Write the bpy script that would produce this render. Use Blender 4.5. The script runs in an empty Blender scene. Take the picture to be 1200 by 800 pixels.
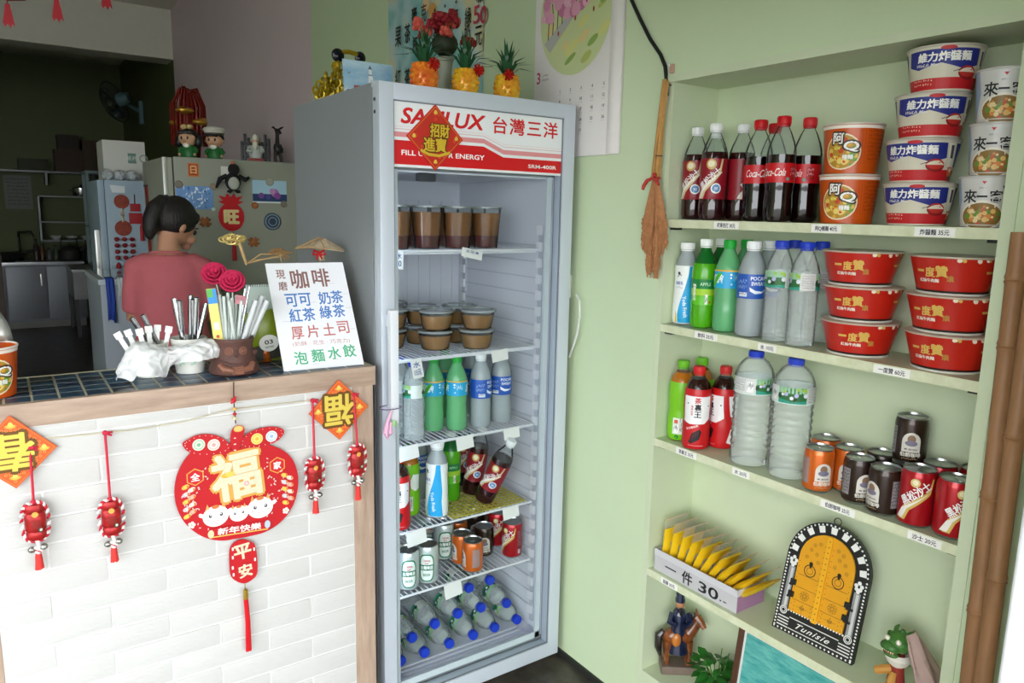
import bpy, bmesh, math, random
from mathutils import Vector, Matrix
random.seed(7)
R = math.radians
PI = math.pi
SC = bpy.context.scene
COL = SC.collection

# ------------------------------------------------------------------ camera
CAM = Vector((-1.4557, -1.7400, 1.4666))
YAW, PITCH, ROLL, FPX = 0.60717, -0.17259, 0.02070, 868.49
_f = Vector((math.sin(YAW)*math.cos(PITCH), math.cos(YAW)*math.cos(PITCH), math.sin(PITCH)))
_r = Vector((math.cos(YAW), -math.sin(YAW), 0))
_u = _r.cross(_f)
_r2 = _r*math.cos(ROLL) + _u*math.sin(ROLL)
_u2 = -_r*math.sin(ROLL) + _u*math.cos(ROLL)
cd = bpy.data.cameras.new('camera')
cd.sensor_fit = 'HORIZONTAL'; cd.sensor_width = 36.0; cd.lens = FPX/1200*36
cd.clip_start = 0.02; cd.clip_end = 200
cam = bpy.data.objects.new('camera', cd); COL.objects.link(cam)
mw = Matrix((( _r2.x, _u2.x, -_f.x, CAM.x), (_r2.y, _u2.y, -_f.y, CAM.y), (_r2.z, _u2.z, -_f.z, CAM.z), (0, 0, 0, 1)))
cam.matrix_world = mw
SC.camera = cam

# ------------------------------------------------------------------ light and exposure
SC.view_settings.view_transform = 'Standard'
SC.view_settings.look = 'None'
SC.view_settings.gamma = 1.0
SC.view_settings.use_curve_mapping = False
SC.view_settings.exposure = 0.0
w = bpy.data.worlds.new('daylight'); SC.world = w; w.use_nodes = True
bg = w.node_tree.nodes['Background']
bg.inputs['Color'].default_value = (0.93, 0.97, 1.0, 1); bg.inputs['Strength'].default_value = 7.3
SC.cycles.use_denoising = True
SC.cycles.max_bounces = 12
SC.cycles.transparent_max_bounces = 40
SC.cycles.caustics_reflective = False
SC.cycles.caustics_refractive = False
SC.cycles.sample_clamp_indirect = 6.0

# ------------------------------------------------------------------ photo pixel -> point on a known plane
def _ray(px, py):
    return _f + _r2*((px-600)/FPX) - _u2*((py-400)/FPX)
def OX(px, py, x):
    v = _ray(px, py); return CAM + v*((x-CAM.x)/v.x)
def OY(px, py, y):
    v = _ray(px, py); return CAM + v*((y-CAM.y)/v.y)
def OZ(px, py, z):
    v = _ray(px, py); return CAM + v*((z-CAM.z)/v.z)
def face(x, y, off=0):          # turn that points a thing's front (-Y) to the shop front, off = extra degrees
    dx, dy = CAM.x-x, CAM.y-y
    return math.atan2(dx, -dy) + R(off)

# ------------------------------------------------------------------ materials
_M = {}
def lin(c):
    if isinstance(c, str):
        c = c.lstrip('#'); c = tuple(int(c[i:i+2], 16) for i in (0, 2, 4))
    return tuple(((v/255)/12.92 if v/255 <= .04045 else ((v/255+.055)/1.055)**2.4) for v in c)
def mat(key, col=None, rough=.5, metal=0, spec=.5, coat=0, noise=0, nscale=8, bump=0, bscale=60, col2=None, stretch=None,
        emit=None, estr=0, alpha=1, trans=0, ior=1.45, sss=0, sheen=0):
    if key in _M: return _M[key]
    m = bpy.data.materials.new(key); m.use_nodes = True
    nt = m.node_tree; b = nt.nodes['Principled BSDF']
    c = lin(col)
    b.inputs['Base Color'].default_value = (*c, 1)
    b.inputs['Roughness'].default_value = rough; b.inputs['Metallic'].default_value = metal
    b.inputs['Specular IOR Level'].default_value = spec; b.inputs['Coat Weight'].default_value = coat
    b.inputs['Coat Roughness'].default_value = .08
    b.inputs['Alpha'].default_value = alpha; b.inputs['Transmission Weight'].default_value = trans; b.inputs['IOR'].default_value = ior
    if sheen: b.inputs['Sheen Weight'].default_value = sheen
    if emit:
        b.inputs['Emission Color'].default_value = (*lin(emit), 1); b.inputs['Emission Strength'].default_value = estr
    if noise or bump:
        tc = nt.nodes.new('ShaderNodeTexCoord'); mp = nt.nodes.new('ShaderNodeMapping')
        nt.links.new(tc.outputs['Object'], mp.inputs['Vector'])
        if stretch: mp.inputs['Scale'].default_value = stretch
    if noise:
        n = nt.nodes.new('ShaderNodeTexNoise'); n.inputs['Scale'].default_value = nscale; n.inputs['Detail'].default_value = 6; n.inputs['Roughness'].default_value = .65
        nt.links.new(mp.outputs['Vector'], n.inputs['Vector'])
        rp = nt.nodes.new('ShaderNodeValToRGB')
        c2 = lin(col2) if col2 else tuple(max(0, v*(1-noise)) for v in c)
        rp.color_ramp.elements[0].position = .3; rp.color_ramp.elements[1].position = .7
        rp.color_ramp.elements[0].color = (*c2, 1); rp.color_ramp.elements[1].color = (*c, 1)
        nt.links.new(n.outputs['Fac'], rp.inputs['Fac']); nt.links.new(rp.outputs['Color'], b.inputs['Base Color'])
    if bump:
        n2 = nt.nodes.new('ShaderNodeTexNoise'); n2.inputs['Scale'].default_value = bscale; n2.inputs['Detail'].default_value = 4
        nt.links.new(mp.outputs['Vector'], n2.inputs['Vector'])
        bp = nt.nodes.new('ShaderNodeBump'); bp.inputs['Strength'].default_value = bump; bp.inputs['Distance'].default_value = .004
        nt.links.new(n2.outputs['Fac'], bp.inputs['Height']); nt.links.new(bp.outputs['Normal'], b.inputs['Normal'])
    _M[key] = m; return m
def pc(col, rough=.45, **k):    # a plain print / plastic colour
    return mat('c_%s_%s' % (col if isinstance(col, str) else '%02x%02x%02x' % tuple(col), rough), col, rough, **k)
def clear(key, tint, blend=.25, rough=.03, milk=0.0, milkcol='#dfe8e6'):   # thin clear plastic or glass: see-through film with a Fresnel sheen
    if key in _M: return _M[key]
    m = bpy.data.materials.new(key); m.use_nodes = True; nt = m.node_tree
    nt.nodes.clear()
    o = nt.nodes.new('ShaderNodeOutputMaterial'); t = nt.nodes.new('ShaderNodeBsdfTransparent'); g = nt.nodes.new('ShaderNodeBsdfGlossy')
    fr = nt.nodes.new('ShaderNodeLayerWeight'); fr.inputs['Blend'].default_value = blend
    t.inputs['Color'].default_value = (*lin(tint), 1); g.inputs['Roughness'].default_value = rough
    g.inputs['Color'].default_value = (.9, .92, .92, 1)
    mx = nt.nodes.new('ShaderNodeMixShader'); nt.links.new(fr.outputs['Fresnel'], mx.inputs['Fac'])
    src = t.outputs['BSDF']
    if milk:
        d = nt.nodes.new('ShaderNodeBsdfPrincipled'); d.inputs['Base Color'].default_value = (*lin(milkcol), 1); d.inputs['Roughness'].default_value = .2
        m2 = nt.nodes.new('ShaderNodeMixShader'); m2.inputs['Fac'].default_value = milk
        nt.links.new(src, m2.inputs[1]); nt.links.new(d.outputs['BSDF'], m2.inputs[2]); src = m2.outputs['Shader']
    nt.links.new(src, mx.inputs[1]); nt.links.new(g.outputs['BSDF'], mx.inputs[2]); nt.links.new(mx.outputs['Shader'], o.inputs['Surface'])
    _M[key] = m; return m

# ------------------------------------------------------------------ mesh helpers
class MB:
    """collects simple shapes into ONE mesh; self.mi = current material slot"""
    def __init__(s): s.v = []; s.f = []; s.m = []; s.mi = 0
    def add(s, vs, fs):
        o = len(s.v); s.v += [tuple(v) for v in vs]
        for f in fs: s.f.append(tuple(i+o for i in f)); s.m.append(s.mi)
        return s
    def box(s, x0, x1, y0, y1, z0, z1):
        return s.add([(x0,y0,z0),(x1,y0,z0),(x1,y1,z0),(x0,y1,z0),(x0,y0,z1),(x1,y0,z1),(x1,y1,z1),(x0,y1,z1)],
                     [(0,3,2,1),(4,5,6,7),(0,1,5,4),(1,2,6,5),(2,3,7,6),(3,0,4,7)])
    def bbox(s, x0, x1, y0, y1, z0, z1, b=.004):      # box with chamfered edges
        bm = bmesh.new(); bmesh.ops.create_cube(bm, size=1)
        for v in bm.verts: v.co = ((x0+x1)/2+v.co.x*(x1-x0), (y0+y1)/2+v.co.y*(y1-y0), (z0+z1)/2+v.co.z*(z1-z0))
        b = min(b, .45*min(abs(x1-x0), abs(y1-y0), abs(z1-z0)))
        bmesh.ops.bevel(bm, geom=bm.edges[:], offset=b, segments=2, profile=.7, affect='EDGES')
        s.bm(bm); bm.free(); return s
    def bm(s, bm, M=None):
        bm.verts.index_update()
        return s.add([(M @ v.co if M else v.co[:]) for v in bm.verts], [tuple(v.index for v in f.verts) for f in bm.faces])
    def lathe(s, prof, n=20, c=(0,0,0), M=None, sx=1, sy=1, mis=None):
        vs = []; fs = []; rows = []
        for r, z in prof:
            if r < 1e-6: rows.append([len(vs)]); vs.append((c[0], c[1], c[2]+z))
            else:
                rows.append(list(range(len(vs), len(vs)+n)))
                for k in range(n):
                    a = 2*PI*k/n; vs.append((c[0]+r*sx*math.cos(a), c[1]+r*sy*math.sin(a), c[2]+z))
        base = len(s.v)
        ms = []
        for i in range(len(rows)-1):
            A, B = rows[i], rows[i+1]; mi = mis[i] if mis else s.mi
            for k in range(n):
                k2 = (k+1) % n
                if len(A) == 1 and len(B) == 1: continue
                if len(A) == 1: fs.append((A[0], B[k2], B[k]))
                elif len(B) == 1: fs.append((A[k], A[k2], B[0]))
                else: fs.append((A[k], A[k2], B[k2], B[k]))
                ms.append(mi)
        if M: vs = [M @ Vector(v) for v in vs]
        s.v += [tuple(v) for v in vs]
        for f, mi in zip(fs, ms): s.f.append(tuple(i+base for i in f)); s.m.append(mi)
        return s
    def tube(s, pts, r, n=8, closed=False, cap=True):
        pts = [Vector(p) for p in pts]; N = len(pts)
        rs = r if isinstance(r, (list, tuple)) else [r]*N
        vs = []; up = None
        for i, p in enumerate(pts):
            if closed: t = pts[(i+1) % N]-pts[i-1]
            else: t = pts[min(i+1, N-1)]-pts[max(i-1, 0)]
            if t.length < 1e-9: t = Vector((0,0,1))
            t.normalize()
            if up is None:
                up = Vector((0,0,1)) if abs(t.z) < .9 else Vector((1,0,0))
            a = t.cross(up)
            if a.length < 1e-4: a = t.cross(Vector((.3,1,.2)))
            a.normalize(); b = a.cross(t).normalized(); up = b
            for k in range(n):
                q = 2*PI*k/n; vs.append(p + a*(rs[i]*math.cos(q)) + b*(rs[i]*math.sin(q)))
        fs = []
        for i in range(N if closed else N-1):
            j = (i+1) % N
            for k in range(n):
                k2 = (k+1) % n; fs.append((i*n+k, j*n+k, j*n+k2, i*n+k2))
        if cap and not closed:
            fs.append(tuple(range(n))); fs.append(tuple(reversed(range((N-1)*n, N*n))))
        return s.add(vs, fs)
    def cyl(s, p, q, r, r2=None, n=12):
        return s.tube([p, q], [r, r if r2 is None else r2], n)
    def ball(s, c, r, seg=14, ring=9, sx=1, sy=1, sz=1, M=None):
        pr = [(r*math.sin(PI*i/ring), -r*sz*math.cos(PI*i/ring)) for i in range(ring+1)]
        pr[0] = (0, -r*sz); pr[-1] = (0, r*sz)
        if M:
            return s.lathe(pr, seg, (0,0,0), Matrix.Translation(c) @ M, sx, sy)
        return s.lathe(pr, seg, c, None, sx, sy)
    def prism(s, out, d, M=None):          # outline (x,z) pushed along y from 0 to d
        bm = bmesh.new()
        vs = [bm.verts.new((x, 0, z)) for x, z in out]
        f = bm.faces.new(vs)
        ex = bmesh.ops.extrude_face_region(bm, geom=[f])
        for g in ex['geom']:
            if isinstance(g, bmesh.types.BMVert): g.co.y += d
        bmesh.ops.triangulate(bm, faces=[f for f in bm.faces if len(f.verts) > 4])
        bmesh.ops.recalc_face_normals(bm, faces=bm.faces[:])
        s.bm(bm, M); bm.free(); return s
    def xf(s, M, start=0):
        for i in range(start, len(s.v)): s.v[i] = tuple(M @ Vector(s.v[i]))
        return s
    def mesh(s, name, mats, smooth=False):
        me = bpy.data.meshes.new(name); me.from_pydata(s.v, [], s.f)
        for m in (mats if isinstance(mats, (list, tuple)) else [mats]): me.materials.append(m)
        if any(s.m): me.polygons.foreach_set('material_index', s.m)
        if smooth:
            me.polygons.foreach_set('use_smooth', [True]*len(me.polygons))
            me.set_sharp_from_angle(angle=R(38))
        me.update(); return me
    def build(s, name, mats, parent=None, smooth=True, loc=None, rot=None):
        o = bpy.data.objects.new(name, s.mesh(name, mats, smooth)); COL.objects.link(o)
        if parent: o.parent = parent
        if loc is not None: o.location = loc
        if rot is not None: o.rotation_euler = rot
        return o
def B(*a, **k):                 # a single box as MB
    return MB().box(*a)
def tag(o, label, cat, group=None, kind=None):
    if label: o['label'] = label
    if cat: o['category'] = cat
    if group: o['group'] = group
    if kind: o['kind'] = kind
    return o
def thing(name, label, cat, loc=(0,0,0), rz=0, group=None, rot=None):
    o = bpy.data.objects.new(name, None); COL.objects.link(o)
    o.location = loc; o.rotation_euler = rot if rot else (0, 0, rz); o.empty_display_size = .05
    return tag(o, label, cat, group)
def struct(name, mb, m, parent=None, smooth=False):
    o = mb.build(name, m, parent, smooth)
    if not parent: o['kind'] = 'structure'
    return o
def dup(root, label, loc, rz=0, group=None, rot=None):
    r = root.copy(); COL.objects.link(r); r.location = loc; r.rotation_euler = rot if rot else (0, 0, rz)
    r['label'] = label
    if group: r['group'] = group
    for ch in list(root.children):
        c = ch.copy(); COL.objects.link(c); c.parent = r
        for g in list(ch.children):
            d = g.copy(); COL.objects.link(d); d.parent = c
    return r
def empty_mesh_ob(name, me, parent):
    o = bpy.data.objects.new(name, me); COL.objects.link(o); o.parent = parent; return o

# ------------------------------------------------------------------ flat print: polygons and lettering laid on a plane or wrapped round a body
_TX = {}
def glyphs(s, bold=0, shear=0, space=1):
    k = (s, bold, shear, space)
    if k in _TX: return _TX[k]
    cu = bpy.data.curves.new('lettering', 'FONT'); cu.body = s; cu.size = 1; cu.offset = bold; cu.shear = shear; cu.space_character = space
    cu.resolution_u = 3; cu.align_x = 'LEFT'
    ob = bpy.data.objects.new('lettering', cu); COL.objects.link(ob)
    dg = bpy.context.evaluated_depsgraph_get(); ev = ob.evaluated_get(dg); me = ev.to_mesh()
    vs = [v.co[:] for v in me.vertices]; fs = [tuple(p.vertices) for p in me.polygons]
    ev.to_mesh_clear(); bpy.data.objects.remove(ob); bpy.data.curves.remove(cu)
    if vs:
        x0 = min(v[0] for v in vs); x1 = max(v[0] for v in vs); y0 = min(v[1] for v in vs); y1 = max(v[1] for v in vs)
    else: x0 = y0 = 0; x1 = y1 = 1
    vs = [((v[0]-(x0+x1)/2), (v[1]-(y0+y1)/2)) for v in vs]
    _TX[k] = (vs, fs, x1-x0, y1-y0); return _TX[k]
class Art:
    def __init__(s, eps=.00012): s.L = []; s.eps = eps
    def poly(s, pts, col, rough=.45): s.L.append(([tuple(p) for p in pts], [tuple(range(len(pts)))], col, rough)); return s
    def rect(s, x0, y0, x1, y1, col, rough=.45): return s.poly([(x0,y0),(x1,y0),(x1,y1),(x0,y1)], col, rough)
    def disc(s, cx, cy, r, col, ry=None, n=24, rough=.45, rot=0):
        ry = ry or r; c, q = math.cos(rot), math.sin(rot)
        return s.poly([(cx+r*math.cos(a)*c-ry*math.sin(a)*q, cy+r*math.cos(a)*q+ry*math.sin(a)*c) for a in [2*PI*i/n for i in range(n)]], col, rough)
    def ring(s, cx, cy, r, w, col, n=28):
        P = [(cx+r*math.cos(2*PI*i/n), cy+r*math.sin(2*PI*i/n)) for i in range(n)]; Q = [(cx+(r-w)*math.cos(2*PI*i/n), cy+(r-w)*math.sin(2*PI*i/n)) for i in range(n)]
        s.L.append((P+Q, [(i, (i+1) % n, n+(i+1) % n, n+i) for i in range(n)], col, .45)); return s
    def line(s, pts, w, col):
        vs = []; fs = []
        for (x0, y0), (x1, y1) in zip(pts, pts[1:]):
            d = Vector((x1-x0, y1-y0)); 
            if d.length < 1e-9: continue
            d.normalize(); nx, ny = -d.y*w/2, d.x*w/2; ex, ey = d.x*w*.3, d.y*w*.3
            o = len(vs); dz = .00001*len(fs); vs += [(x0-ex+nx,y0-ey+ny,dz),(x0-ex-nx,y0-ey-ny,dz),(x1+ex-nx,y1+ey-ny,dz),(x1+ex+nx,y1+ey+ny,dz)]; fs.append((o,o+1,o+2,o+3))
        s.L.append((vs, fs, col, .45)); return s
    def text(s, t, cx, cy, h, col, w=None, bold=0, shear=0, rot=0, rough=.45, space=1):
        vs, fs, W, H = glyphs(t, min(bold, .006), shear, space)
        ky = h/max(H, 1e-6); kx = (w/max(W, 1e-6)) if w else ky
        c, q = math.cos(rot), math.sin(rot)
        if bold < .02: sh = [(0, 0)]
        elif bold < .1: sh = [(-.35, -.2), (.35, .2), (.3, -.3), (-.3, .3)]
        else: sh = [(.7*math.cos(i*PI/4), .7*math.sin(i*PI/4)) for i in range(8)]+[(0, 0)]
        V = []; F = []
        for a, b in sh:
            o = len(V); ox, oy = a*bold*h, b*bold*h
            V += [(cx+(x*kx+ox)*c-(y*ky+oy)*q, cy+(x*kx+ox)*q+(y*ky+oy)*c, .000012*len(F)/max(1, len(fs))) for x, y in vs]; F += [tuple(i+o for i in f) for f in fs]
        s.L.append((V, F, col, rough)); return s
    def vtext(s, t, cx, cy, h, col, pitch=None, **k):       # top to bottom
        pitch = pitch or h*1.15
        for i, ch in enumerate(t): s.text(ch, cx, cy+((len(t)-1)/2-i)*pitch, h, col, **k)
        return s
    def marks(s, x0, x1, y, h, col, n, seed=1):             # a row of tiny unreadable print
        rd = random.Random(seed); st = (x1-x0)/n; vs = []; fs = []
        for i in range(n):
            for _ in range(2):
                a = x0+st*i+rd.random()*st*.4; b = a+st*(.25+.3*rd.random()); c = y+h*(rd.random()-.6)*.7; d = c+h*(.2+.3*rd.random())
                o = len(vs); dz = .00001*(len(fs) % 7); vs += [(a,c,dz),(b,c,dz),(b,d,dz),(a,d,dz)]; fs.append((o,o+1,o+2,o+3))
        s.L.append((vs, fs, col, .5)); return s
    def build(s, name, parent, mapf, maxlen=None, mats=None):
        """mapf(u, v, d) -> point, d = height above the surface"""
        bm = bmesh.new(); slots = []; 
        done = []
        for vs, fs, col, rough in s.L:
            if not vs: continue
            bx = (min(p[0] for p in vs), max(p[0] for p in vs), min(p[1] for p in vs), max(p[1] for p in vs))
            li = max([l for b, l in done if b[0] < bx[1] and bx[0] < b[1] and b[2] < bx[3] and bx[2] < b[3]], default=-1)+1
            done.append((bx, li))
            key = (col, rough)
            if key not in slots: slots.append(key)
            mi = slots.index(key); bv = [bm.verts.new((p[0], p[1], s.eps*(li+1)+(p[2] if len(p) > 2 else 0))) for p in vs]
            for f in fs:
                if len(set(f)) < 3: continue
                try: q = bm.faces.new([bv[i] for i in f]); q.material_index = mi
                except ValueError: pass
        bmesh.ops.recalc_face_normals(bm, faces=bm.faces[:])
        for f in bm.faces:
            if f.normal.z < 0: f.normal_flip()
        bmesh.ops.triangulate(bm, faces=[f for f in bm.faces if len(f.verts) > 4])
        if maxlen:
            for _ in range(6):
                es = [e for e in bm.edges if e.calc_length() > maxlen]
                if not es: break
                bmesh.ops.subdivide_edges(bm, edges=es, cuts=1); bmesh.ops.triangulate(bm, faces=[f for f in bm.faces if len(f.verts) > 4])
        for v in bm.verts: v.co = mapf(v.co.x, v.co.y, v.co.z)
        me = bpy.data.meshes.new(name); bm.to_mesh(me); bm.free()
        for col, rough in slots: me.materials.append(col if not isinstance(col, (str, tuple)) else pc(col, rough))
        return empty_mesh_ob(name, me, parent)
def mp_xz(y=0, cx=0, cz=0):                 # onto a plane that faces -Y
    return lambda u, v, d: Vector((cx+u, y-d, cz+v))
def mp_xy(z=0):
    return lambda u, v, d: Vector((u, v, z+d))
def mp_round(rf):                           # round an upright lathe body, u=0 at -Y; rf(z) = radius
    def f(u, v, d):
        r = rf(v); a = u/r; return Vector(((r+d)*math.sin(a), -(r+d)*math.cos(a), v))
    return f
def prof_r(prof):
    def f(z):
        for (r0, z0), (r1, z1) in zip(prof, prof[1:]):
            if z0 <= z <= z1 and z1 > z0: return r0+(r1-r0)*(z-z0)/(z1-z0)
        return prof[-1][0]
    return f
# ================================================================== THE ROOM
YSL, YSR = -0.3267, -1.1650          # shelf niche, far and near end
ND = 0.172                           # niche depth
YB = 9.15                            # kitchen back wall
ZC = 3.19
XL = -4.8
M_wall = mat('pale_green_paint', (204, 220, 182), .55, noise=.05, nscale=2.5, bump=.05, bscale=90)
M_wallp = mat('mauve_paint', (224, 204, 210), .6, noise=.04, nscale=3)
M_wallk = mat('kitchen_green_paint', (84, 92, 54), .6, noise=.1, nscale=3)
M_white = mat('cream_paint', (226, 223, 210), .6, noise=.04)
M_floor = mat('stained_terrazzo', (96, 90, 82), .35, noise=1, nscale=9, col2=(38, 33, 28), bump=.1, bscale=120)
M_out = mat('pavement', (128, 126, 122), .8, noise=.15, nscale=4)
struct('floor', MB().box(XL-.2, .3, -1.44, YB+.2, -.12, 0), M_floor)
struct('pavement', MB().box(-16, 8, -16, -1.44, -.14, -.02), M_out)
wr = MB()
wr.box(0, .3, YSL, 2.271, 0, ZC)
wr.box(0, .3, YSR, YSL, 1.8206, ZC).box(0, .3, YSR, YSL, 0, .10)
wr.box(ND+.012, .3, YSR, YSL, .10, 1.8206)
wr.box(0, .3, -1.44, YSR, 0, ZC)
struct('wall_right', wr, M_wall)
struct('wall_right_mauve', MB().box(0, .3, 2.271, 5.83, 0, ZC), M_wallp)
struct('wall_right_kitchen', MB().box(0, .3, 5.83, YB+.2, 0, ZC), M_wallk)
struct('wall_back', MB().box(XL-.2, 0, YB, YB+.2, 0, ZC), M_wallk)
struct('wall_left', MB().box(XL-.2, XL, -1.44, YB, 0, ZC), M_wall)
struct('ceiling', MB().box(XL-.2, .3, -1.44, YB+.2, ZC, ZC+.15), M_white)
struct('trim_1', MB().box(XL, 0, 5.83, 6.13, 2.766, ZC), M_white)       # ceiling beam
ZL = 1.88                            # underside of the unseen lintel, kept low to hold daylight off the upper shelves
wf_ = MB(); wf_.box(-2.5, 0, -1.44, -1.34, ZL, ZC); wf_.box(XL, -2.5, -1.44, -1.34, ZL, ZL+.3); wf_.box(XL, -2.5, -1.44, -1.34, 3.08, ZC); wf_.box(-.26, 0, -1.44, -1.34, 0, ZL)  # out of view; low lintel, left gap and right panel shaped to steer daylight
struct('wall_front_unseen', wf_, M_white)
struct('unseen_canopy', MB().box(-2.2, 8, -6, -1.44, 2.2, 2.35), M_white)  # added out of view; lowered and cut short at the left to steer daylight
M_alu = mat('white_aluminium', (236, 238, 240), .35, spec=.5)
jb = MB(); jb.bbox(-.325, -.262, -1.43, -1.352, 0, ZL, .004); jb.bbox(-.305, -.262, -1.352, -1.343, 0, ZL, .003)
struct('trim_2', jb, M_alu)
# thin dark skirting line at the foot of the green wall
struct('baseboard_right', MB().box(-.008, .0, -1.26, 0.64, .001, .022), mat('skirting', (40, 42, 38), .5))

# ================================================================== SERVING COUNTER
YC, ZT, ZA = -0.0336, 1.0758, 1.0274
XC0, XC1 = -1.585, -0.690
M_wood = mat('washed_oak', (190, 165, 146), .5, noise=1, nscale=7, col2=(158, 134, 116), stretch=(1, 8, 9), bump=.05, bscale=40)
M_woodv = mat('washed_oak_upright', (190, 165, 146), .5, noise=1, nscale=7, col2=(160, 136, 118), stretch=(9, 8, 1), bump=.05, bscale=40)
M_brick = mat('white_brick', (203, 202, 199), .55, noise=.03, nscale=12, bump=.35, bscale=55, stretch=(1, 1, 3))
M_grout = mat('white_grout', (219, 219, 217), .6)
ct = thing('serving_counter', 'white brick fronted serving counter with wood trim and blue tiled top', 'counter', (0, 0, 0))
MB().box(XC0+.01, XC1-.012, YC+.022, .235, 0, ZT-.012).build('body', M_woodv, ct, False)
MB().bbox(XC0, XC1, YC, YC+.018, ZA, ZT, .002).build('apron_board', M_wood, ct)
MB().bbox(-.753, XC1-.007, YC+.001, YC+.022, 0, ZA, .002).build('post', M_woodv, ct)
MB().bbox(XC0+.005, -1.513, YC+.001, YC+.022, 0, ZA, .002).build('post', M_woodv, ct)
bp = MB().box(-1.513, -.753, YC+.0032, YC+.022, 0, ZA).build('grout_panel', M_grout, ct, False)
for j in range(-11, 8):
    z0 = .609+.056*j; z1 = min(z0+.056, ZA)
    if z1-z0 < .012: continue
    off = -1.42 if j % 2 == 0 else -1.313
    xs = sorted([-1.513, -.753] + [off+.2205*k for k in range(-2, 6) if -1.5 < off+.2205*k < -.765])
    for a, b in zip(xs, xs[1:]):
        q = MB(); z0c = max(z0, 0)
        dy = random.uniform(-.0008, .0008)
        q.bbox(a+.0022, b-.0022, YC+.001+dy, YC+.012, z0c+.0022, z1-.0022, .0028)
        q.build('brick', M_brick, ct)
# mosaic top
M_tile = [mat('tile_%d' % i, c, .28, noise=.12, nscale=20) for i, c in enumerate([(44, 78, 108), (36, 64, 94), (54, 88, 114), (50, 60, 72)])]
M_joint = mat('tile_joint', (196, 190, 166), .7)
MB().box(XC0, XC1, YC+.018, .236, ZT-.012, ZT-.0009).build('joint_bed', M_joint, ct, False)
MB().box(XC0, XC1, .2295, .237, ZT-.012, ZT).build('edge_strip', M_joint, ct, False)
tm = {}
x = -1.422-.0475*3
while x < XC1-.02:
    for j in range(5):
        y0 = YC+.0185+.0483*j; x0, x1 = max(x, XC0)+.0022, min(x+.0475, XC1)-.0022
        MB().bbox(x0, x1, y0+.0022, y0+.0461, ZT-.008, ZT-.0002, .0012).build('tile', random.choice(M_tile[:3]+M_tile), ct)
    x += .0475

# ================================================================== SHELVES IN THE WALL NICHE
M_shelf = mat('pale_green_shelf_paint', (206, 217, 184), .45, noise=.05, nscale=6, bump=.04, bscale=60)
M_edge = mat('worn_shelf_edge', (222, 226, 196), .5, noise=1, nscale=22, col2=(200, 204, 166))
su = thing('wall_shelf', 'pale green built-in wall shelves holding bottles, noodles and cans', 'shelf', (0, -.75, .10))
def inw(m, n, mm=M_shelf, sm=False):
    o = m.build(n, mm, su, sm); o.location = (0, .75, -.10); return o
inw(MB().box(0, ND, YSL-.018, YSL-.0005, .101, 1.8015), 'side_panel')
inw(MB().box(-.001, ND, YSR+.0005, YSR+.024, .101, 1.8015), 'side_panel')
inw(MB().box(-.006, ND, YSR+.0005, YSL-.0005, 1.8015, 1.82), 'top_panel')
inw(MB().box(ND, ND+.0115, YSR+.0005, YSL-.0005, .101, 1.82), 'back_panel')
inw(MB().box(0, ND, YSR+.024, YSL-.018, .101, .155), 'plinth')
ZS = {1: 1.4562, 2: 1.1790, 3: .8595, 4: .4743, 5: .155}
for k in (1, 2, 3, 4):
    s_ = inw(MB().box(.004, ND, YSR+.0245, YSL-.0185, ZS[k]-.0195, ZS[k]), 'shelf_board')
    e = MB().box(.0, .0042, YSR+.0245, YSL-.0185, ZS[k]-.0205, ZS[k]+.0002).build('edge_band', M_edge, s_, False)
    for yy in (YSL-.0345, YSR+.0345):
        MB().box(.012, .03, yy-.012, yy+.012, ZS[k]-.0265, ZS[k]-.02).build('shelf_pin', mat('dark_metal', (30, 30, 30), .4), s_, False)
# paper price strips on the shelf edges
def pricetag(px, py, k, w, txt, seed):
    c = OX(px, py, -.001)
    y, z = c.y, ZS[k]-.0105
    mb = MB().box(-.0018, -.0002, -w/2, w/2, -.0085, .0085)
    o = mb.build('price_strip', pc('#f2f1ea', .6), su, False); o.location = (0, y+.75, z-.10)
    a = Art(.0001); a.text(txt, 0, 0, .011, '#1b1b33', w=w*.72, bold=.035)
    a.build('print', o, lambda u, v, d: Vector((-.0019-d, -u, v)))
for t in [(851, 265, 1, .075, '蘋果西打 30元', 1), (968, 270, 1, .07, '阿Q桶麵 40元', 2), (1095, 274, 1, .075, '炸醬麵 35元', 3),
          (827, 393, 2, .07, '飲料 25元', 4), (899, 407, 2, .05, '水 10元', 5), (1045, 434, 2, .075, '一度贊 60元', 6),
          (804, 533, 3, .07, '茶裏王 25元', 7), (868, 556, 3, .05, '水 20元', 8), (981, 598, 3, .08, '伯朗咖啡 25元', 9), (1083, 633, 3, .065, '沙士 20元', 10),
          (784, 683, 4, .06, '面膜 30元', 11)]:
    pricetag(*t)
# ================================================================== GOODS: one prototype of each kind, then copies
M_pet = clear('clear_pet', (250, 253, 252), .13, .05, milk=.08)
M_petw = clear('clear_pet_water', (252, 255, 254), .13, .06, milk=.24, milkcol='#f8fdfc')
M_petg = clear('green_pet', (60, 190, 40), .22, .05, milk=.6, milkcol='#66d41c')
M_petd = clear('dark_green_pet', (40, 150, 50), .22, .05, milk=.5, milkcol='#1c8a34')
M_sport = clear('sport_drink', (150, 225, 165), .22, .05, milk=.6, milkcol='#7fd494')
M_sweat = clear('cloudy_drink', (205, 214, 214), .22, .05, milk=.42, milkcol='#e2ebee')
M_cola = mat('cola', (20, 6, 6), .08, spec=.6, coat=.4)
M_sarsa = mat('root_soda', (42, 8, 12), .08, spec=.6, coat=.4)
M_amber = mat('amber_tea', (176, 104, 22), .1, coat=.3)
M_black = mat('black_tea', (40, 14, 10), .1, coat=.3)
M_foil = mat('can_metal', (188, 190, 192), .28, metal=1)
_K = {}
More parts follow.
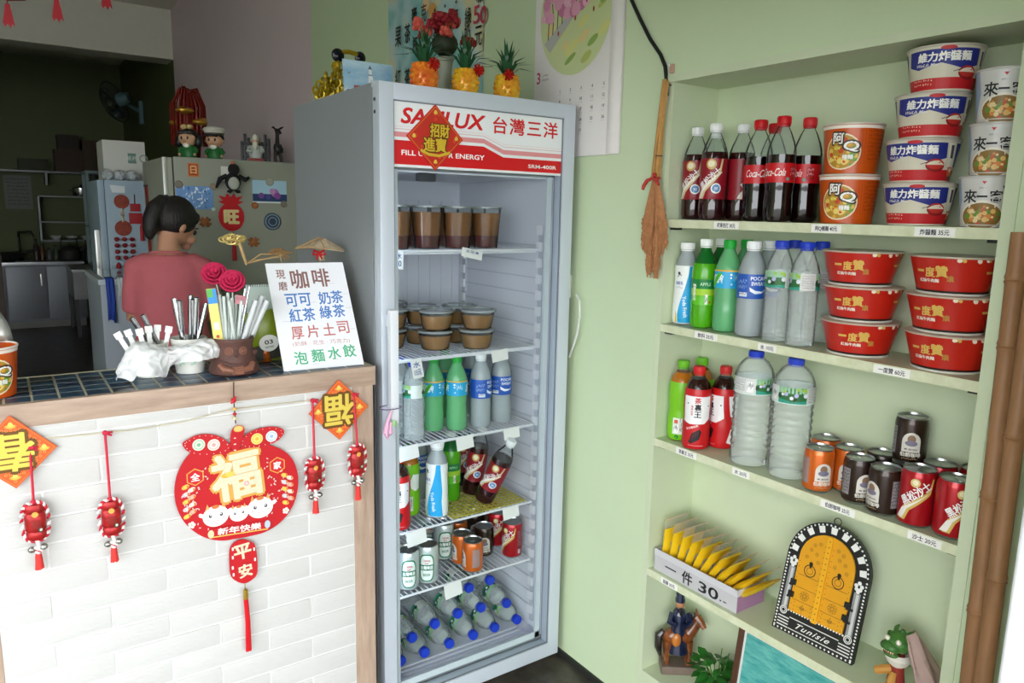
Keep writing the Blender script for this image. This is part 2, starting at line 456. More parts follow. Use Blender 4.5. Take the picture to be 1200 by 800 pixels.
def put(kind, label, loc, rz=0, group=None, rot=None):
    """first call places the prototype itself, later ones copy it with all its parts"""
    name, cat, fn = KINDS[kind]
    if kind not in _K:
        t = thing(name, label, cat, loc, rz, group, rot); fn(t); _K[kind] = t; return t
    return dup(_K[kind], label, loc, rz, group, rot)
def cap(t, z, r, h, col):
    n = 24; m = MB(); vs = []
    m.lathe([(r*.96, z), (r, z+.001), (r, z+h-.002), (r*.9, z+h), (0, z+h)], n)
    for k in range(n):                       # grip ribs
        a = 2*PI*k/n; m.cyl((r*math.cos(a), r*math.sin(a), z+.002), (r*math.cos(a), r*math.sin(a), z+h-.003), .0006, n=4)
    m.lathe([(r*.95, z-.004), (r*.97, z-.001)], n)
    return m.build('cap', pc(col, .4), t)
def wrapart(t, a, prof, name='print', L=.006): return a.build(name, t, mp_round(prof_r(prof)), L)
def band(t, prof, z0, z1, col, name='label', e=.0006, n=28, rough=.35):
    rf = prof_r(prof); k = 22
    P = [(rf(z0+(z1-z0)*i/k)+e, z0+(z1-z0)*i/k) for i in range(k+1)]
    o = MB().lathe(P, n).build(name, pc(col, rough) if isinstance(col, (str, tuple)) else col, t)
    return o, [(r, z) for r, z in P]
def body(t, prof, mats, fill=None, n=28, name='bottle_body'):
    m = MB()
    mis = [0 if (fill is None or (prof[i][1]+prof[i+1][1])/2 < fill) else 1 for i in range(len(prof)-1)]
    m.lathe(prof, n, mis=mis); return m.build(name, mats, t)

def k_cola(t):
    P = [(0, .004), (.022, 0), (.029, .004), (.032, .014), (.0318, .045), (.0305, .06), (.0315, .075), (.0325, .085), (.0325, .133), (.0318, .142), (.0322, .15), (.031, .163), (.027, .178), (.019, .198), (.0125, .210), (.0115, .218), (.0115, .222)]
    body(t, P, [M_cola, M_pet], .155); cap(t, .2165, .0150, .0185, '#c8141c')
    o, Q = band(t, P, .088, .131, '#c3121c')
    a = Art()
    a.text('Coca-Cola', -.004, .111, .017, '#f5efe9', w=.058, shear=.45, bold=.012)
    a.rect(.034, .095, .052, .124, '#a40f18'); a.disc(.03, .096, .004, '#6d8f86'); a.marks(.036, .051, .117, .008, '#e0a8a8', 6, 2); a.marks(.036, .051, .107, .008, '#e0a8a8', 6, 3)
    a.text('Coca-Cola', -.085, .111, .017, '#f5efe9', w=.055, shear=.45, bold=.012)
    wrapart(o, a, Q)
def k_sarsa(t):
    P = [(0, .004), (.022, 0), (.03, .004), (.0325, .015), (.0325, .05), (.031, .058), (.0305, .07), (.0325, .10), (.0325, .15), (.031, .166), (.026, .182), (.018, .2), (.0125, .212), (.0115, .22), (.0115, .224)]
    body(t, P, [M_sarsa, M_pet], .168); cap(t, .2175, .0150, .0175, '#eef0ee')
    o, Q = band(t, P, .052, .150, '#8e1624')
    a = Art()
    a.disc(-.002, .136, .0125, '#c9aa62').disc(-.002, .137, .008, '#e9dfbe')
    sw = [(-.034, .053), (-.02, .053), (-.014, .07), (.004, .09), (.022, .112), (.028, .149), (.0235, .149), (.017, .118), (-.006, .096), (-.026, .078)]
    a.poly(sw, '#d9c391'); a.poly([(x*1.0-.006, z+.001) for x, z in sw][:5]+[(.014, .108), (-.008, .09), (-.03, .07)], '#efe9df')
    a.text('黑松沙士', -.004, .102, .02, '#f3f0ee', w=.066, bold=.04, rot=.72)
    a.disc(.012, .078, .0125, '#f2f2f2').disc(.012, .078, .0095, '#5c8fc0').text('30', .012, .078, .007, '#f6f6f6', bold=.03)
    wrapart(o, a, Q)
def k_yogurt(t):
    P = [(0, .002), (.022, 0), (.029, .003), (.031, .02), (.030, .08), (.0285, .12), (.0295, .155), (.026, .172), (.0175, .19), (.0165, .197), (.0165, .203)]
    body(t, P, [M_sweat]); cap(t, .2, .0185, .0185, '#f3f4f2')
    o, Q = band(t, P, .006, .158, '#f0f2f0')
    a = Art()
    a.poly([(.006, .157), (.018, .157), (.02, .12), (.024, .08), (.022, .05), (.026, .007), (-.02, .007), (-.022, .03), (-.016, .06), (-.004, .1), (.003, .13)], '#1fa3dd')
    a.poly([(-.028, .007), (-.021, .007), (-.024, .03), (-.028, .04)], '#e3c53c')
    a.text('Yoda Fresh', -.002, .05, .01, '#f4f8fa', w=.056, bold=.02, rot=-1.45)
    a.disc(-.022, .138, .004, '#333333').line([(-.026, .128), (-.02, .136), (-.015, .132)], .0022, '#3a3a3a')
    a.text('優酪乳', -.02, .112, .009, '#6b7fb5', w=.022, bold=.03)
    a.marks(-.03, -.01, .1, .006, '#9aa4b8', 8, 5)
    wrapart(o, a, Q)
def k_apple(t):
    P = [(0, .006), (.018, 0), (.028, .004), (.0315, .016), (.0315, .05), (.0305, .08), (.031, .1), (.0325, .13), (.032, .15), (.029, .168), (.021, .187), (.0145, .2), (.0125, .206), (.0125, .214)]
    m = MB(); m.lathe(P, 28, mis=[0 if p[1] < .165 else 1 for p in P[:-1]]); m.build('bottle_body', [M_petg, M_petd], t); cap(t, .212, .0152, .018, '#f1f3ef')
    o, Q = band(t, P, .062, .128, '#5fbf1d')
    a = Art()
    a.rect(-.1, .104, .1, .128, '#0f7d3a').rect(-.1, .086, .1, .103, '#a8d234').rect(-.1, .0855, .1, .0865, '#2f9a2a')
    a.text('蘋果西打', -.026, .095, .045, '#eaf6da', w=.01, bold=.03); a.rect(.004, .064, .011, .09, '#eef2e6').marks(.0045, .0105, .076, .02, '#555555', 4, 8)
    a.text('APPLE', .004, .116, .008, '#bfe6c0', w=.028, bold=.02); a.disc(.017, .07, .003, '#c4451f')
    wrapart(o, a, Q)
def k_sport(t):
    P = [(0, .006), (.02, 0), (.029, .004), (.0325, .014), (.0325, .06), (.0305, .085), (.0325, .11), (.0325, .153), (.031, .165), (.025, .183), (.0165, .2), (.0135, .207), (.0125, .214)]
    body(t, P, [M_sport]); cap(t, .212, .0152, .0185, '#21a93c')
    o, Q = band(t, P, .112, .157, '#1fa6d8')
    a = Art(); a.rect(-.105, .153, .105, .157, '#e0b23a')
    a.text('舒跑', -.028, .134, .024, '#f2f7f5', w=.034, bold=.05, shear=.3); a.poly([(-.05, .114), (-.036, .114), (-.014, .15), (-.026, .15)], '#49b52c'); a.disc(-.052, .146, .009, '#2b3fae')
    a.disc(.008, .146, .003, '#eef6f6').disc(.008, .138, .0025, '#eef6f6').disc(.01, .122, .002, '#eef6f6'); a.marks(.014, .034, .134, .02, '#d4eef6', 8, 4)
    a.text('舒跑', .062, .134, .024, '#f2f7f5', w=.034, bold=.05, shear=.3)
    wrapart(o, a, Q)
def k_sweat(t):
    P = [(0, .006), (.02, 0), (.03, .003), (.0335, .012), (.033, .07), (.0325, .09), (.0335, .1), (.0335, .145), (.032, .165), (.026, .187), (.0185, .202), (.0145, .209), (.0135, .214)]
    body(t, P, [M_sweat]); cap(t, .2115, .0165, .0195, '#f2f4f4')
    o, Q = band(t, P, .094, .153, '#2458b4')
    a = Art()
    for cx in (.018, -.085):
        a.text('POCARI', cx, .143, .0085, '#f2f5f8', w=.04, bold=.05); a.text('SWEAT', cx, .1305, .0085, '#f2f5f8', w=.036, bold=.05)
        a.poly([(cx-.022, .122), (cx-.008, .114), (cx+.01, .112), (cx+.024, .118), (cx+.01, .108), (cx-.008, .106), (cx-.02, .112)], '#eef3f8')
    a.rect(-.03, .099, -.009, .109, '#e9eef2').marks(-.029, -.01, .104, .008, '#333b55', 10, 6); a.marks(-.038, -.01, .134, .012, '#9db7e0', 8, 7); a.marks(-.038, -.01, .121, .012, '#9db7e0', 8, 9)
    wrapart(o, a, Q)
def scene_label(a, x0, x1, z0, z1):
    a.rect(x0, z0, x1, z1, '#2d6b38'); a.rect(x0, z0+(z1-z0)*.62, x1, z1, '#9cc8a4'); a.poly([(x0, z0), (x1, z0), (x1, z0+(z1-z0)*.2), ((x0+x1)/2, z0+(z1-z0)*.12), (x0, z0+(z1-z0)*.26)], '#2f9c86')
    rd = random.Random(5)
    for i in range(9):
        cx, cz = x0+(x1-x0)*rd.random(), z0+(z1-z0)*(.25+.35*rd.random()); a.disc(cx, cz, (z1-z0)*(.08+.06*rd.random()), ['#b9b6dc', '#e6e6f0', '#173f22'][i % 3], n=10)
    for i in range(5): a.disc(x0+(x1-x0)*rd.random(), z1-(z1-z0)*.22*rd.random()-.003, (z1-z0)*.09, '#a8c63c', n=9)
def k_water(t):
    P = [(0, .006), (.02, 0), (.03, .003), (.0325, .01), (.0318, .022)]
    z = .028
    while z < .118: P += [(.0328, z), (.0305, z+.0042), (.0328, z+.0084)]; z += .0105
    P += [(.0322, .127), (.0322, .165), (.031, .172), (.026, .19), (.018, .207), (.0135, .215), (.0125, .219), (.0125, .224)]
    body(t, P, [M_petw]); cap(t, .2195, .0155, .0155, '#2141c4')
    o, Q = band(t, P, .128, .166, '#dfe6df')
    a = Art(); scene_label(a, -.07, -.001, .128, .166); scene_label(a, .034, .1, .128, .166)
    a.rect(.0, .128, .033, .166, '#d8d8d4')
    for i in range(6): a.marks(.003, .03, .160-.0052*i, .004, '#77777c', 10, 10+i)
    wrapart(o, a, Q)
def k_water2(t):
    P = [(0, .008), (.032, 0), (.043, .004), (.0472, .014), (.0462, .03)]
    z = .036
    while z < .165: P += [(.0475, z), (.0442, z+.007), (.0475, z+.014)]; z += .0175
    P += [(.0475, .182), (.047, .2), (.0475, .222), (.046, .231), (.041, .245), (.031, .26), (.019, .27), (.0145, .273), (.0145, .279)]
    body(t, P, [M_petw], n=36); cap(t, .2705, .0178, .0155, '#2141c4')
    o, Q = band(t, P, .1835, .2215, '#cfe4dc', n=36)
    a = Art(); scene_label(a, .002, .068, .186, .224); scene_label(a, -.15, -.06, .186, .224); a.rect(-.06, .186, .001, .224, '#d9dad6'); a.rect(-.02, .19, -.004, .216, '#f4f4f2').marks(-.019, -.005, .203, .02, '#444444', 7, 3)
    for i in range(5): a.marks(-.056, -.024, .218-.0062*i, .005, '#85858a', 9, 20+i)
    a.rect(.069, .186, .125, .224, '#cfd0cc')
    for i in range(6): a.marks(.073, .121, .219-.0058*i, .005, '#77777c', 12, 30+i)
    wrapart(o, a, Q, L=.009)
def tea(t, capcol, liquid, lab):
    P = [(0, .006), (.022, 0), (.032, .003), (.0352, .012), (.035, .06), (.0325, .085), (.0345, .11), (.0352, .14), (.034, .156), (.031, .166), (.0285, .176), (.02, .188), (.0135, .195), (.0125, .203)]
    body(t, P, [liquid, M_pet], .19); cap(t, .2015, .0152, .0185, capcol)
    o, Q = band(t, P, .003, .163, lab); return o, Q
def k_teag(t):
    o, Q = tea(t, '#6dbb22', M_amber, '#79c21a')
    a = Art()
    a.poly([(.012, .11), (.022, .135), (.05, .13), (.05, .085), (.03, .08), (.016, .09)], '#eef2ea')
    a.rect(-.018, .02, .022, .065, '#dfe8d8').rect(-.015, .024, -.002, .046, '#f6f6f2').marks(-.014, -.003, .035, .02, '#333333', 6, 3); a.marks(.002, .02, .045, .035, '#7b6c7c', 6, 4); a.marks(.002, .02, .032, .02, '#7b6c7c', 6, 6); a.rect(-.014, .05, -.004, .06, '#d8564a')
    a.disc(-.006, .0125, .006, '#2f8a2a')
    wrapart(o, a, Q)
def k_tear(t):
    o, Q = tea(t, '#cf1d22', M_black, '#c4161c')
    a = Art()
    a.poly([(-.04, .145), (.036, .145), (.038, .085), (.02, .072), (-.02, .07), (-.04, .076)], '#f1efef')
    a.text('茶', 0, .134, .016, '#c4161c', bold=.06); a.text('裏', .001, .116, .017, '#191919', bold=.07); a.text('王', .001, .097, .016, '#191919', bold=.07); a.vtext('黑熟紅茶', -.014, .107, .006, '#c4161c', bold=.03)
    a.poly([(-.02, .022), (-.012, .018), (.008, .03), (.014, .05), (.008, .058), (-.012, .046)], '#1c1216')
    for i in range(4): a.line([(-.016+.006*i, .024+.006*i), (-.012+.006*i, .044+.003*i)], .0008, '#8f2a2e')
    a.text('台式風味茶', -.012, .062, .006, '#f1e4e0', w=.034, rot=.35, bold=.03); a.disc(-.027, .125, .002, '#1c1c1c').disc(.03, .12, .002, '#1c1c1c'); a.line([(-.02, .013), (.02, .013)], .001, '#eecccc')
    a.poly([(.05, .02), (.065, .015), (.085, .045), (.08, .07), (.06, .055)], '#efecec'); a.poly([(.05, .145), (.09, .145), (.09, .1), (.075, .085), (.055, .09)], '#efecec')
    wrapart(o, a, Q)
def can(t, h, r, col, art):
    P = [(0, .004), (r*.74, .003), (r*.8, 0), (r*.97, .007), (r, .012), (r, h-.013), (r*.9, h-.003)]
    MB().lathe([(0, .004), (r*.74, .003), (r*.8, 0), (r*.95, .006)], 28).build('base', M_foil, t)
    o = MB().lathe([(r*.95, .006), (r, .012), (r, h-.014), (r*.985, h-.010), (r*.915, h-.003)], 28).build('can_body', mat('can_'+str(col), col, .3, metal=.35, coat=.35), t)
    lid = MB().lathe([(r*.915, h-.003), (r*.93, h), (r*.9, h+.0006), (r*.86, h-.0035), (0, h-.0035)], 28).build('lid', M_foil, t)
    mb = MB(); mb.lathe([(.0085, 0), (.0085, .0008), (0, .0008)], 12, (0, -.004, h-.0036), None, .62, 1.2); mb.lathe([(.003, 0), (.003, .0014), (0, .0014)], 8, (0, .003, h-.0034))
    mb.build('tab', M_foil, lid)
    a = Art(); art(a); a.build('print', o, mp_round(lambda z: r), .006)
def k_orange(t): can(t, .1, .0325, '#d9681e', lambda a: coffee_art(a, '#d9681e'))
def k_brown(t): can(t, .1, .0325, '#32221a', lambda a: coffee_art(a, '#32221a'))
def coffee_art(a, base):
    for cx in (0,):
        a.poly([(cx-.018, .028)]+[(cx+.018*math.cos(q), .05+.02*math.sin(q)) for q in [PI-PI*i/12 for i in range(13)]]+[(cx+.018, .028)], '#d8d2c8')
        a.disc(cx, .056, .008, '#8a6a52', ry=.009).disc(cx, .047, .012, '#7a7488', ry=.006)
        a.text('伯朗咖啡', cx, .0225, .0095, '#ece6da', w=.04, bold=.05); a.text('MR. BROWN', cx, .034, .004, '#2c2420', w=.024, bold=.03)
        a.marks(cx-.016, cx+.016, .013, .004, '#d0b08a', 10, 3)
    a.rect(-.055, .02, -.033, .078, '#8e8a8c')
    for i in range(7): a.marks(-.054, -.034, .072-.0075*i, .006, base, 7, 40+i)
    a.rect(.042, .02, .066, .078, '#8e8a8c')
    for i in range(7): a.marks(.043, .065, .072-.0075*i, .006, base, 7, 50+i)
def k_redcan(t):
    def f(a):
        a.disc(-.006, .094, .009, '#d8c07a').disc(-.006, .095, .0055, '#efe4bf')
        sw = [(-.034, .014), (-.02, .014), (-.012, .036), (.006, .054), (.024, .072), (.03, .104), (.0262, .104), (.02, .08), (-.004, .06), (-.026, .042)]
        a.poly(sw, '#d3b25c'); a.poly([(x-.005, z+.002) for x, z in sw[:5]]+[(.016, .07), (-.006, .054), (-.028, .038)], '#efe9e0')
        a.text('黑松沙士', -.004, .072, .02, '#f3f0ee', w=.064, bold=.05, rot=.72)
        a.rect(.036, .03, .052, .095, '#7d1420')
        for i in range(7): a.marks(.037, .051, .09-.0075*i, .006, '#caa0a4', 6, 60+i)
        a.rect(.039, .016, .049, .03, '#d8d0d0').marks(.04, .048, .023, .01, '#333333', 5, 3)
        a.text('黑松沙士', -.095, .072, .02, '#f3f0ee', w=.064, bold=.05, rot=.72)
    can(t, .118, .033, '#b3141f', f)
def k_beer(t):
    def f(a):
        for cx in (0, .104):
            sq = lambda w, h: [(cx+w*math.copysign(abs(math.cos(q))**.6, math.cos(q)), .056+h*math.copysign(abs(math.sin(q))**.6, math.sin(q))) for q in [2*PI*i/28 for i in range(28)]]
            a.poly(sq(.0235, .044), '#1f7d50'); a.poly(sq(.020, .040), '#e6ece6')
            a.rect(cx-.0225, .048, cx+.0225, .066, '#176b43'); a.text('台灣啤酒', cx, .057, .0125, '#f0f4ee', w=.038, bold=.06)
            a.text('TAIWAN', cx, .079, .007, '#c2413a', w=.02, bold=.05); a.text('BEER', cx, .0705, .005, '#c2413a', w=.012, bold=.04); a.text('BEER', cx, .034, .008, '#3b7d5c', w=.022, bold=.05)
    can(t, .122, .033, '#c9d2cf', f)
# ---- noodle cups
def cup(t, rb, rt, h, col, art, lidcol, rimcol, name='cup_body', n=36, L=.008, k=1):
    rb *= k; rt *= k   # k fits the body's girth; the print keeps its own size
    P = [(0, .003), (rb*.92, .003), (rb*.95, 0), (rb, .001), (rb, .004), (rt, h-.004)]
    o = MB().lathe(P, n).build(name, pc(col, .3), t)
    lid = MB().lathe([(rt, h-.0045), (rt*1.028, h-.0035), (rt*1.03, h-.001), (rt*1.0, h), (0, h-.0005)], n).build('lid', [pc(lidcol, .35)], t)
    a = Art(); art(a); a.build('print', o, mp_round(lambda z: rb+(rt-rb)*max(0, min(1, (z-.004)/(h-.008)))+.0002), L)
    return o, lid
def k_aq(t):
    def f(a):
        a.rect(-.2, .092, .2, .0985, '#f0e6da')
        for i in range(20): a.rect(.026+.006*i, .02, .0275+.006*i, .09, '#b9480f')
        a.disc(-.012, .045, .038, '#e9d9b8', ry=.037).disc(-.012, .045, .035, '#b88a2c', ry=.034)
        rd = random.Random(3)
        for i in range(34):
            q, rr = rd.random()*2*PI, .03*math.sqrt(rd.random()); a.disc(-.012+rr*math.cos(q), .042+rr*math.sin(q)*.95, .0025+.004*rd.random(), ['#d9a93a', '#e8cf72', '#6f9a2a', '#c84a20', '#e2be5a'][i % 5], n=8)
        a.text('阿', -.021, .072, .024, '#3a2a1a', bold=.16); a.text('阿', -.021, .072, .022, '#f4f2ee', bold=.06)
        a.text('Q', .006, .055, .024, '#3a2a1a', w=.034, bold=.13); a.text('Q', .006, .055, .021, '#f6f4ef', w=.029, bold=.06)
        a.text('桶麵', .0, .034, .0095, '#f2f0ea', w=.021, bold=.08); a.text('紅椒', -.022, .052, .006, '#d8e06a', bold=.05)
        for i in range(8): a.marks(.04, .09, .086-.008*i, .006, '#8c3208', 16, 70+i)
    cup(t, .0575, .067, .104, '#c8520f', f, '#cfc8b8', '#e8e2d2', k=.9)
def k_weili(t):
    def f(a):
        a.rect(-.25, .004, .25, .026, '#c22025'); a.rect(-.25, .024, .25, .046, '#d4cdb8'); a.poly([(-.075, .048), (-.05, .04), (-.01, .05), (.03, .038), (.06, .046), (.06, .074), (-.075, .074)], '#262f82')
        a.poly([(.085, .074), (.14, .074), (.14, .03), (.085, .03)], '#262f82'); a.poly([(-.14, .074), (-.09, .074), (-.09, .03), (-.14, .03)], '#262f82')
        a.text('維力炸醬麵', -.006, .061, .0165, '#f3f1ea', w=.094, bold=.09); a.text('WeiLih Men', -.034, .0475, .0055, '#dcd8d6', w=.042, bold=.05, shear=.3)
        a.disc(.038, .032, .018, '#8e1a1c', ry=.0125).disc(.038, .034, .016, '#c4342c', ry=.0095).poly([(.02, .033), (.056, .033), (.044, .041), (.03, .040)], '#e9dcc4').line([(.012, .034), (.034, .041)], .0012, '#2c2020')
        a.rect(.064, .03, .083, .074, '#e8e2cc').rect(.069, .046, .077, .07, '#42424a').rect(.066, .012, .082, .03, '#d9733a'); a.disc(.074, .024, .004, '#eee0c0').rect(.069, .006, .079, .013, '#56504c')
        a.marks(-.06, -.02, .02, .004, '#efc9b8', 8, 4); a.marks(-.06, -.02, .013, .004, '#efc9b8', 8, 6); a.disc(.0, .0755, .014, '#c22025', ry=.0035, n=12)
    cup(t, .0565, .0715, .083, '#d4cdb8', f, '#c4bcae', '#c22025', k=.92)
def k_lyk(t):
    def f(a):
        rd = random.Random(8)
        a.poly([(-.12, .09), (-.05, .09), (-.04, .05), (-.05, .006), (-.12, .006)], '#8fa4bd')
        a.poly([(.03, .075), (.075, .075), (.075, .03), (.05, .036)], '#1f3466')
        a.text('新鮮', .056, .067, .007, '#c9d3e6', bold=.04); a.text('海鮮', .057, .057, .006, '#c9d3e6', bold=.04)
        a.disc(.0, .022, .037, '#e8e0d2', ry=.027); a.disc(.0, .021, .034, '#8a6a34', ry=.0235)
        for i in range(44):
            q, rr = rd.random()*2*PI, .9*math.sqrt(rd.random()); a.disc(.03*rr*math.cos(q), .021+.019*rr*math.sin(q), .002+.0035*rd.random(), ['#d8863c', '#e0b468', '#6d8a3a', '#c2582c', '#e6cfa0'][i % 5], n=8)
        for ch, x, s_ in (('來', -.022, .024), ('客', .021, .022)): a.text(ch, x, .056, s_, '#15171c', bold=.03)
        a.rect(-.010, .054, .007, .0575, '#15171c')
        a.text('統一', 0, .071, .004, '#9a9aa0', w=.014, bold=.03); a.poly([(-.004, .083), (.004, .083), (.0, .0775)], '#c22030')
        a.rect(-.1, .0035, .1, .0055, '#c9c3ba')
    cup(t, .0385, .0475, .093, '#cfcdc8', f, '#c4c1bb', '#dddddd', k=.96)
def k_bowl(t):
    def f(a):
        a.rect(-.3, .0035, .3, .0085, '#1a1512')
        a.text('一', -.026, .045, .0045, '#d9b45a', w=.017, bold=.06); a.text('度', -.0045, .043, .0185, '#d9b45a', bold=.08); a.text('贊', .017, .045, .021, '#d9b45a', bold=.08)
        a.text('紅燒牛肉麵', -.008, .027, .007, '#ece2d4', w=.04, bold=.07); a.text('爌', .031, .032, .012, '#b8873c', bold=.05)
        rd = random.Random(4)
        for i in range(12): a.disc(.03+rd.random()*.11, .0665+.003*rd.random(), .003+.002*rd.random(), ['#d8b45c', '#efe6d0', '#9c6a2a'][i % 3], n=7)
        a.text('一', .105, .045, .0045, '#d9b45a', w=.017, bold=.06); a.text('度', .126, .043, .0185, '#d9b45a', bold=.08)
    o, lid = cup(t, .061, .0785, .074, '#bd2416', f, '#c4b9a6', '#c5281a', 'bowl_body', 40)
    MB().lathe([(.0612, .0), (.0625, .0005), (.0635, .0035), (.0612, .0045)], 40).build('foot_ring', pc('#e4e0d8', .4), t)
KINDS = {
 'cola': ('cola_bottle', 'bottle', k_cola), 'sarsa': ('soda_bottle', 'bottle', k_sarsa), 'yogurt': ('yogurt_bottle', 'bottle', k_yogurt),
 'apple': ('apple_soda_bottle', 'bottle', k_apple), 'sport': ('sports_drink_bottle', 'bottle', k_sport), 'sweat': ('ion_drink_bottle', 'bottle', k_sweat),
 'water': ('water_bottle', 'bottle', k_water), 'water2': ('large_water_bottle', 'bottle', k_water2), 'teag': ('green_tea_bottle', 'bottle', k_teag),
 'tear': ('black_tea_bottle', 'bottle', k_tear), 'orange': ('orange_coffee_can', 'can', k_orange), 'brown': ('brown_coffee_can', 'can', k_brown),
 'redcan': ('red_soda_can', 'can', k_redcan), 'beer': ('beer_can', 'can', k_beer), 'aq': ('orange_noodle_cup', 'noodle cup', k_aq),
 'weili': ('blue_noodle_bowl', 'noodle bowl', k_weili), 'lyk': ('white_noodle_cup', 'noodle cup', k_lyk), 'bowl': ('red_noodle_bowl', 'noodle bowl', k_bowl)}
RAD = {'cola': .0335, 'sarsa': .0335, 'yogurt': .032, 'apple': .0335, 'sport': .0335, 'sweat': .0345, 'water': .034, 'water2': .0482, 'teag': .0358, 'tear': .0358,
       'orange': .0331, 'brown': .0331, 'redcan': .0336, 'aq': .0623, 'weili': .0679, 'lyk': .0471, 'bowl': .081}
_Q = []
def on_shelf(kind, k, px, py, x, label, group=None, off=0, dz=0):
    _Q.append([kind, k, x, OX(px, py, x).y, label, group, off, dz])
def settle():                   # nudge neighbours on one shelf apart until none touch, then place them
    for _ in range(300):
        for i, a in enumerate(_Q):
            ra = RAD[a[0]]
            for b in _Q[i+1:]:
                if a[1] != b[1] or abs(a[7]-b[7]) > .05: continue
                d = Vector((b[2]-a[2], b[3]-a[3])); need = ra+RAD[b[0]]+.0006
                if 1e-6 < d.length < need:
                    p = d.normalized()*((need-d.length)*.52); a[2] -= p.x; a[3] -= p.y; b[2] += p.x; b[3] += p.y
            a[2] = min(max(a[2], ra*.62), ND-ra-.001); a[3] = min(max(a[3], YSR+.025+ra), YSL-.019-ra)
    for kind, k, x, y, label, group, off, dz in _Q:
        put(kind, label, (x, y, ZS[k]+.0003+dz), face(x, y, off), group)
# ---- first shelf
g = 'dark soda bottles with white caps on the top shelf'
on_shelf('sarsa', 1, 842, 200, .040, 'white-capped dark soda bottle, front one of the top shelf group, round blue badge on label', g, -8)
on_shelf('sarsa', 1, 814, 200, .062, 'white-capped dark soda bottle at the far left end of the top shelf', g, -20)
on_shelf('sarsa', 1, 863, 200, .078, 'white-capped dark soda bottle right behind the front one, next to the colas', g, 60)
on_shelf('sarsa', 1, 831.5, 190, .135, 'white-capped dark soda bottle at the very back, only its cap and neck showing', g, 0)
g = 'red-capped cola bottles on the top shelf'
on_shelf('cola', 1, 888, 200, .048, 'red-capped cola bottle beside the white-capped sodas, script lettering facing out', g, 8)
on_shelf('cola', 1, 919, 200, .036, 'tallest looking red-capped cola bottle in the middle of the front row', g, -22)
on_shelf('cola', 1, 940.5, 200, .082, 'red-capped cola bottle nearest the orange noodle cups', g, -58)
on_shelf('cola', 1, 907, 170, .128, 'red-capped cola bottle hidden behind the middle colas, cap peeking out', g, 0)
g = 'orange noodle cups on the top shelf'
a1 = on_shelf('aq', 1, 995, 215, .073, 'orange noodle cup standing on the top shelf, lower of two', g, -6)
a2 = on_shelf('aq', 1, 1000, 160, .074, 'orange noodle cup stacked on top of another orange cup', g, -8, .1043)
g = 'stack of blue and red noodle bowls on the top shelf'
for i, (px, xx, of, lb) in enumerate([(1075, .077, -4, 'bottom blue and red noodle bowl, resting on the top shelf'), (1078, .076, -12, 'second blue and red noodle bowl from the bottom of the stack'),
                          (1089, .074, 6, 'third blue and red noodle bowl from the bottom of the stack'), (1103, .072, 4, 'topmost blue and red noodle bowl, highest thing on the shelves')]):
    on_shelf('weili', 1, px, 245-45*i, xx, lb, g, of, .0834*i)
g = 'stack of white noodle cups by the shelf end'
for i, (px, xx, of, lb) in enumerate([(1154, .066, -6, 'bottom white noodle cup, resting on the top shelf'), (1166, .064, -8, 'middle white noodle cup of the stack of three'), (1179, .062, 2, 'topmost white noodle cup of the stack of three')]):
    on_shelf('lyk', 1, px, 240-58*i, xx, lb, g, of, .0933*i)
# ---- second shelf
on_shelf('yogurt', 2, 802, 340, .052, 'white and sky blue yogurt drink bottle at the far left of the second shelf', None, 5)
g = 'green apple soda bottles on the second shelf'
on_shelf('apple', 2, 825, 335, .048, 'bright green apple soda bottle with white cap in the front row', g, 0)
on_shelf('apple', 2, 845, 300, .125, 'green apple soda bottle with white cap half hidden at the back', g, 20)
g = 'sports drink bottles with sky blue labels on the second shelf'
on_shelf('sport', 2, 852, 340, .052, 'green-capped sports drink bottle with sky blue label in the front row', g, 0)
on_shelf('sport', 2, 875.5, 300, .128, 'green-capped sports drink bottle behind the row, mostly its cap showing', g, 0)
g = 'ion drink bottles on the second shelf'
on_shelf('sweat', 2, 880, 340, .048, 'white-capped ion drink bottle with royal blue label in the front row', g, 0)
on_shelf('sweat', 2, 900.5, 300, .128, 'white-capped ion drink bottle hidden behind the front water bottles', g, 0)
g = 'small water bottles with blue caps on the second shelf'
on_shelf('water', 2, 912, 345, .050, 'small blue-capped water bottle, left of the front pair, flower label', g, 25)
on_shelf('water', 2, 941, 350, .044, 'small blue-capped water bottle, right of the front pair, white text label', g, -14)
on_shelf('water', 2, 931, 300, .128, 'small blue-capped water bottle at the back between the front pair', g, 0)
on_shelf('water', 2, 962, 310, .124, 'small blue-capped water bottle partly behind the left stack of red bowls', g, 0)
g = 'red noodle bowls on the second shelf'
for i, (px, of, lb) in enumerate([(1006, 0, 'bottom red noodle bowl of the left stack'), (1009, -14, 'middle red noodle bowl of the left stack'), (1008, -12, 'top red noodle bowl of the left stack')]):
    on_shelf('bowl', 2, px, 400-37*i, .076, lb, g, of-6, .0743*i)
for i, (px, of, lb) in enumerate([(1110, -24, 'bottom red noodle bowl of the right stack, near the shelf end'), (1112, -26, 'middle red noodle bowl of the right stack, near the shelf end'), (1116, -26, 'top red noodle bowl of the right stack, near the shelf end')]):
    on_shelf('bowl', 2, px, 415-40*i, .076, lb, g, of-4, .0743*i)
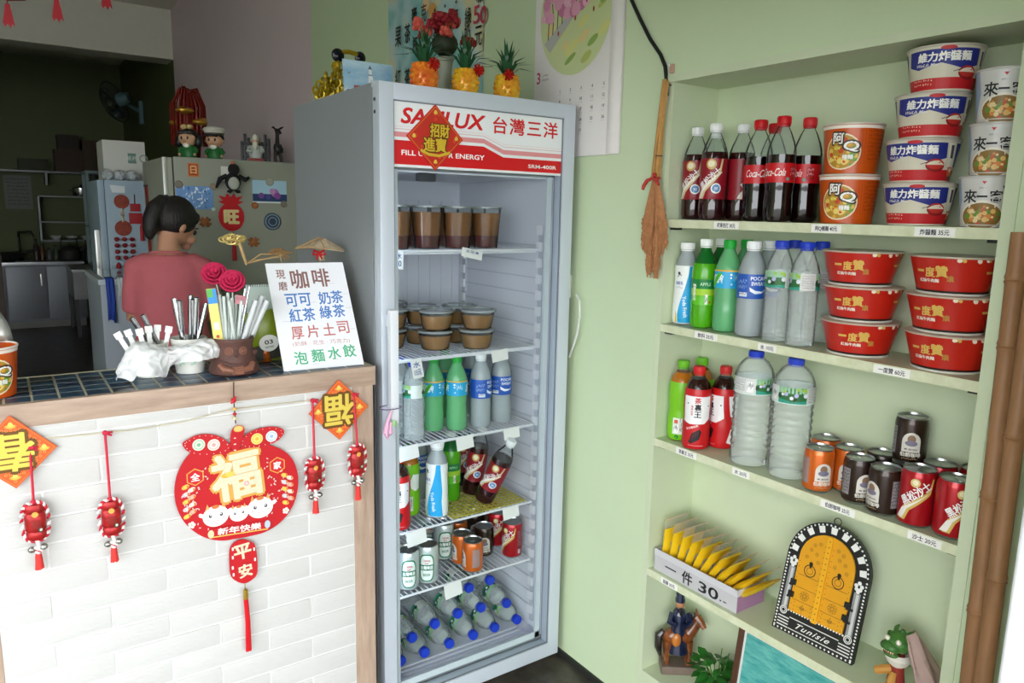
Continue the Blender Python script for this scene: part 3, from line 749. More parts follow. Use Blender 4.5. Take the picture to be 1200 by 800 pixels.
# ---- third shelf
g = 'bottled teas on the third shelf'
on_shelf('teag', 3, 793.5, 475, .060, 'green-labelled tea bottle with lime cap in front at the left end', g, -5)
on_shelf('teag', 3, 812.5, 430, .134, 'green-labelled tea bottle with lime cap standing at the back', g, 0)
on_shelf('tear', 3, 821.5, 480, .046, 'red and white tea bottle in front, with a black leaf on its label', g, 2)
on_shelf('tear', 3, 844, 470, .092, 'red and white tea bottle standing behind the front red one', g, -60)
g = 'large water bottles on the third shelf'
on_shelf('water2', 3, 881, 485, .056, 'large clear water bottle with flower picture label, left of the pair', g, 4)
on_shelf('water2', 3, 928, 485, .060, 'large clear water bottle with grey text label, right of the pair', g, -44)
def can3(kind, px, py, x, lb, g, off, dz=0): on_shelf(kind, 3, px, py, x, lb, g, off, dz)
g = 'orange coffee cans on the third shelf'
can3('orange', 963.5, 553, .046, 'orange coffee can in front, nearest the large water bottles', g, 22)
can3('orange', 966.5, 535, .120, 'orange coffee can at the very back, only its lid and shoulder showing', g, 0)
can3('orange', 996, 548, .092, 'orange coffee can standing behind, between two front cans', g, 0)
g = 'brown coffee cans on the third shelf'
can3('brown', 1009, 570, .050, 'dark brown coffee can in front, emblem turned to the right', g, 28)
can3('brown', 1043, 580, .040, 'dark brown coffee can in front with grey small print, beside the red can', g, -46)
can3('brown', 1032, 555, .118, 'dark brown coffee can at the back under the raised can', g, 0)
can3('brown', 1062, 555, .112, 'dark brown coffee can at the back wall, hidden under the stacked can', g, 0)
on_shelf('brown', 3, 1066.5, 520, .112, 'dark brown coffee can stacked on top of the others', g, 4, .1006)
g = 'red soda cans on the third shelf'
can3('redcan', 1081, 585, .044, 'red soda can in front with a gold swoosh, beside the brown cans', g, 2)
can3('redcan', 1114, 595, .042, 'red soda can right by the shelf end post', g, 34)
can3('redcan', 1104, 565, .112, 'red soda can at the back between the two front red ones', g, 0)
can3('redcan', 1129, 570, .130, 'red soda can in the back corner by the end post', g, 0)

settle()
# ================================================================== FOURTH AND BOTTOM SHELF
M_box = mat('grey_card', (196, 194, 196), .6, noise=.06, nscale=30)
c0 = OX(766, 655, .012); c1 = OX(862, 716, .012)
by0, by1 = c1.y, c0.y-.002
bx = thing('card_tray', 'grey card tray lettered with a price, full of yellow sachets, on the fourth shelf', 'box', (.07, (by0+by1)/2, ZS[4]+.0003), 0)
LY = (by1-by0)/2; LX = .056; HZ = .062
m = MB(); m.box(-LX, LX, -LY, LY, 0, .002); m.box(-LX, -LX+.003, -LY, LY, .002, HZ); m.box(LX-.003, LX, -LY, LY, .002, HZ); m.box(-LX+.003, LX-.003, -LY, -LY+.003, .002, HZ); m.box(-LX+.003, LX-.003, LY-.003, LY, .002, HZ)
m.build('tray', M_box, bx, False)
m = MB(); m.box(-LX-.0016, -LX-.0002, -LY-.0016, LY+.001, HZ-.017, HZ+.0008); m.box(-LX, LX, -LY-.0016, -LY-.0002, HZ-.017, HZ+.0008)
m.build('rim_band', mat('grey_card_rim', (206, 204, 206), .6), bx, False)
m = MB(); m.box(-LX+.002, LX-.002, -LY-.0008, -LY-.0001, .001, HZ-.018); m.build('purple_end', mat('mauve_card', (160, 118, 150), .6), bx, False)
a = Art(); k_ = LY/.105
a.rect(-.075*k_, .0245, -.045*k_, .0285, '#17171a'); a.text('件', -.016*k_, .025, .036, '#17171a', bold=.05); a.text('30', .038*k_, .023, .029, '#17171a', w=.048*k_, bold=.06); a.rect(.066*k_, .0125, .07*k_, .0165, '#17171a'); a.rect(.074*k_, .014, .082*k_, .017, '#17171a')
a.build('print', bx, lambda u, v, d: Vector((-LX-.0002-d, -u, v-.002)))
M_zip = clear('zip_bag', (246, 246, 240), .25, .12, milk=.3, milkcol='#f2f2e8')
M_sach = mat('yellow_sachet', (240, 200, 30), .45, noise=.12, nscale=25)
n = 11
for i in range(n):
    f = i/(n-1); tilt = R(-4-44*f**1.1)      # leaning more towards the near end
    yy = LY-.012-(2*LY-.03)*(i/(n-.2))
    lab = ['first yellow sachet in the tray, standing upright at the far end', 'second yellow sachet from the far end of the tray', 'third yellow sachet from the far end of the tray', 'fourth yellow sachet from the far end of the tray', 'fifth yellow sachet from the far end of the tray', 'sixth yellow sachet, in the middle of the tray', 'fifth yellow sachet from the near end, leaning in the tray', 'fourth yellow sachet from the near end, leaning in the tray', 'third yellow sachet from the near end, leaning in the tray', 'second yellow sachet from the near end, leaning low in the tray', 'last yellow sachet, lying lowest at the near end of the tray'][i]
    t = thing('sachet', lab, 'sachet', (.07, bx.location.y+yy, ZS[4]+.0035+.012*f), 0, 'yellow sachets in the card tray', (-tilt*-1, 0, 0))
    t.rotation_euler = (-tilt, 0, 0) if False else (R(4+46*f), 0, 0)
    m = MB(); W_ = .044
    for s_ in (1,):
        P = []
        for iz in range(7):
            z = .004+.116*iz/6; th = .0072*math.sin(PI*min(1, (iz+.35)/6.7))+.0015
            P.append((z, th))
        vs = []; fs = []
        for z, th in P: vs += [(-W_, 0, z), (-W_*.72, -th, z), (W_*.72, -th, z), (W_, 0, z), (W_*.72, th, z), (-W_*.72, th, z)]
        for r_ in range(len(P)-1):
            for k in range(6): fs.append((r_*6+k, r_*6+(k+1) % 6, r_*6+6+(k+1) % 6, r_*6+6+k))
        fs += [(0, 5, 4, 3, 2, 1), tuple(36+k for k in range(6))]
        m.add(vs, fs)
    m.build('packet', M_sach, t)
    m = MB(); m.add([(-W_-.003, 0, .112), (W_+.003, 0, .112), (W_+.003, 0, .152), (-W_-.003, 0, .152)], [(0, 1, 2, 3)]); m.build('zip_bag_top', M_zip, t, False)
    m = MB(); m.box(-W_-.003, W_+.003, -.0006, .0006, .1485, .1497); m.build('zip_strip', pc('#dba58a', .4), t, False)
    a = Art(); a.rect(-.022, .03, -.010, .082, '#a9bfe0').rect(-.010, .03, .004, .082, '#cfc8ca').line([(-.012, .035), (-.006, .078)], .002, '#c8403a'); a.marks(-.02, .003, .055, .03, '#7a86ac', 6, i)
    a.build('print', t, lambda u, v, d: Vector((u, -.0090-d, v)))
# ---- painted door plaque
M_blk = mat('plaque_black', (22, 22, 22), .4); 
pb = OX(985, 772, .03)
pl = thing('door_plaque', 'arched black, white and yellow painted door plaque leaning on the fourth shelf', 'plaque', (.050, OX(950, 745, .050).y, ZS[4]+.0005), 0)
pl.rotation_euler = (R(-13), 0, R(-90)+R(3)); pl.scale = (1.1, 1.1, 1.1)
PW, PH = .0925, .265   # scaled up below
zs_ = PH-PW
out = [(-PW, 0), (PW, 0)]+[(PW*math.cos(PI*i/20), zs_+PW*math.sin(PI*i/20)) for i in range(21)]
MB().prism(out, .012).build('board', M_blk, pl, False)
a = Art()
def arch(w, z0, h, n=18): return [(-w, z0), (w, z0)]+[(w*math.cos(PI*i/n), h-w+w*math.sin(PI*i/n)) for i in range(n+1)]
# dotted border
dots = []
for i in range(24): dots += [(-PW+.0045, .008+(zs_-.01)*i/23), (PW-.0045, .008+(zs_-.01)*i/23)]
for i in range(1, 30): dots.append(((PW-.0045)*math.cos(PI*i/30), zs_+(PW-.0045)*math.sin(PI*i/30)))
for i in range(20): dots += [(-PW+.0045+(2*PW-.009)*i/19, .0045), (-PW+.03+(2*PW-.06)*i/19, .05)]
for x, z in dots: a.disc(x, z, .0022, '#e6e6e0', n=8)
for i in range(9):
    q = PI*(.06+.88*i/8); r_ = .078
    cx, cz = r_*math.cos(q), zs_+r_*math.sin(q); d1 = Vector((math.cos(q), math.sin(q))); d2 = Vector((-d1.y, d1.x)); s_ = .0072
    a.poly([(cx+(d1*u+d2*v).x*s_, cz+(d1*u+d2*v).y*s_) for u, v in ((-1, -.85), (1, -1), (1, 1), (-1, .85))], '#e8e8e4')
for sx in (-1, 1):
    a.rect(sx*.074-.007, .052, sx*.074+.007, .145, '#8e8e8e'); a.rect(sx*.074-.002, .056, sx*.074+.004, .142, '#c9c9c6')
    for i, (dx, dz) in enumerate([(0, .166), (-.006, .16), (.006, .16), (-.004, .153), (.004, .153), (0, .148)]): a.disc(sx*.074+dx, dz, .0042, '#e4e4e0', n=10)
    a.ring(sx*.074, .046, .009, .0022, '#dcdcd8', 14); a.ring(sx*.074, .046, .0055, .0018, '#dcdcd8', 12)
for i in range(4): a.line([(-PW+.01, .012+.0065*i), (-.058, .012+.0065*i)], .0025, '#dededa'); a.line([(.058, .012+.0065*i), (PW-.01, .012+.0065*i)], .0025, '#dededa')
a.line([(-.056, .012), (.056, .012)], .002, '#dededa'); a.line([(-.056, .036), (.056, .036)], .002, '#dededa')
a.text('Tunisie', 0, .024, .012, '#e8e8e4', w=.078, shear=.55, bold=.02, space=1.2)
a.build('border_print', pl, mp_xz(0))
M_yel = mat('plaque_yellow', (224, 158, 18), .45, noise=.08, nscale=20)
yd = MB(); yd.prism(arch(.062, .052, .238), .004); 
d_ = yd.build('yellow_doors', M_yel, pl, False); d_.location = (0, -.004, 0)
cs = MB(); cs.prism([(-.0055, .048), (.0055, .048), (.0055, .236), (-.0055, .236)], .004).build('centre_strip', mat('plaque_yellow_strip', (232, 170, 24), .45), pl, False, (0, -.0078, 0))
a = Art()
for i in range(15): a.disc(0, .056+.0122*i, .0014, '#5a3c08', n=7)
a.build('strip_dots', pl, mp_xz(-.0078))
a = Art(.0001)
for sx in (-1, 1):
    cx = sx*.032
    a.line([(cx-.024*1, .108), (cx+.024, .108)], .001, '#6a4a0c'); a.line([(cx-.024, .079), (cx+.024, .079)], .001, '#6a4a0c'); a.line([(cx-.024, .136), (cx+.024, .136)], .001, '#6a4a0c')
    a.ring(cx, .15, .0135, .002, '#2a1c08', 20); a.disc(cx, .166, .0045, '#20160a', n=10); a.disc(cx, .162, .003, '#20160a', ry=.006, n=10); a.ring(cx, .15, .0075, .001, '#4a320a', 14)
    for k in range(8): q = 2*PI*k/8; a.ring(cx+.0065*math.cos(q), .0935+.0065*math.sin(q), .0042, .0008, '#7a5610', 10)
    for k in range(3):
        for j in range(3): a.disc(cx-.019+.019*k, .0565+.0085*j, .0011, '#5a3c08', n=6)
    a.text('❉', cx, .066, .011, '#7a5610'); a.line([(cx-.013, .066), (cx+.013, .066)], .0008, '#7a5610')
    for (dx, dz) in ((-.013, .178), (.008, .19), (-.006, .196), (.014, .174), (0, .208), (sx*-.012, .214)): a.ring(cx+dx, dz, .004, .0008, '#6a4a0c', 9); a.disc(cx+dx, dz, .0012, '#5a3c08', n=6)
    for k in range(14): a.disc(sx*.0095, .056+.012*k, .001, '#5a3c08', n=6)
    for k in range(10): a.disc(sx*.058, .056+.012*k, .001, '#5a3c08', n=6)
a.build('door_print', pl, mp_xz(-.0041))
for sx in (-1, 1):
    for z in (.088, .115):
        m = MB(); m.box(sx*.062-.006, sx*.062+.006, -.009, -.004, z-.006, z+.006); m.box(sx*.062-.002, sx*.062+.01*sx+.002, -.0085, -.004, z-.009, z-.005); m.build('hinge', M_blk, pl, False)
MB().tube([(.008*math.cos(2*PI*i/16), .006, PH+.006+.008*math.sin(2*PI*i/16)) for i in range(16)], .001, 6, True).build('hanging_ring', mat('wire', (50, 48, 44), .4, metal=.6), pl)
# ---- dragon head rattle with cloth
dg = thing('dragon_figurine', 'green dragon head toy with pink cloth body on the fourth shelf', 'figurine', (.075, OX(1052, 775, .075).y, ZS[4]+.0004), 0)
dg.rotation_euler = (0, 0, face(.075, dg.location.y, -28)); dg.scale = (1.12, 1.12, 1.12)
m = MB(); m.ball((0, 0, .088), .024, sx=1.05, sy=1.1, sz=.85); m.ball((-.006, -.022, .082), .016, sx=1.15, sy=.8, sz=.75); m.ball((-.004, -.02, .068), .013, sx=1.1, sy=.8, sz=.45)
for sx in (-1, 1): m.tube([(sx*.01, .0, .104), (sx*.014, .008, .110), (sx*.014, .016, .112)], [.005, .004, .002], 6); m.ball((sx*.02, .004, .092), .009, 8, 6, sy=.5)
for k in range(5): m.ball((0, .006+.006*k, .108-.006*k), .005, 7, 5)
m.build('head', mat('dragon_green', (86, 138, 58), .4, noise=1, nscale=45, col2=(38, 86, 38)), dg)
m = MB()
for sx in (-1, 1): m.ball((sx*.011-.002, -.022, .098), .0052, 9, 7)
m.build('eye', pc('#efe9d6', .3), dg)
m = MB(); m.ball((-.005, -.026, .0755), .012, sx=1.1, sy=.7, sz=.3); m.build('mouth', pc('#8a2f24', .5), dg)
m = MB()
for k in range(6): m.lathe([(.0018, 0), (0, -.005)], 6, (-.014+.004*k, -.034+.001*abs(k-2.5), .079))
m.build('tooth', pc('#f1ecd8', .4), dg)['kind'] = 'stuff'
m = MB(); m.lathe([(0, 0), (.014, .0), (.016, .006), (.013, .03), (.011, .062), (0, .066)], 14); m.build('body', mat('dragon_cloth_red', (158, 52, 40), .7, noise=.2, nscale=40), dg)
m = MB(); m.lathe([(.0125, .04), (.02, .047), (.0245, .058), (.018, .066)], 14); m.build('collar', pc('#e6dfd2', .7), dg)
m = MB(); m.tube([(-.006, -.004, .03), (-.02, -.012, .024), (-.032, -.014, .016)], [.009, .009, .008], 8); m.tube([(.008, -.02, .0), (.004, -.024, .012), (.002, -.014, .03)], [.008, .0085, .006], 8); m.build('paw', mat('dragon_tan', (196, 140, 66), .6), dg)
m = MB(); N = 9
vs = []; fs = []
for i in range(N):
    f = i/(N-1); cx, cz = .012+.085*f, .098-.085*f**.8
    for k in range(7):
        g_ = k/6-.5; vs.append((cx+.01*math.cos(k*2.1+i*.5), .012-.02*f+g_*.085*(.55+.6*f), cz+.005*math.sin(k*1.9+i*.7)+.02*(1-abs(g_)*2)))
for i in range(N-1):
    for k in range(6): fs.append((i*7+k, i*7+k+1, i*7+8+k, i*7+7+k))
m.add(vs, fs); o = m.build('cloth', mat('dusty_pink_cloth', (190, 160, 152), .85, noise=.12, nscale=30), dg)
sd = o.modifiers.new('thick', 'SOLIDIFY'); sd.thickness = .006; ss = o.modifiers.new('sub', 'SUBSURF'); ss.levels = 1; ss.render_levels = 1
# ---- bottom shelf: horse rider, plant, framed painting
rx = OX(793, 770, .085)
hr = thing('horse_rider_figurine', 'glazed ceramic rider in a dark blue robe on a brown horse', 'figurine', (.085, rx.y, ZS[5]+.0004), 0)
hr.rotation_euler = (0, 0, face(.085, rx.y, 12)); hr.scale = (.86, .86, .86)
M_gh = mat('brown_glaze', (150, 84, 40), .15, noise=1, nscale=25, col2=(70, 38, 22), coat=.5); M_gb = mat('blue_glaze', (28, 36, 66), .12, noise=.3, nscale=20, coat=.6); M_gd = mat('dark_glaze', (40, 34, 32), .15, coat=.4); M_gs = mat('clay_skin', (176, 122, 84), .4)
m = MB(); m.ball((0, 0, .125), .036, 16, 10, sx=1.5, sy=.85, sz=.95)
for sx in (-1, 1):
    for sy in (-1, 1): m.tube([(sx*.035, sy*.014, .115), (sx*.038, sy*.015, .07), (sx*.036, sy*.015, .03)], [.015, .010, .009], 8)
m.tube([(.036, 0, .14), (.058, -.002, .175), (.064, -.006, .195)], [.024, .018, .014], 10); m.tube([(.058, -.004, .2), (.072, -.018, .186), (.08, -.03, .172)], [.014, .012, .008], 8)
for sy in (-1, 1): m.tube([(.058, sy*.008, .208), (.057, sy*.01, .222)], [.005, .001], 6)
m.build('horse', M_gh, hr)
m = MB(); m.tube([(-.05, 0, .145), (-.066, -.004, .13), (-.066, -.006, .09), (-.058, -.004, .055)], [.008, .014, .013, .006], 8); m.build('tail', M_gd, hr)
m = MB(); m.tube([(.048, .0, .21), (.04, .0, .185), (.03, 0, .162)], [.006, .009, .006], 7); m.build('mane', M_gd, hr)
m = MB(); m.lathe([(.046, .075), (.04, .11), (.033, .145), (.026, .18), (.028, .205), (.02, .222), (.008, .228)], 14, (0, 0, 0), None, .9, .85)
for sx in (-1, 1): m.tube([(sx*.024, -.004, .212), (sx*.034, -.018, .186), (sx*.014, -.034, .178)], [.011, .0115, .008], 8)
m.build('robe', M_gb, hr)
m = MB(); m.ball((0, -.003, .243), .0155, 12, 9, sz=1.15); m.ball((0, -.018, .241), .004, 6, 5); m.build('head', M_gs, hr)
m = MB(); m.tube([(0, -.013, .236), (0, -.019, .218), (0, -.02, .204)], [.006, .005, .001], 6); m.build('beard', M_gd, hr)
m = MB(); m.lathe([(.017, .252), (.017, .262), (.014, .27), (.0155, .29), (.013, .294), (0, .295)], 12); m.build('hat', M_gb, hr)
m = MB(); m.ball((-.01, -.028, .125), .02, 10, 8, sx=.8, sy=.5, sz=1.25); m.build('saddle_flap', mat('ochre_glaze', (186, 112, 44), .2, coat=.4), hr)
m = MB(); m.bbox(-.055, .055, -.034, .034, 0, .03, .006); m.build('plinth', mat('grey_clay', (120, 104, 92), .5, noise=.2, nscale=30), hr)
pp = OX(838, 795, .06)
pt = thing('potted_plant', 'small leafy green plant in a pot between the rider and the painting', 'plant', (.062, pp.y, ZS[5]+.0004), 0)
MB().lathe([(0, 0), (.028, 0), (.034, .05), (.036, .052), (.032, .052), (.03, .046), (0, .046)], 18).build('pot', mat('pot_clay', (120, 70, 48), .6), pt)
M_leaf = mat('leaf_green', (40, 108, 34), .35, noise=.35, nscale=30)
rd = random.Random(11)
leaf = MB(); L_ = [(0, 0, 0), (.011, .012, .002), (.012, .026, .001), (0, .044, -.008), (-.012, .026, .001), (-.011, .012, .002), (0, .02, .005)]
leaf.add(L_, [(0, 1, 6), (1, 2, 6), (2, 3, 6), (3, 4, 6), (4, 5, 6), (5, 0, 6)]); lm = leaf.mesh('leaf', M_leaf, True)
m = MB()
for k in range(9):
    q = k*2.4; m.tube([(0, 0, .045), (.02*math.cos(q), .02*math.sin(q), .085), (.034*math.cos(q), .03*math.sin(q), .105+.02*(k % 3))], .0014, 5)
m.build('stem', mat('stem_green', (70, 120, 50), .5), pt)
for k in range(64):
    q = rd.random()*2*PI; rr = .05*math.sqrt(rd.random()); z = .075+.06*rd.random()*(1-rr/.09)
    o = empty_mesh_ob('leaf', lm, pt); o.location = (rr*math.cos(q)*.8, rr*math.sin(q)*1.05, z); o.rotation_euler = (rd.uniform(-.5, .5), rd.uniform(-.4, .4), q-PI/2+rd.uniform(-.6, .6)); s_ = rd.uniform(.7, 1.1); o.scale = (s_, s_, s_)
fx = OX(857, 735, .03); fx2 = OX(990, 800, .03)
fw = (fx.y-fx2.y)/2+.02
fp = thing('framed_painting', 'brown framed painting of turquoise sea leaning on the bottom shelf', 'painting', (.030, fx.y-fw, ZS[5]+.0005), 0)
fh = fx.z-ZS[5]+.012
fp.rotation_euler = (R(-7), 0, R(-90))
M_frame = mat('dark_brown_frame', (92, 58, 40), .4, noise=.4, nscale=12, stretch=(2, 2, 12))
m = MB(); b_ = .016
m.bbox(-fw, fw, 0, .016, fh-b_, fh, .003); m.bbox(-fw, fw, 0, .016, 0, b_, .003); m.bbox(-fw, -fw+b_, 0, .016, b_, fh-b_, .003); m.bbox(fw-b_, fw, 0, .016, b_, fh-b_, .003)
m.build('frame', M_frame, fp)
MB().box(-fw+b_, fw-b_, .006, .010, b_, fh-b_).build('mount', pc('#d8dcd6', .5), fp, False)
MB().box(-fw+b_+.008, fw-b_-.008, .004, .0065, b_+.008, fh-b_-.008).build('sea_picture', mat('turquoise_sea', (118, 196, 184), .25, noise=1, nscale=14, col2=(40, 140, 138), stretch=(1, 1, 4), coat=.3), fp, False)
# ================================================================== GLASS DOOR DRINKS FRIDGE
FX0, FX1, FZ1 = -.6575, -.0370, 1.7765
M_steel = mat('fridge_grey_paint', (150, 155, 158), .35, spec=.5, metal=.15)
M_frame2 = mat('door_frame_grey', (198, 206, 216), .35, metal=.1)
M_liner = mat('white_liner', (226, 228, 236), .4)
M_glass = clear('door_glass', (244, 248, 248), .10, .01)
fr = thing('drinks_fridge', 'tall grey glass door drinks fridge with red and white header sign', 'fridge', (-.347, .3, 0))
def fp_(m, n, mm, sm=False, par=None):
    o = m.build(n, mm, par or fr, sm); 
    if not par: o.location = (.347, -.3, 0)
    return o
IX0, IX1, IY0, IY1, IZ0, IZ1 = -.622, -.072, .05, .60, .095, 1.565
m = MB()
m.box(FX0, IX0, .046, .635, .04, FZ1); m.box(IX1, FX1, .046, .635, .04, FZ1); m.box(IX0, IX1, .60, .635, .04, FZ1); m.box(IX0, IX1, .046, .60, .04, IZ0-.006); m.box(IX0, IX1, .046, .60, IZ1+.004, FZ1)
fp_(m, 'cabinet', M_steel)
m = MB()
m.box(IX0, IX0+.003, IY0, IY1, IZ0, IZ1); m.box(IX1-.003, IX1, IY0, IY1, IZ0, IZ1); m.box(IX0+.003, IX1-.003, IY1-.003, IY1, IZ0, IZ1); m.box(IX0, IX1, IY0, IY1, IZ0-.006, IZ0); m.box(IX0, IX1, IY0, IY1, IZ1, IZ1+.004)
fp_(m, 'liner', M_liner)
m = MB()
for i in range(3): m.bbox(-.56+.0*i, -.12, .075+.02*i, .085+.02*i, IZ0, IZ0+.006, .003)
fp_(m, 'floor_rib', M_liner)['kind'] = 'stuff'
# feet
for x in (-.62, -.09):
    for y in (.08, .58): fp_(MB().lathe([(0, 0), (.018, 0), (.018, .008), (.01, .012), (.01, .042), (0, .042)], 12, (x, y, 0)), 'foot', mat('foot_plastic', (170, 176, 180), .5), True)
# door
dr = bpy.data.objects.new('door', None); COL.objects.link(dr); dr.parent = fr; dr.location = (.347, -.3, 0)
ZD0 = .0364; GX0, GX1, GZ0, GZ1 = -.618, -.078, .083, 1.736
m = MB(); m.bbox(FX0+.0005, GX0, 0, .04, ZD0, FZ1, .003); m.bbox(GX1, FX1, 0, .04, ZD0, FZ1, .003); m.bbox(GX0-.001, GX1+.001, 0, .04, ZD0, GZ0, .003); m.bbox(GX0-.001, GX1+.001, 0, .04, GZ1, FZ1, .003)
fp_(m, 'door_frame', M_frame2, True, dr)
m = MB(); gk = .0025
m.box(GX0, GX0+gk, .004, .009, GZ0, GZ1); m.box(GX1-gk, GX1, .004, .009, GZ0, GZ1); m.box(GX0, GX1, .004, .009, GZ0, GZ0+gk); m.box(GX0, GX1, .004, .009, GZ1-gk, GZ1)
fp_(m, 'gasket', mat('gasket_rubber', (120, 126, 134), .5), False, dr)
m = MB(); m.box(GX0+.01, GX0+.028, .038, .046, GZ0+.01, 1.57); m.box(GX1-.028, GX1-.01, .038, .046, GZ0+.01, 1.57); m.box(GX0+.01, GX1-.01, .038, .046, GZ0+.01, GZ0+.03)
fp_(m, 'inner_seal', mat('pale_seal', (212, 220, 224), .4), False, dr)
m = MB(); m.add([(GX0, .010, GZ0), (GX1, .010, GZ0), (GX1, .010, 1.572), (GX0, .010, 1.572)], [(0, 1, 2, 3)]); fp_(m, 'glass_pane', M_glass, False, dr)
HZ0, HZ1 = 1.574, 1.735
fp_(MB().box(GX0+.001, GX1-.001, .008, .014, HZ0, HZ1), 'header_sign', pc('#eef1f2', .2), False, dr)
hs = dr.children[-1]
a = Art(.0002); W2 = GX1-GX0
X = lambda u: GX0+W2*u
Z = lambda v: HZ0+(HZ1-HZ0)*v
red = '#d2161b'
a.poly([(X(0), Z(.04)), (X(1), Z(.04)), (X(1), Z(.255)), (X(.62), Z(.255)), (X(.5), Z(.41)), (X(0), Z(.41))], red)
a.poly([(X(0), Z(.46)), (X(.5), Z(.46)), (X(.62), Z(.305)), (X(1), Z(.305)), (X(1), Z(.38)), (X(.62), Z(.38)), (X(.5), Z(.535)), (X(0), Z(.535))], '#e39496')
a.line([(X(0), Z(.58)), (X(.5), Z(.58)), (X(.62), Z(.43)), (X(1), Z(.43))], .0014, '#e0a9aa'); a.line([(X(0), Z(.62)), (X(.5), Z(.62)), (X(.62), Z(.47)), (X(1), Z(.47))], .0008, '#e4bcbc')
a.text('SANLUX', X(.275), Z(.79), .038, red, w=.25, shear=.22, bold=.085)
a.text('台灣三洋', X(.76), Z(.78), .044, red, w=.222, bold=.035, space=1.15)
a.text('FILL UP YOUR ENERGY', X(.275), Z(.225), .0125, '#f6f2f0', w=.248, bold=.08); a.text('SRM-400R', X(.87), Z(.135), .010, '#f6f2f0', w=.1, bold=.08)
a.build('header_print', hs, lambda u, v, d: Vector((u, .008-d, v)))
# handle
h0 = OY(458.5, 400, -.03); h1 = OY(466.5, 400, -.03)
m = MB(); m.bbox(h0.x-.004, h1.x, -.034, -.016, .915, 1.215, .004); m.box(h0.x, h1.x-.004, -.018, .001, .93, .96); m.box(h0.x, h1.x-.004, -.018, .001, 1.17, 1.2)
fp_(m, 'handle', mat('handle_white', (222, 226, 232), .35), True, dr)
m = MB(); m.box(FX0+.001, FX0+.004, -.0005, .043, 1.71, 1.72)
# hinge screws on top left edge
for z in (1.735, 1.705): fp_(MB().lathe([(0, 0), (.005, 0), (.004, .002), (0, .002)], 8, (0, 0, 0), Matrix.Translation((FX0-.0002, .025, z)) @ Matrix.Rotation(R(-90), 4, 'Y')), 'screw', mat('screw', (90, 92, 96), .4, metal=.8), True, dr)
fp_(MB().box(FX0, FX0+.02, .036, .047, 1.766, FZ1+.0045), 'hinge', M_frame2, False, dr)
# lamp holder under the header, added tube in the left corner
fp_(MB().bbox(-.52, -.47, .052, .075, IZ1-.022, IZ1-.001, .003), 'lamp_holder', mat('dark_lamp_holder', (60, 62, 66), .5), True)
lt = MB().cyl((IX0+.014, .064, .3), (IX0+.014, .064, 1.5), .007, n=10); fp_(lt, 'unseen_fill_tube', mat('fill_tube_glow', (240, 246, 255), .4, emit=(225, 238, 255), estr=9.0), True)  # unseen glowing tube, added behind the left frame to brighten the interior
# side racks with white clips
for sx, xx in ((1, IX1-.003), (-1, IX0+.003)):
    for yy in (.085, .54):
        m = MB(); m.box(min(xx, xx-sx*.008), max(xx, xx-sx*.008), yy, yy+.018, .12, 1.42); rk = fp_(m, 'shelf_rail', mat('rail_grey', (196, 200, 208), .4))
        for k in range(26):
            z = .15+.05*k
            MB().box(min(xx-sx*.008, xx-sx*.016), max(xx-sx*.008, xx-sx*.016), yy-.002, yy+.02, z, z+.028).build('rail_clip', pc('#f0f1f4', .4), rk, False)
    for k in range(24):
        pass
m = MB()
for k in range(25): m.box(IX1-.0075, IX1-.003, .105, .54, .165+.05*k, .169+.05*k); m.box(IX0+.003, IX0+.0075, .105, .54, .165+.05*k, .169+.05*k)
fp_(m, 'liner_groove', mat('rib_grey', (204, 206, 216), .45))['kind'] = 'stuff'  # raised strips, slightly greyer than the liner
m = MB()
for k in range(12): m.box(-.6+.045*k, -.598+.045*k, IY1-.006, IY1-.003, .3, 1.5)
fp_(m, 'back_rib', M_liner)['kind'] = 'stuff'
# wire shelves
FS = {'A': 1.360, 'B': 1.0585, 'C': .808, 'D': .549, 'E': .350}
M_wire = mat('white_wire', (232, 234, 238), .35)
SX0, SX1, SY0, SY1 = -.607, -.098, .088, .575
for nme, z in FS.items():
    sh = thing('wire_shelf', {'A': 'top white wire shelf in the drinks fridge, under the tall brown jelly cups', 'B': 'second white wire shelf in the fridge, under the lidded jelly tubs', 'C': 'third white wire shelf in the fridge, under the sports drinks', 'D': 'fourth white wire shelf in the fridge, partly covered by a yellow mat', 'E': 'lowest white wire shelf in the fridge, under the chilled cans'}[nme], 'shelf', (0, .3, z), 0, 'wire shelves of the drinks fridge')
    m = MB()
    for yy in (SY0, SY1): m.tube([(SX0, yy-.3, -.004), (SX1, yy-.3, -.004)], .0036, 8)
    for xx in (SX0, SX1): m.tube([(xx, SY0-.3, -.004), (xx, SY1-.3, -.004)], .0036, 8)
    m.tube([(SX0, SY0-.3+.012, -.011), (SX1, SY0-.3+.012, -.011)], .003, 6); m.tube([(SX0, -.0, -.0085), (SX1, -.0, -.0085)], .003, 6)
    m.build('rim', M_wire, sh)
    nw = 30
    wm = MB().tube([(0, SY0-.3, -.0018), (0, SY1-.3, -.0018)], .0017, 6).mesh('wire', M_wire, True)
    for k in range(1, nw):
        o = empty_mesh_ob('wire', wm, sh); o.location = (SX0+(SX1-SX0)*k/nw, 0, 0)
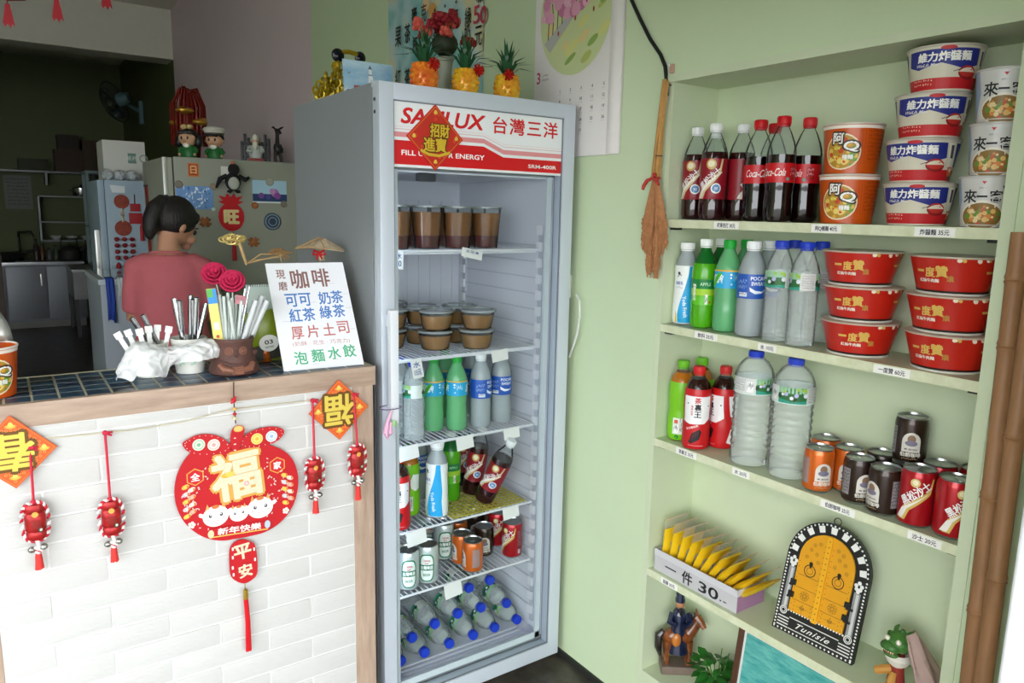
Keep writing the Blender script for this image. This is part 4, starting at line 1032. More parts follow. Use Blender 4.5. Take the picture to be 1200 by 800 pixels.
def ftag(px, py, nme, w=.045, h=.032, txt=None, tilt=0):
    c = OY(px, py, SY0-.006)
    t = thing('price_card', 'small white price card clipped to the %s' % {'A': 'top fridge shelf', 'B': 'second fridge shelf', 'C': 'third fridge shelf', 'D': 'fourth fridge shelf', 'E': 'lowest fridge shelf'}[nme]+(' towards the left' if px < 530 else ' towards the right' if px > 560 else ' near its middle'), 'price card', (c.x, SY0-.0046, FS[nme]-.0008), 0)
    t.rotation_euler = (R(-6), R(tilt), 0)
    MB().box(-w/2, w/2, -.0012, -.0002, -h, 0).build('card', pc('#eeeeea', .5), t, False)
    a = Art(.0001)
    if txt:
        for i, s_ in enumerate(txt): a.text(s_, 0, -h*(.3+.4*i), h*.3, '#2a4a8a', w=w*.62, bold=.04)
    if txt: a.build('print', t, mp_xz(-.0012))
ftag(467, 306, 'A', .03, .05, ['冰', '40'], 4); ftag(554, 297, 'A', .07, .026, ['五花凍'], 12)
ftag(487, 425, 'B', .034, .056, ['水', '15元'], -8); ftag(585, 416, 'B', .058, .034, None, -6)
ftag(478, 527, 'C', .062, .040, None, -6); ftag(544, 518, 'C', .058, .040, None, -6); ftag(599, 507, 'C', .058, .034, None, -4)
ftag(487, 628, 'D', .064, .044, None, -6); ftag(598, 598, 'D', .06, .038, None, -5)
ftag(530, 685, 'E', .06, .046, None, -6)
# yellow mesh mat on shelf D
ym = MB(); x0, x1, y0, y1 = -.385, -.118, .096, .43; nx, ny = 16, 18
for i in range(nx+1): ym.box(x0+(x1-x0)*i/nx-.0022, x0+(x1-x0)*i/nx+.0022, y0, y1, 0, .0025)
for j in range(ny+1): ym.box(x0-.002, x1+.002, y0+(y1-y0)*j/ny-.0035, y0+(y1-y0)*j/ny+.0035, .0002, .0023)
o = ym.build('mesh_mat', mat('yellow_mat', (204, 190, 72), .6), None, False); o.location = (0, 0, FS['D']+.0004)
tag(o, 'yellow plastic mesh mat lying on the fourth fridge shelf', 'mat')
# ---- level A: tall jelly cups
M_cupc = clear('clear_cup', (246, 247, 246), .14, .05, milk=.02)
M_jel = mat('brown_jelly', (158, 108, 58), .12, noise=.35, nscale=6, coat=.4, col2=(118, 70, 36)); M_jel2 = mat('dark_jelly', (96, 40, 36), .15, coat=.3, noise=.3, nscale=15)
def k_tall(t):
    rb, rt, h = .0355, .0455, .118
    MB().lathe([(0, .002), (rb, 0), (rb+.0006, .003), (rt, h-.004), (rt+.0025, h-.003), (rt+.0025, h), (rt, h)], 26).build('cup', M_cupc, t)
    MB().lathe([(0, .003), (rb-.001, .003), (rb+.0025, .036), (0, .036)], 26).build('dark_layer', M_jel2, t)
    MB().lathe([(0, .0365), (rb+.0025, .0365), (rt-.0022, h-.016), (0, h-.016)], 26).build('jelly', M_jel, t)
    MB().lathe([(rt+.003, h-.003), (rt+.003, h+.002), (rt-.002, h+.0025), (rt-.006, h+.0005), (0, h+.0005)], 26).build('film_lid', clear('film', (238, 240, 240), .3, .06, milk=.25), t)
KINDS['tall'] = ('jelly_cup', 'cup', k_tall)
g = 'tall jelly cups on the top fridge shelf'
words = ['first', 'second', 'third', 'fourth']
xs = [-.548, -.449, -.350, -.251]
for r_, yy in enumerate((.140, .242)):
    for i, x in enumerate(xs):
        lb = ['tall cup of brown jelly, %s from the left in the front row' % words[i], 'tall cup of brown jelly, %s from the left in the back row' % words[i]][r_]
        put('tall', lb, (x+(.012 if r_ else 0), yy+.004*(i % 2), FS['A']+.0004), i*.7, g)
# ---- level B: lidded tubs in two layers
def k_tub(t):
    rb, rt, h = .042, .0525, .057
    MB().lathe([(0, .002), (rb-.004, 0), (rb, .004), (rt, h-.005), (rt+.002, h-.004)], 26).build('tub', M_cupc, t)
    MB().lathe([(0, .0025), (rb-.005, .0025), (rb-.001, .006), (rt-.003, h-.014), (0, h-.014)], 26).build('jelly', mat('amber_jelly', (186, 138, 86), .15, noise=.45, nscale=14, coat=.3), t)
    MB().lathe([(rt+.001, h-.006), (rt+.004, h-.005), (rt+.004, h+.001), (rt-.002, h+.002), (rt-.005, h-.001), (0, h-.001)], 26).build('lid', clear('tub_lid', (236, 238, 236), .3, .08, milk=.34), t)
KINDS['tub'] = ('jelly_tub', 'tub', k_tub)
g = 'lidded tubs of jelly on the second fridge shelf'
spots = [(-.275, .150, 'in front'), (-.395, .190, 'next to the front pair'), (-.505, .275, 'in the middle of the row'), (-.270, .268, 'behind the front pair'), (-.385, .305, 'in the middle row'), (-.55, .39, 'at the far left'), (-.435, .425, 'at the back')]
for x, y, w_ in spots:
    for l in (0, 1): put('tub', '%s lidded tub of amber jelly, %s' % (('lower', 'upper')[l], w_), (x+.004*l, y, FS['B']+.0004+.0595*l), x*20, g)
# ---- level C: bottles
def infr(kind, nme, px, py, y, label, group, rz=None, rot=None):
    c = OY(px, py, y); return put(kind, label, (c.x, y, FS[nme]+.0004), face(c.x, y, rz or 0), group, rot)
g = 'cold bottles on the third fridge shelf'
infr('water', 'C', 485, 470, .135, 'cold clear water bottle in front on the third fridge shelf', g, 170)
infr('water', 'C', 469, 470, .21, 'cold clear water bottle half hidden by the fridge door frame', g, 150)
infr('sport', 'C', 508, 470, .185, 'cold sports drink bottle, left of the two on the third fridge shelf', g, 20)
infr('sport', 'C', 535, 470, .155, 'cold sports drink bottle, right of the two on the third fridge shelf', g, -25)
infr('sport', 'C', 521, 450, .30, 'cold sports drink bottle at the back, between the front two', g, 0)
infr('sweat', 'C', 563, 470, .150, 'cold ion drink bottle, left of the two on the third fridge shelf', g, 40)
infr('sweat', 'C', 587, 465, .158, 'cold ion drink bottle, right of the two on the third fridge shelf', g, 2)
infr('sweat', 'C', 553, 450, .30, 'cold ion drink bottle at the back of the third fridge shelf', g, 0)
# ---- level D
g = 'cold bottles on the fourth fridge shelf'
infr('tear', 'D', 466.5, 560, .128, 'cold red-labelled tea bottle against the left door frame', g, 0)
infr('teag', 'D', 478, 560, .205, 'cold green-labelled tea bottle next to the left door frame', g, -10)
infr('sweat', 'D', 489, 555, .30, 'cold clear drink bottle standing behind the yogurt drink', g, 180)
infr('yogurt', 'D', 512, 560, .145, 'cold white yogurt drink bottle in front on the fourth fridge shelf', g, -18).scale = (1.12, 1.0, 1.08)
infr('apple', 'D', 528, 555, .235, 'cold green soda bottle behind the yogurt drink', g, 10)
c = OY(541, 560, .325); put('sarsa', 'cold dark soda bottle standing at the left of the leaning ones', (c.x, .325, FS['D']+.0035), face(c.x, .325, 10), g)
c = OY(552, 590, .238); put('sarsa', 'cold dark soda bottle leaning slightly in the middle', (c.x, .238, FS['D']+.006), 0, g, (R(3), R(9), face(c.x, .238, -8)))
c = OY(566, 598, .152); put('sarsa', 'cold dark soda bottle leaning far to the right in front', (c.x, .152, FS['D']+.0135), 0, g, (R(4), R(25), face(c.x, .152, -20)))
# ---- level E: cans
g = 'cold cans on the lowest fridge shelf'
infr('beer', 'E', 478, 655, .130, 'cold white and green beer can in front at the left', g, 6)
infr('beer', 'E', 501, 650, .134, 'cold white and green beer can in front, right of its twin', g, -4)
infr('beer', 'E', 520, 625, .245, 'cold white and green beer can standing behind, beside the orange cans', g, 10)
infr('beer', 'E', 503, 620, .33, 'cold white and green beer can at the back left', g, 0)
infr('orange', 'E', 554, 648, .122, 'cold orange coffee can at the very front', g, -75)
infr('orange', 'E', 541, 637, .185, 'cold orange coffee can second from the front', g, -60)
infr('orange', 'E', 536, 620, .28, 'cold orange coffee can at the back', g, 0)
infr('brown', 'E', 567, 628, .195, 'cold dark brown coffee can in front of its twin', g, 6)
infr('brown', 'E', 557, 615, .30, 'cold dark brown coffee can behind its twin', g, 0)
infr('redcan', 'E', 600, 632, .140, 'cold red soda can at the front right of the fridge', g, -30)
infr('redcan', 'E', 583, 620, .235, 'cold red soda can second from the right', g, 0)
infr('redcan', 'E', 572, 605, .345, 'cold red soda can at the back of the lowest shelf', g, 0)
# ---- bottom: water bottles lying caps forward
g = 'small water bottles lying at the bottom of the fridge'
caps = [(469, 775, 0), (497, 765, 0), (526, 753, 0), (554, 744, 0), (579, 735, 0), (605, 728, 0),
        (482.5, 746, 1), (509, 730, 1), (536, 718, 1), (563, 711, 1), (593, 706, 1), (549, 688, 2), (573.5, 679, 2)]
row = ['bottom', 'middle', 'top']
cnt = {0: 0, 1: 0, 2: 0}; od = ['first', 'second', 'third', 'fourth', 'fifth', 'sixth']
for px, py, l in caps:
    y = (.115, .135, .155)[l]; c = OY(px, py, y); i = cnt[l]; cnt[l] += 1
    z = max(c.z, IZ0+.033) if l == 0 else c.z
    t = put('water', 'lying water bottle with blue cap forward, %s from the left in the %s layer' % (od[i], row[l]), (c.x, y+.224, z), 0, g)
    t.rotation_euler = (R(90), R(17*i), 0)
# ---- pink keepsake on the handle
pk = thing('pink_charm', 'pink fabric charm tied to the fridge door handle', 'charm', (h0.x-.006, -.040, .955))
m = MB(); m.tube([(0, 0, 0), (-.012, -.001, -.03), (-.017, -.002, -.055), (-.012, -.002, -.072), (-.004, -.002, -.06), (-.002, -.001, -.03)], [.003, .0055, .008, .004, .006, .004], 8); m.build('ribbon', mat('pink_satin', (232, 178, 208), .4, noise=.2, nscale=30), pk)
MB().tube([(.03*math.cos(2*PI*i/14)+.006, .018+.022*math.sin(2*PI*i/14), .004) for i in range(14)], .0013, 5, True).build('cord', pc('#6a4a80', .6), pk)
MB().ball((.008, -.002, -.035), .006, 8, 6, sy=.4, sz=1.6).build('leaf_bead', pc('#9ad08a', .5), pk)
# ---- red diamond ornament on the header
def diamond_art(chars, big=.06, up=False):
    pass
dm = thing('fortune_diamond', 'red and gold diamond shaped new year ornament on the fridge header', 'ornament', (OY(511, 160, 0).x, .0065, 1.652))
S = .083
MB().prism([(-S, 0), (0, -S), (S, 0), (0, S)], .0028, Matrix.Translation((0, -.0030, 0))).build('card', mat('red_card', (200, 44, 28), .5), dm, False)
M_gold = mat('gold_foil', (222, 188, 56), .35, metal=.2, bump=.15, bscale=120)
a = Art(.0002); rd = random.Random(2)
for w_, cl in ((.078, '#d8742c'), (.0755, '#c22a1c')): a.poly([(-w_, 0), (0, -w_), (w_, 0), (0, w_)], cl)
for i in range(60):
    x, z = rd.uniform(-.07, .07), rd.uniform(-.07, .07)
    if abs(x)+abs(z) < .07: a.ring(x, z, .004, .0012, '#e0662c', 7)
for x, z in ((0, .062), (0, -.062), (.062, 0), (-.062, 0)): a.disc(x, z, .006, '#d9b040', ry=.004, n=10); a.disc(x, z+.003, .004, '#e6c04a', n=10)
a.build('print', dm, mp_xz(-.0031))
a = Art(.0002); a.text('招財', .012, .018, .034, '#5a3a08', w=.058, bold=.12); a.text('進寶', -.002, -.018, .036, '#5a3a08', w=.068, bold=.12)
a.text('招財', .012, .018, .033, M_gold, w=.056, bold=.06); a.text('進寶', -.002, -.018, .035, M_gold, w=.066, bold=.06)
a.line([(-.042, -.034), (-.02, -.043), (.01, -.045), (.04, -.036)], .007, M_gold)
a.build('gold_lettering', dm, mp_xz(-.0050))
# wall socket and white cord right of the fridge
sk = thing('wall_socket', 'small white wall socket on the green wall right of the fridge', 'socket', (0, OX(668, 336, 0).y+.02, OX(673, 336, 0).z))
MB().bbox(-.010, -.0003, -.028, .028, -.035, .035, .003).build('plate', pc('#ecebe2', .4), sk)
MB().bbox(-.03, -.010, -.012, .014, -.018, .012, .004).build('plug', pc('#e2e2da', .4), sk)
pts = []
for px, py, x in [(675, 345, -.030), (679, 352, -.036), (679.5, 372, -.03), (676, 392, -.024), (672, 405, -.018), (667, 418, -.012)]: pts.append(OX(px, py, x))
o = MB().tube(pts, .0032, 8).build('power_cord', pc('#dfe3dc', .4)); tag(o, 'white power cord running down from the wall socket', 'cord')
# ================================================================== ON THE GREEN WALL
# calendar
cl = thing('wall_calendar', 'white wall calendar with round blossom picture hanging beside the fridge', 'calendar', (0, .05, 1.634))
M_pap = mat('calendar_paper', (232, 228, 224), .6)
CW = .206; CHt = .60
def mp_wall(x): return lambda u, v, d: Vector((x-d, -u, v))
for i in range(4):
    MB().box(-.003-.0015*i, -.002-.0015*i, -CW, CW-.004*i-.012*(3-i)*0, .012*i*0, CHt).build('page', M_pap, cl, False)
m = MB(); vs = []; fs = []
for k in range(9):
    f = k/8; vs += [(-.0085-.012*math.sin(PI*f)*.6, -CW+.002+.05*f, 0), (-.0085-.004*math.sin(PI*f), -CW+.002+.05*f, CHt)]
for k in range(8): fs.append((2*k, 2*k+2, 2*k+3, 2*k+1))
m.add(vs, fs).build('curled_page', M_pap, cl)
a = Art(.0002); rd = random.Random(21)
cy, cr = .415, .178
a.disc(-.005, cy, cr*.94, '#cdd7a0', ry=cr, n=40)
def clip(pts): return [(x, z) for x, z in pts]
inside = lambda x, z: ((x+.005)/(cr*.94))**2+((z-cy)/cr)**2 < .86
for i in range(20):
    x, z = rd.uniform(-.17, .13), rd.uniform(cy-.15, cy+.02)
    if inside(x, z): a.disc(x, z, rd.uniform(.012, .03), rd.choice(['#b7c46c', '#d9d888', '#8fae58', '#e0cf8e']), ry=rd.uniform(.008, .016), n=12, rot=.5)
a.poly([(-.15, cy-.07), (-.12, cy-.1), (.05, cy+.03), (.09, cy+.07), (.07, cy+.075), (.02, cy+.03)], '#b9b9b4')
for i in range(9): a.line([(-.13+.022*i, cy-.06+.012*i), (-.128+.022*i, cy-.01+.012*i), (-.135+.022*i, cy+.03+.01*i)], .004, '#5a3b34')
for i in range(70):
    x, z = rd.uniform(-.19, .14), rd.uniform(cy-.01, cy+.17)
    if inside(x, z) and z > cy-.03+.35*(x+.15)*.5: a.disc(x, z, rd.uniform(.012, .022), rd.choice(['#d88fae', '#e2a3bd', '#c97a9c', '#e9b7ca']), n=10)
for x, z in ((-.08, cy-.05), (.0, cy-.02), (.05, cy+.02), (.08, cy-.01)): a.disc(x, z, .004, '#a2462f', ry=.008, n=8)
a.text('3', -.176, .248, .034, '#b83a4a', bold=.03); a.text('MARCH', -.14, .24, .006, '#6a6a70', w=.03); a.marks(-.155, -.125, .252, .006, '#6a6a70', 6, 3)
for r_ in range(5):
    for c_ in range(7):
        n_ = r_*7+c_-1
        if 1 <= n_ <= 31: a.text(str(n_), -.165+.05*c_, .196-.03*r_, .009, '#c04a52' if c_ == 0 else '#5c5c62', bold=.03); a.marks(-.173+.05*c_, -.157+.05*c_, .185-.03*r_, .003, '#a8a8ac', 3, n_)
a.build('print', cl, mp_wall(-.0086))
# menu poster behind the flowers
po = thing('menu_poster', 'pale teal hanging menu cloth with handwritten characters behind the flowers', 'poster', (0, .938, 1.75))
PWd = .378; PHt = .95
def teal(key):
    m_ = bpy.data.materials.new(key); m_.use_nodes = True; nt = m_.node_tree; b = nt.nodes['Principled BSDF']; b.inputs['Roughness'].default_value = .7
    tc = nt.nodes.new('ShaderNodeTexCoord'); n1 = nt.nodes.new('ShaderNodeTexNoise'); n1.inputs['Scale'].default_value = 4.5; n1.inputs['Detail'].default_value = 3
    rp = nt.nodes.new('ShaderNodeValToRGB'); e = rp.color_ramp.elements; e[0].position = .36; e[0].color = (*lin((110, 178, 176)), 1); e[1].position = .64; e[1].color = (*lin((216, 206, 160)), 1)
    el = rp.color_ramp.elements.new(.5); el.color = (*lin((176, 204, 206)), 1)
    nt.links.new(tc.outputs['Object'], n1.inputs['Vector']); nt.links.new(n1.outputs['Fac'], rp.inputs['Fac']); nt.links.new(rp.outputs['Color'], b.inputs['Base Color']); return m_
m = MB(); vs = []; fs = []
for k in range(25):
    f = k/24; xx = -.006-.004*math.sin(f*19)*(.3+.7*f); vs += [(xx, -PWd+2*PWd*f, 0), (xx, -PWd+2*PWd*f, PHt)]
for k in range(24): fs.append((2*k, 2*k+2, 2*k+3, 2*k+1))
m.add(vs, fs).build('cloth', teal('teal_menu_cloth'), po)
a = Art()
for i in range(8): a.disc(-.03+.05*(i % 3), .72-.06*i*.6, .03, '#dba25a' if i % 2 else '#e3c79a', n=12)
def px_uv(px, py): c = OX(px, py, -.014); return -(c.y-.938), c.z-1.75
for ch, px, py, s_, cl_ in [('5', 558, 17, .075, '#c0405a'), ('0', 566, 17, .075, '#c0405a'), ('綠', 548, 19, .08, '#1d2320'), ('元', 560, 42, .085, '#1d2320'), ('石', 533, 22, .075, '#23261f'), ('榴', 521, 28, .075, '#23261f'), ('煉', 507, 33, .08, '#23261f'), ('克', 496, 15, .085, '#5a2a20'), ('麥', 485, 18, .085, '#2a2420'),
                           ('果', 466, 43, .1, '#1d2a2a'), ('茶', 477, 39, .095, '#1d2a2a'), ('大', 497, 46, .07, '#23261f'), ('杯', 486, 52, .08, '#23261f'), ('紅', 466, 92, .095, '#1d2a2a'), ('茶', 477, 91, .095, '#1d2a2a'), ('奶', 547, 38, .07, '#23261f'), ('凍', 562, -8, .08, '#23261f'), ('·', 521, 7, .012, '#222222'), ('·', 534, 2, .012, '#222222'), ('·', 509, 12, .012, '#222222')]:
    u, v = px_uv(px, py); a.text(ch, u, v, s_*.78 if ch != '·' else .012, cl_, w=s_*.55 if ch != '·' else .012, bold=.02)
a.build('lettering', po, mp_wall(-.0125))
# black cable
pts = [OX(px, py, -.007) for px, py in [(733, -30), (740, 0), (750, 22), (762, 46), (774, 64), (779.5, 78), (781, 95), (781.5, 112)]]
o = MB().tube(pts, .0048, 8).build('black_cable', mat('black_rubber', (18, 20, 18), .5)); tag(o, 'black cable running down the wall to the broom', 'cable')
# sorghum broom
bo = thing('straw_broom', 'small straw whisk broom hung on the wall with a red ribbon', 'broom', (-.02, -.325, 1.30))
M_straw = mat('straw', (206, 156, 86), .7, noise=.3, nscale=60); M_seed = mat('seed_heads', (186, 128, 82), .8, noise=.35, nscale=90)
rd = random.Random(5)
m = MB()
for k in range(16):
    q = 2*PI*k/16; r0 = .007*(.4+.6*(k % 2)); r1 = .011*(.5+.5*(k % 3)/2)
    m.tube([(r0*math.cos(q), r0*math.sin(q)-.01, .497+.012*rd.random()), (r1*.8*math.cos(q), r1*.8*math.sin(q)+.002, .36), (r1*math.cos(q), r1*math.sin(q)+.008, .262)], .0022, 5)
m.build('handle', M_straw, bo)['kind'] = 'stuff'
m = MB()
for k in range(150):
    q = rd.random()*2*PI; r1 = .047*math.sqrt(rd.random()); ex, ey = r1*.35*math.cos(q)*.5, r1*math.sin(q)*1.0
    zt = .264-.1*rd.random(); zb = max(.0, .035+.06*rd.random()-(.05 if abs(ey) < .02 else 0)+.04*abs(ey)/.047)
    p0 = Vector((ex*.25, ey*.2+.008, .262)); p1 = Vector((ex, ey*.75+.004, .18)); p2 = Vector((ex*1.1, ey*1.0, zb))
    m.tube([p0, p1, p2], [.0012, .0022, .0016], 4)
    for j in range(7):
        f = .25+.72*(j+rd.random())/7; c = p1.lerp(p2, f); m.ball(c+Vector((rd.uniform(-.003, .003), rd.uniform(-.004, .004), 0)), .0036, 5, 4, sz=1.5)
m.build('bristles', M_seed, bo)['kind'] = 'stuff'
MB().tube([(.012*math.cos(2*PI*i/12), .008+.013*math.sin(2*PI*i/12), .262) for i in range(12)], .003, 6, True).build('ribbon_band', pc('#b5302c', .5), bo)
m = MB(); m.tube([(-.012, .004, .262), (-.016, .022, .256), (-.016, .034, .242), (-.017, .036, .232)], [.003, .005, .005, .004], 6); m.tube([(-.012, .006, .262), (-.016, -.012, .256), (-.016, -.02, .244)], [.003, .005, .004], 6); m.ball((-.013, .0, .27), .006, 8, 6); m.build('bow', pc('#b5302c', .5), bo)
MB().tube([(.010*math.cos(2*PI*i/12), .002+.010*math.sin(2*PI*i/12), .318) for i in range(12)], .0014, 5, True).build('string', pc('#3a2f28', .6), bo)
MB().cyl((.02, -.01, .495), (-.006, -.01, .50), .002, n=6).build('nail', mat('nail', (120, 120, 116), .4, metal=.8), bo)
# small hook left of the shelf top
hk = OX(789, 80, 0); o = thing('wall_hook', 'tiny pinkish hook beside the top corner of the shelves', 'hook', (0, hk.y, hk.z))
MB().bbox(-.008, -.0003, -.006, .006, -.012, .01, .002).build('plate', pc('#c8a090', .5), o); MB().tube([(-.008, 0, .006), (-.016, 0, .004), (-.017, 0, .012)], .002, 6).build('prong', mat('hook_metal', (200, 200, 196), .3, metal=.8), o)
# bamboo poles
M_bam = mat('brown_bamboo', (166, 120, 80), .5, noise=.3, nscale=10, stretch=(6, 6, 1))
def bamboo(p_top, p_bot, r, label, nodes):
    p0, p1 = Vector(p_bot), Vector(p_top); o = thing('bamboo_pole', label, 'pole', p0, 0, 'bamboo poles leaning by the door')
    d = p1-p0; L = d.length; q = Vector((0, 0, 1)).rotation_difference(d).to_euler(); o.rotation_euler = q
    pr = [(0, 0), (r, 0)]
    for z in nodes: pr += [(r, z-.02), (r*1.02, z-.008), (r*1.16, z-.003), (r*1.04, z), (r*1.14, z+.004), (r*1.0, z+.012)]
    pr += [(r*.97, L), (r*.8, L), (r*.78, L-.03), (0, L-.03)]
    MB().lathe(pr, 16).build('culm', M_bam, o)
    m = MB(); z = nodes[-1]; m.tube([(r, 0, z+.004), (r*1.35, .002, z+.010), (r*1.4, .003, z+.016)], [.003, .002, .001], 5); m.build('bud', M_bam, o)
t1 = OX(1196, 272, -.022); b1 = OX(1135, 800, -.045); d_ = (b1-t1); k_ = (t1.z-.0)/(t1.z-b1.z); f1 = t1+d_*k_; f1.z = .001
bamboo(t1, f1, .0145, 'left brown bamboo pole leaning against the green wall', [.30, .60, .77, .985, 1.255, 1.37])
t2 = OX(1213, 330, -.046); b2 = OX(1152, 800, -.088); d_ = (b2-t2); k_ = (t2.z-.0)/(t2.z-b2.z); f2 = t2+d_*k_; f2.z = .001
bamboo(t2, f2, .0145, 'right brown bamboo pole leaning against the green wall', [.33, .58, .86, 1.11])
# crimson bag in front of the poles
cb = thing('crimson_bag', 'crimson fabric bag standing by the bamboo poles at the door', 'bag', (-.205, OX(1150, 792, -.205).y, 0))
m = MB(); m.lathe([(0, .001), (.024, .001), (.026, .05), (.025, .4), (.027, .64), (.025, .655), (.021, .64), (0, .62)], 16, (0, 0, 0), None, 1.15, 1); m.build('sack', mat('crimson_cloth', (120, 22, 44), .7, noise=.25, nscale=20), cb)
m = MB(); m.tube([(-.028, 0, .64), (-.032, .0, .58), (-.03, .0, .5)], .002, 5); m.build('drawstring', pc('#2a2024', .5), cb)

# ================================================================== ON TOP OF THE DRINKS FRIDGE
ZF = FZ1+.0005
M_pl = mat('pineapple_leaf', (34, 84, 50), .35); M_bowr = mat('metallic_red', (196, 36, 28), .25, metal=.4)
def pineapple(px, y, label, colr, bowdx):
    c = OY(px, 95, y); top = OY(px, 76, y).z
    t = thing('pineapple_ornament', label, 'ornament', (c.x, y, ZF), 0, 'shiny pineapple ornaments on the fridge')
    hb = .076; rb = .036
    m = MB(); m.lathe([(0, 0), (.026, 0), (.034, .010), (rb, .03), (rb*.98, .048), (.029, .066), (.018, hb), (0, hb+.002)], 20)
    for j in range(5):
        for k in range(12):
            q = 2*PI*(k+.5*(j % 2))/12; z = .012+.014*j; rr = rb*math.sin(PI*(.22+.56*z/hb))**.7*1.0
            m.ball((rr*.9*math.cos(q), rr*.9*math.sin(q), z), .0085, 6, 4, sz=.9)
    m.build('fruit', colr, t)
    rd = random.Random(px)
    for k in range(26):
        q = k*2.4; ring = k/26; L = .055+.045*ring; out = .068*(1-ring)+.01
        w_ = .0055
        p0 = Vector((.008*math.cos(q), .008*math.sin(q), hb-.004)); p1 = Vector((out*.55*math.cos(q), out*.55*math.sin(q), hb+L*(.4+.2*ring))); p2 = Vector((out*1.2*math.cos(q), out*1.2*math.sin(q), hb+L*(.35+.7*ring)))
        sd = Vector((-math.sin(q), math.cos(q), 0))*w_
        mm = MB(); mm.add([p0-sd*.8, p0+sd*.8, p1+sd, p1-sd, p2, (p0+p1)/2+Vector((0, 0, -.002))], [(0, 1, 2, 3), (3, 2, 4)]); mm.build('leaf', M_pl, t, False)
    m = MB(); bz = hb-.006; fy = -.03
    for k in range(7):
        q = 2*PI*k/7; m.tube([(bowdx, fy, bz), (bowdx+.014*math.cos(q), fy-.008, bz+.014*math.sin(q)), (bowdx+.017*math.cos(q+.5), fy-.002, bz+.017*math.sin(q+.5)), (bowdx, fy, bz)], .0032, 5)
    m.build('bow', M_bowr, t)
M_p1 = mat('orange_foil', (236, 150, 44), .22, metal=.1, noise=1, nscale=30, col2=(216, 70, 40)); M_p2 = mat('yellow_foil', (240, 206, 50), .22, metal=.1, noise=1, nscale=26, col2=(226, 130, 44))
pineapple(497, .10, 'orange foil pineapple ornament with red bow, left of the vase', M_p1, .012)
pineapple(545.5, .10, 'yellow foil pineapple ornament with red bow, right of the vase', M_p2, .022)
pineapple(594, .10, 'yellow and orange foil pineapple ornament at the right end of the fridge top', M_p2, -.016)
vz = OY(521, 70, .2); vs_ = thing('flower_vase', 'pale vase of dark red flowers between the pineapples on the fridge', 'vase', (vz.x, .2, ZF))
MB().lathe([(0, 0), (.024, 0), (.028, .01), (.022, .04), (.02, .08), (.024, .105), (.029, .118), (.027, .118), (.022, .104), (.018, .08), (0, .02)], 20).build('vase', mat('celadon', (160, 166, 148), .35), vs_)
m = MB(); m.ball((0, 0, .155), .038, 10, 8, sz=.9); m.build('foliage', mat('dark_foliage', (40, 50, 28), .6, noise=.4, nscale=60), vs_)
rd = random.Random(9)
fl = []
for k in range(30):
    q = rd.random()*2*PI; rr = .08*math.sqrt(rd.random()); fl.append((rr*math.cos(q)*1.1, rr*math.sin(q)*.6, .165+.06*rd.random()+.03*(1-rr/.08)))
for k, (x, y, z) in enumerate(fl):
    m = MB(); 
    for j in range(7): q = 2*PI*j/7; m.ball((x+.009*math.cos(q), y+.009*math.sin(q)*.8, z+.006*math.sin(2*q)), .0085, 6, 5)
    m.ball((x, y, z+.005), .0095, 6, 5); m.build('flower', mat('deep_red_petal', (140, 24, 36), .5) if k % 3 else mat('coral_petal', (204, 84, 72), .5), vs_)
m = MB()
for x, y, z in fl[:14]: m.tube([(0, 0, .1), (x*.5, y*.5, .15), (x, y, z)], .0012, 4)
m.build('stem', mat('dark_stem', (46, 60, 34), .6), vs_)
# lighthouse postcard
p0, p1 = OY(404, 108, .30), OY(462.5, 108, .30)
pcd = thing('lighthouse_postcard', 'blue postcard of a white lighthouse propped on the fridge', 'postcard', ((p0.x+p1.x)/2, .30, ZF), 0); pw = (p1.x-p0.x)/2; ph = OY(404, 69, .3).z-ZF+.004
pcd.rotation_euler = (R(-8), 0, 0)
MB().box(-pw, pw, 0, .0015, 0, ph).build('card', mat('postcard_sky', (96, 158, 200), .35, noise=1, nscale=5, col2=(196, 220, 226), stretch=(1, 1, 3)), pcd, False)
a = Art(.0002); a.rect(-pw, 0, pw, ph*.22, '#cfdbe0'); a.rect(-pw*.62, ph*.12, -pw*.2, ph*.32, '#9a4a34'); a.disc(-pw*.8, ph*.12, .012, '#6a7fb8', ry=.008); a.poly([(pw*-.06, 0), (pw*.2, 0), (pw*.15, ph*.62), (pw*-.01, ph*.62)], '#e8ece8'); a.rect(pw*-.04, ph*.62, pw*.18, ph*.66, '#8a97b4'); a.rect(pw*.01, ph*.66, pw*.13, ph*.8, '#dfe4e2'); a.poly([(pw*-.01, ph*.8), (pw*.15, ph*.8), (pw*.07, ph*.92)], '#5a6a88'); a.line([(-pw*.84, ph*.66), (-pw*.78, ph*.62), (-pw*.72, ph*.67)], .002, '#7a6a60')
a.build('print', pcd, mp_xz(-.0001))
# gold ornament behind the card
go = OY(393, 105, .45); gt = thing('gold_chain_ornament', 'gold linked good luck ornament heaped behind the postcard on the fridge', 'ornament', (go.x+.03, .45, ZF))
M_go = mat('gold_plastic', (176, 148, 30), .3, metal=.5); rd = random.Random(3)
m = MB()
for k in range(30):
    f = k/29; x = -.085+.075*f+rd.uniform(-.012, .012); z = .012+rd.random()*(.03+.1*f); r_ = rd.uniform(.009, .014)
    q = rd.random()*PI; m.tube([(x+r_*math.cos(2*PI*i/10)*math.cos(q), r_*math.cos(2*PI*i/10)*math.sin(q)+rd.uniform(-.001, .001), z+r_*math.sin(2*PI*i/10)) for i in range(10)], .0036, 5, True)
m.build('gold_links', M_go, gt)['kind'] = 'stuff'
m = MB(); m.ball((-.02, 0, .135), .02, 10, 8, sy=.5); m.ball((.05, 0, .137), .018, 10, 8, sy=.5); m.build('black_knob', mat('glossy_black', (16, 20, 26), .2), gt)
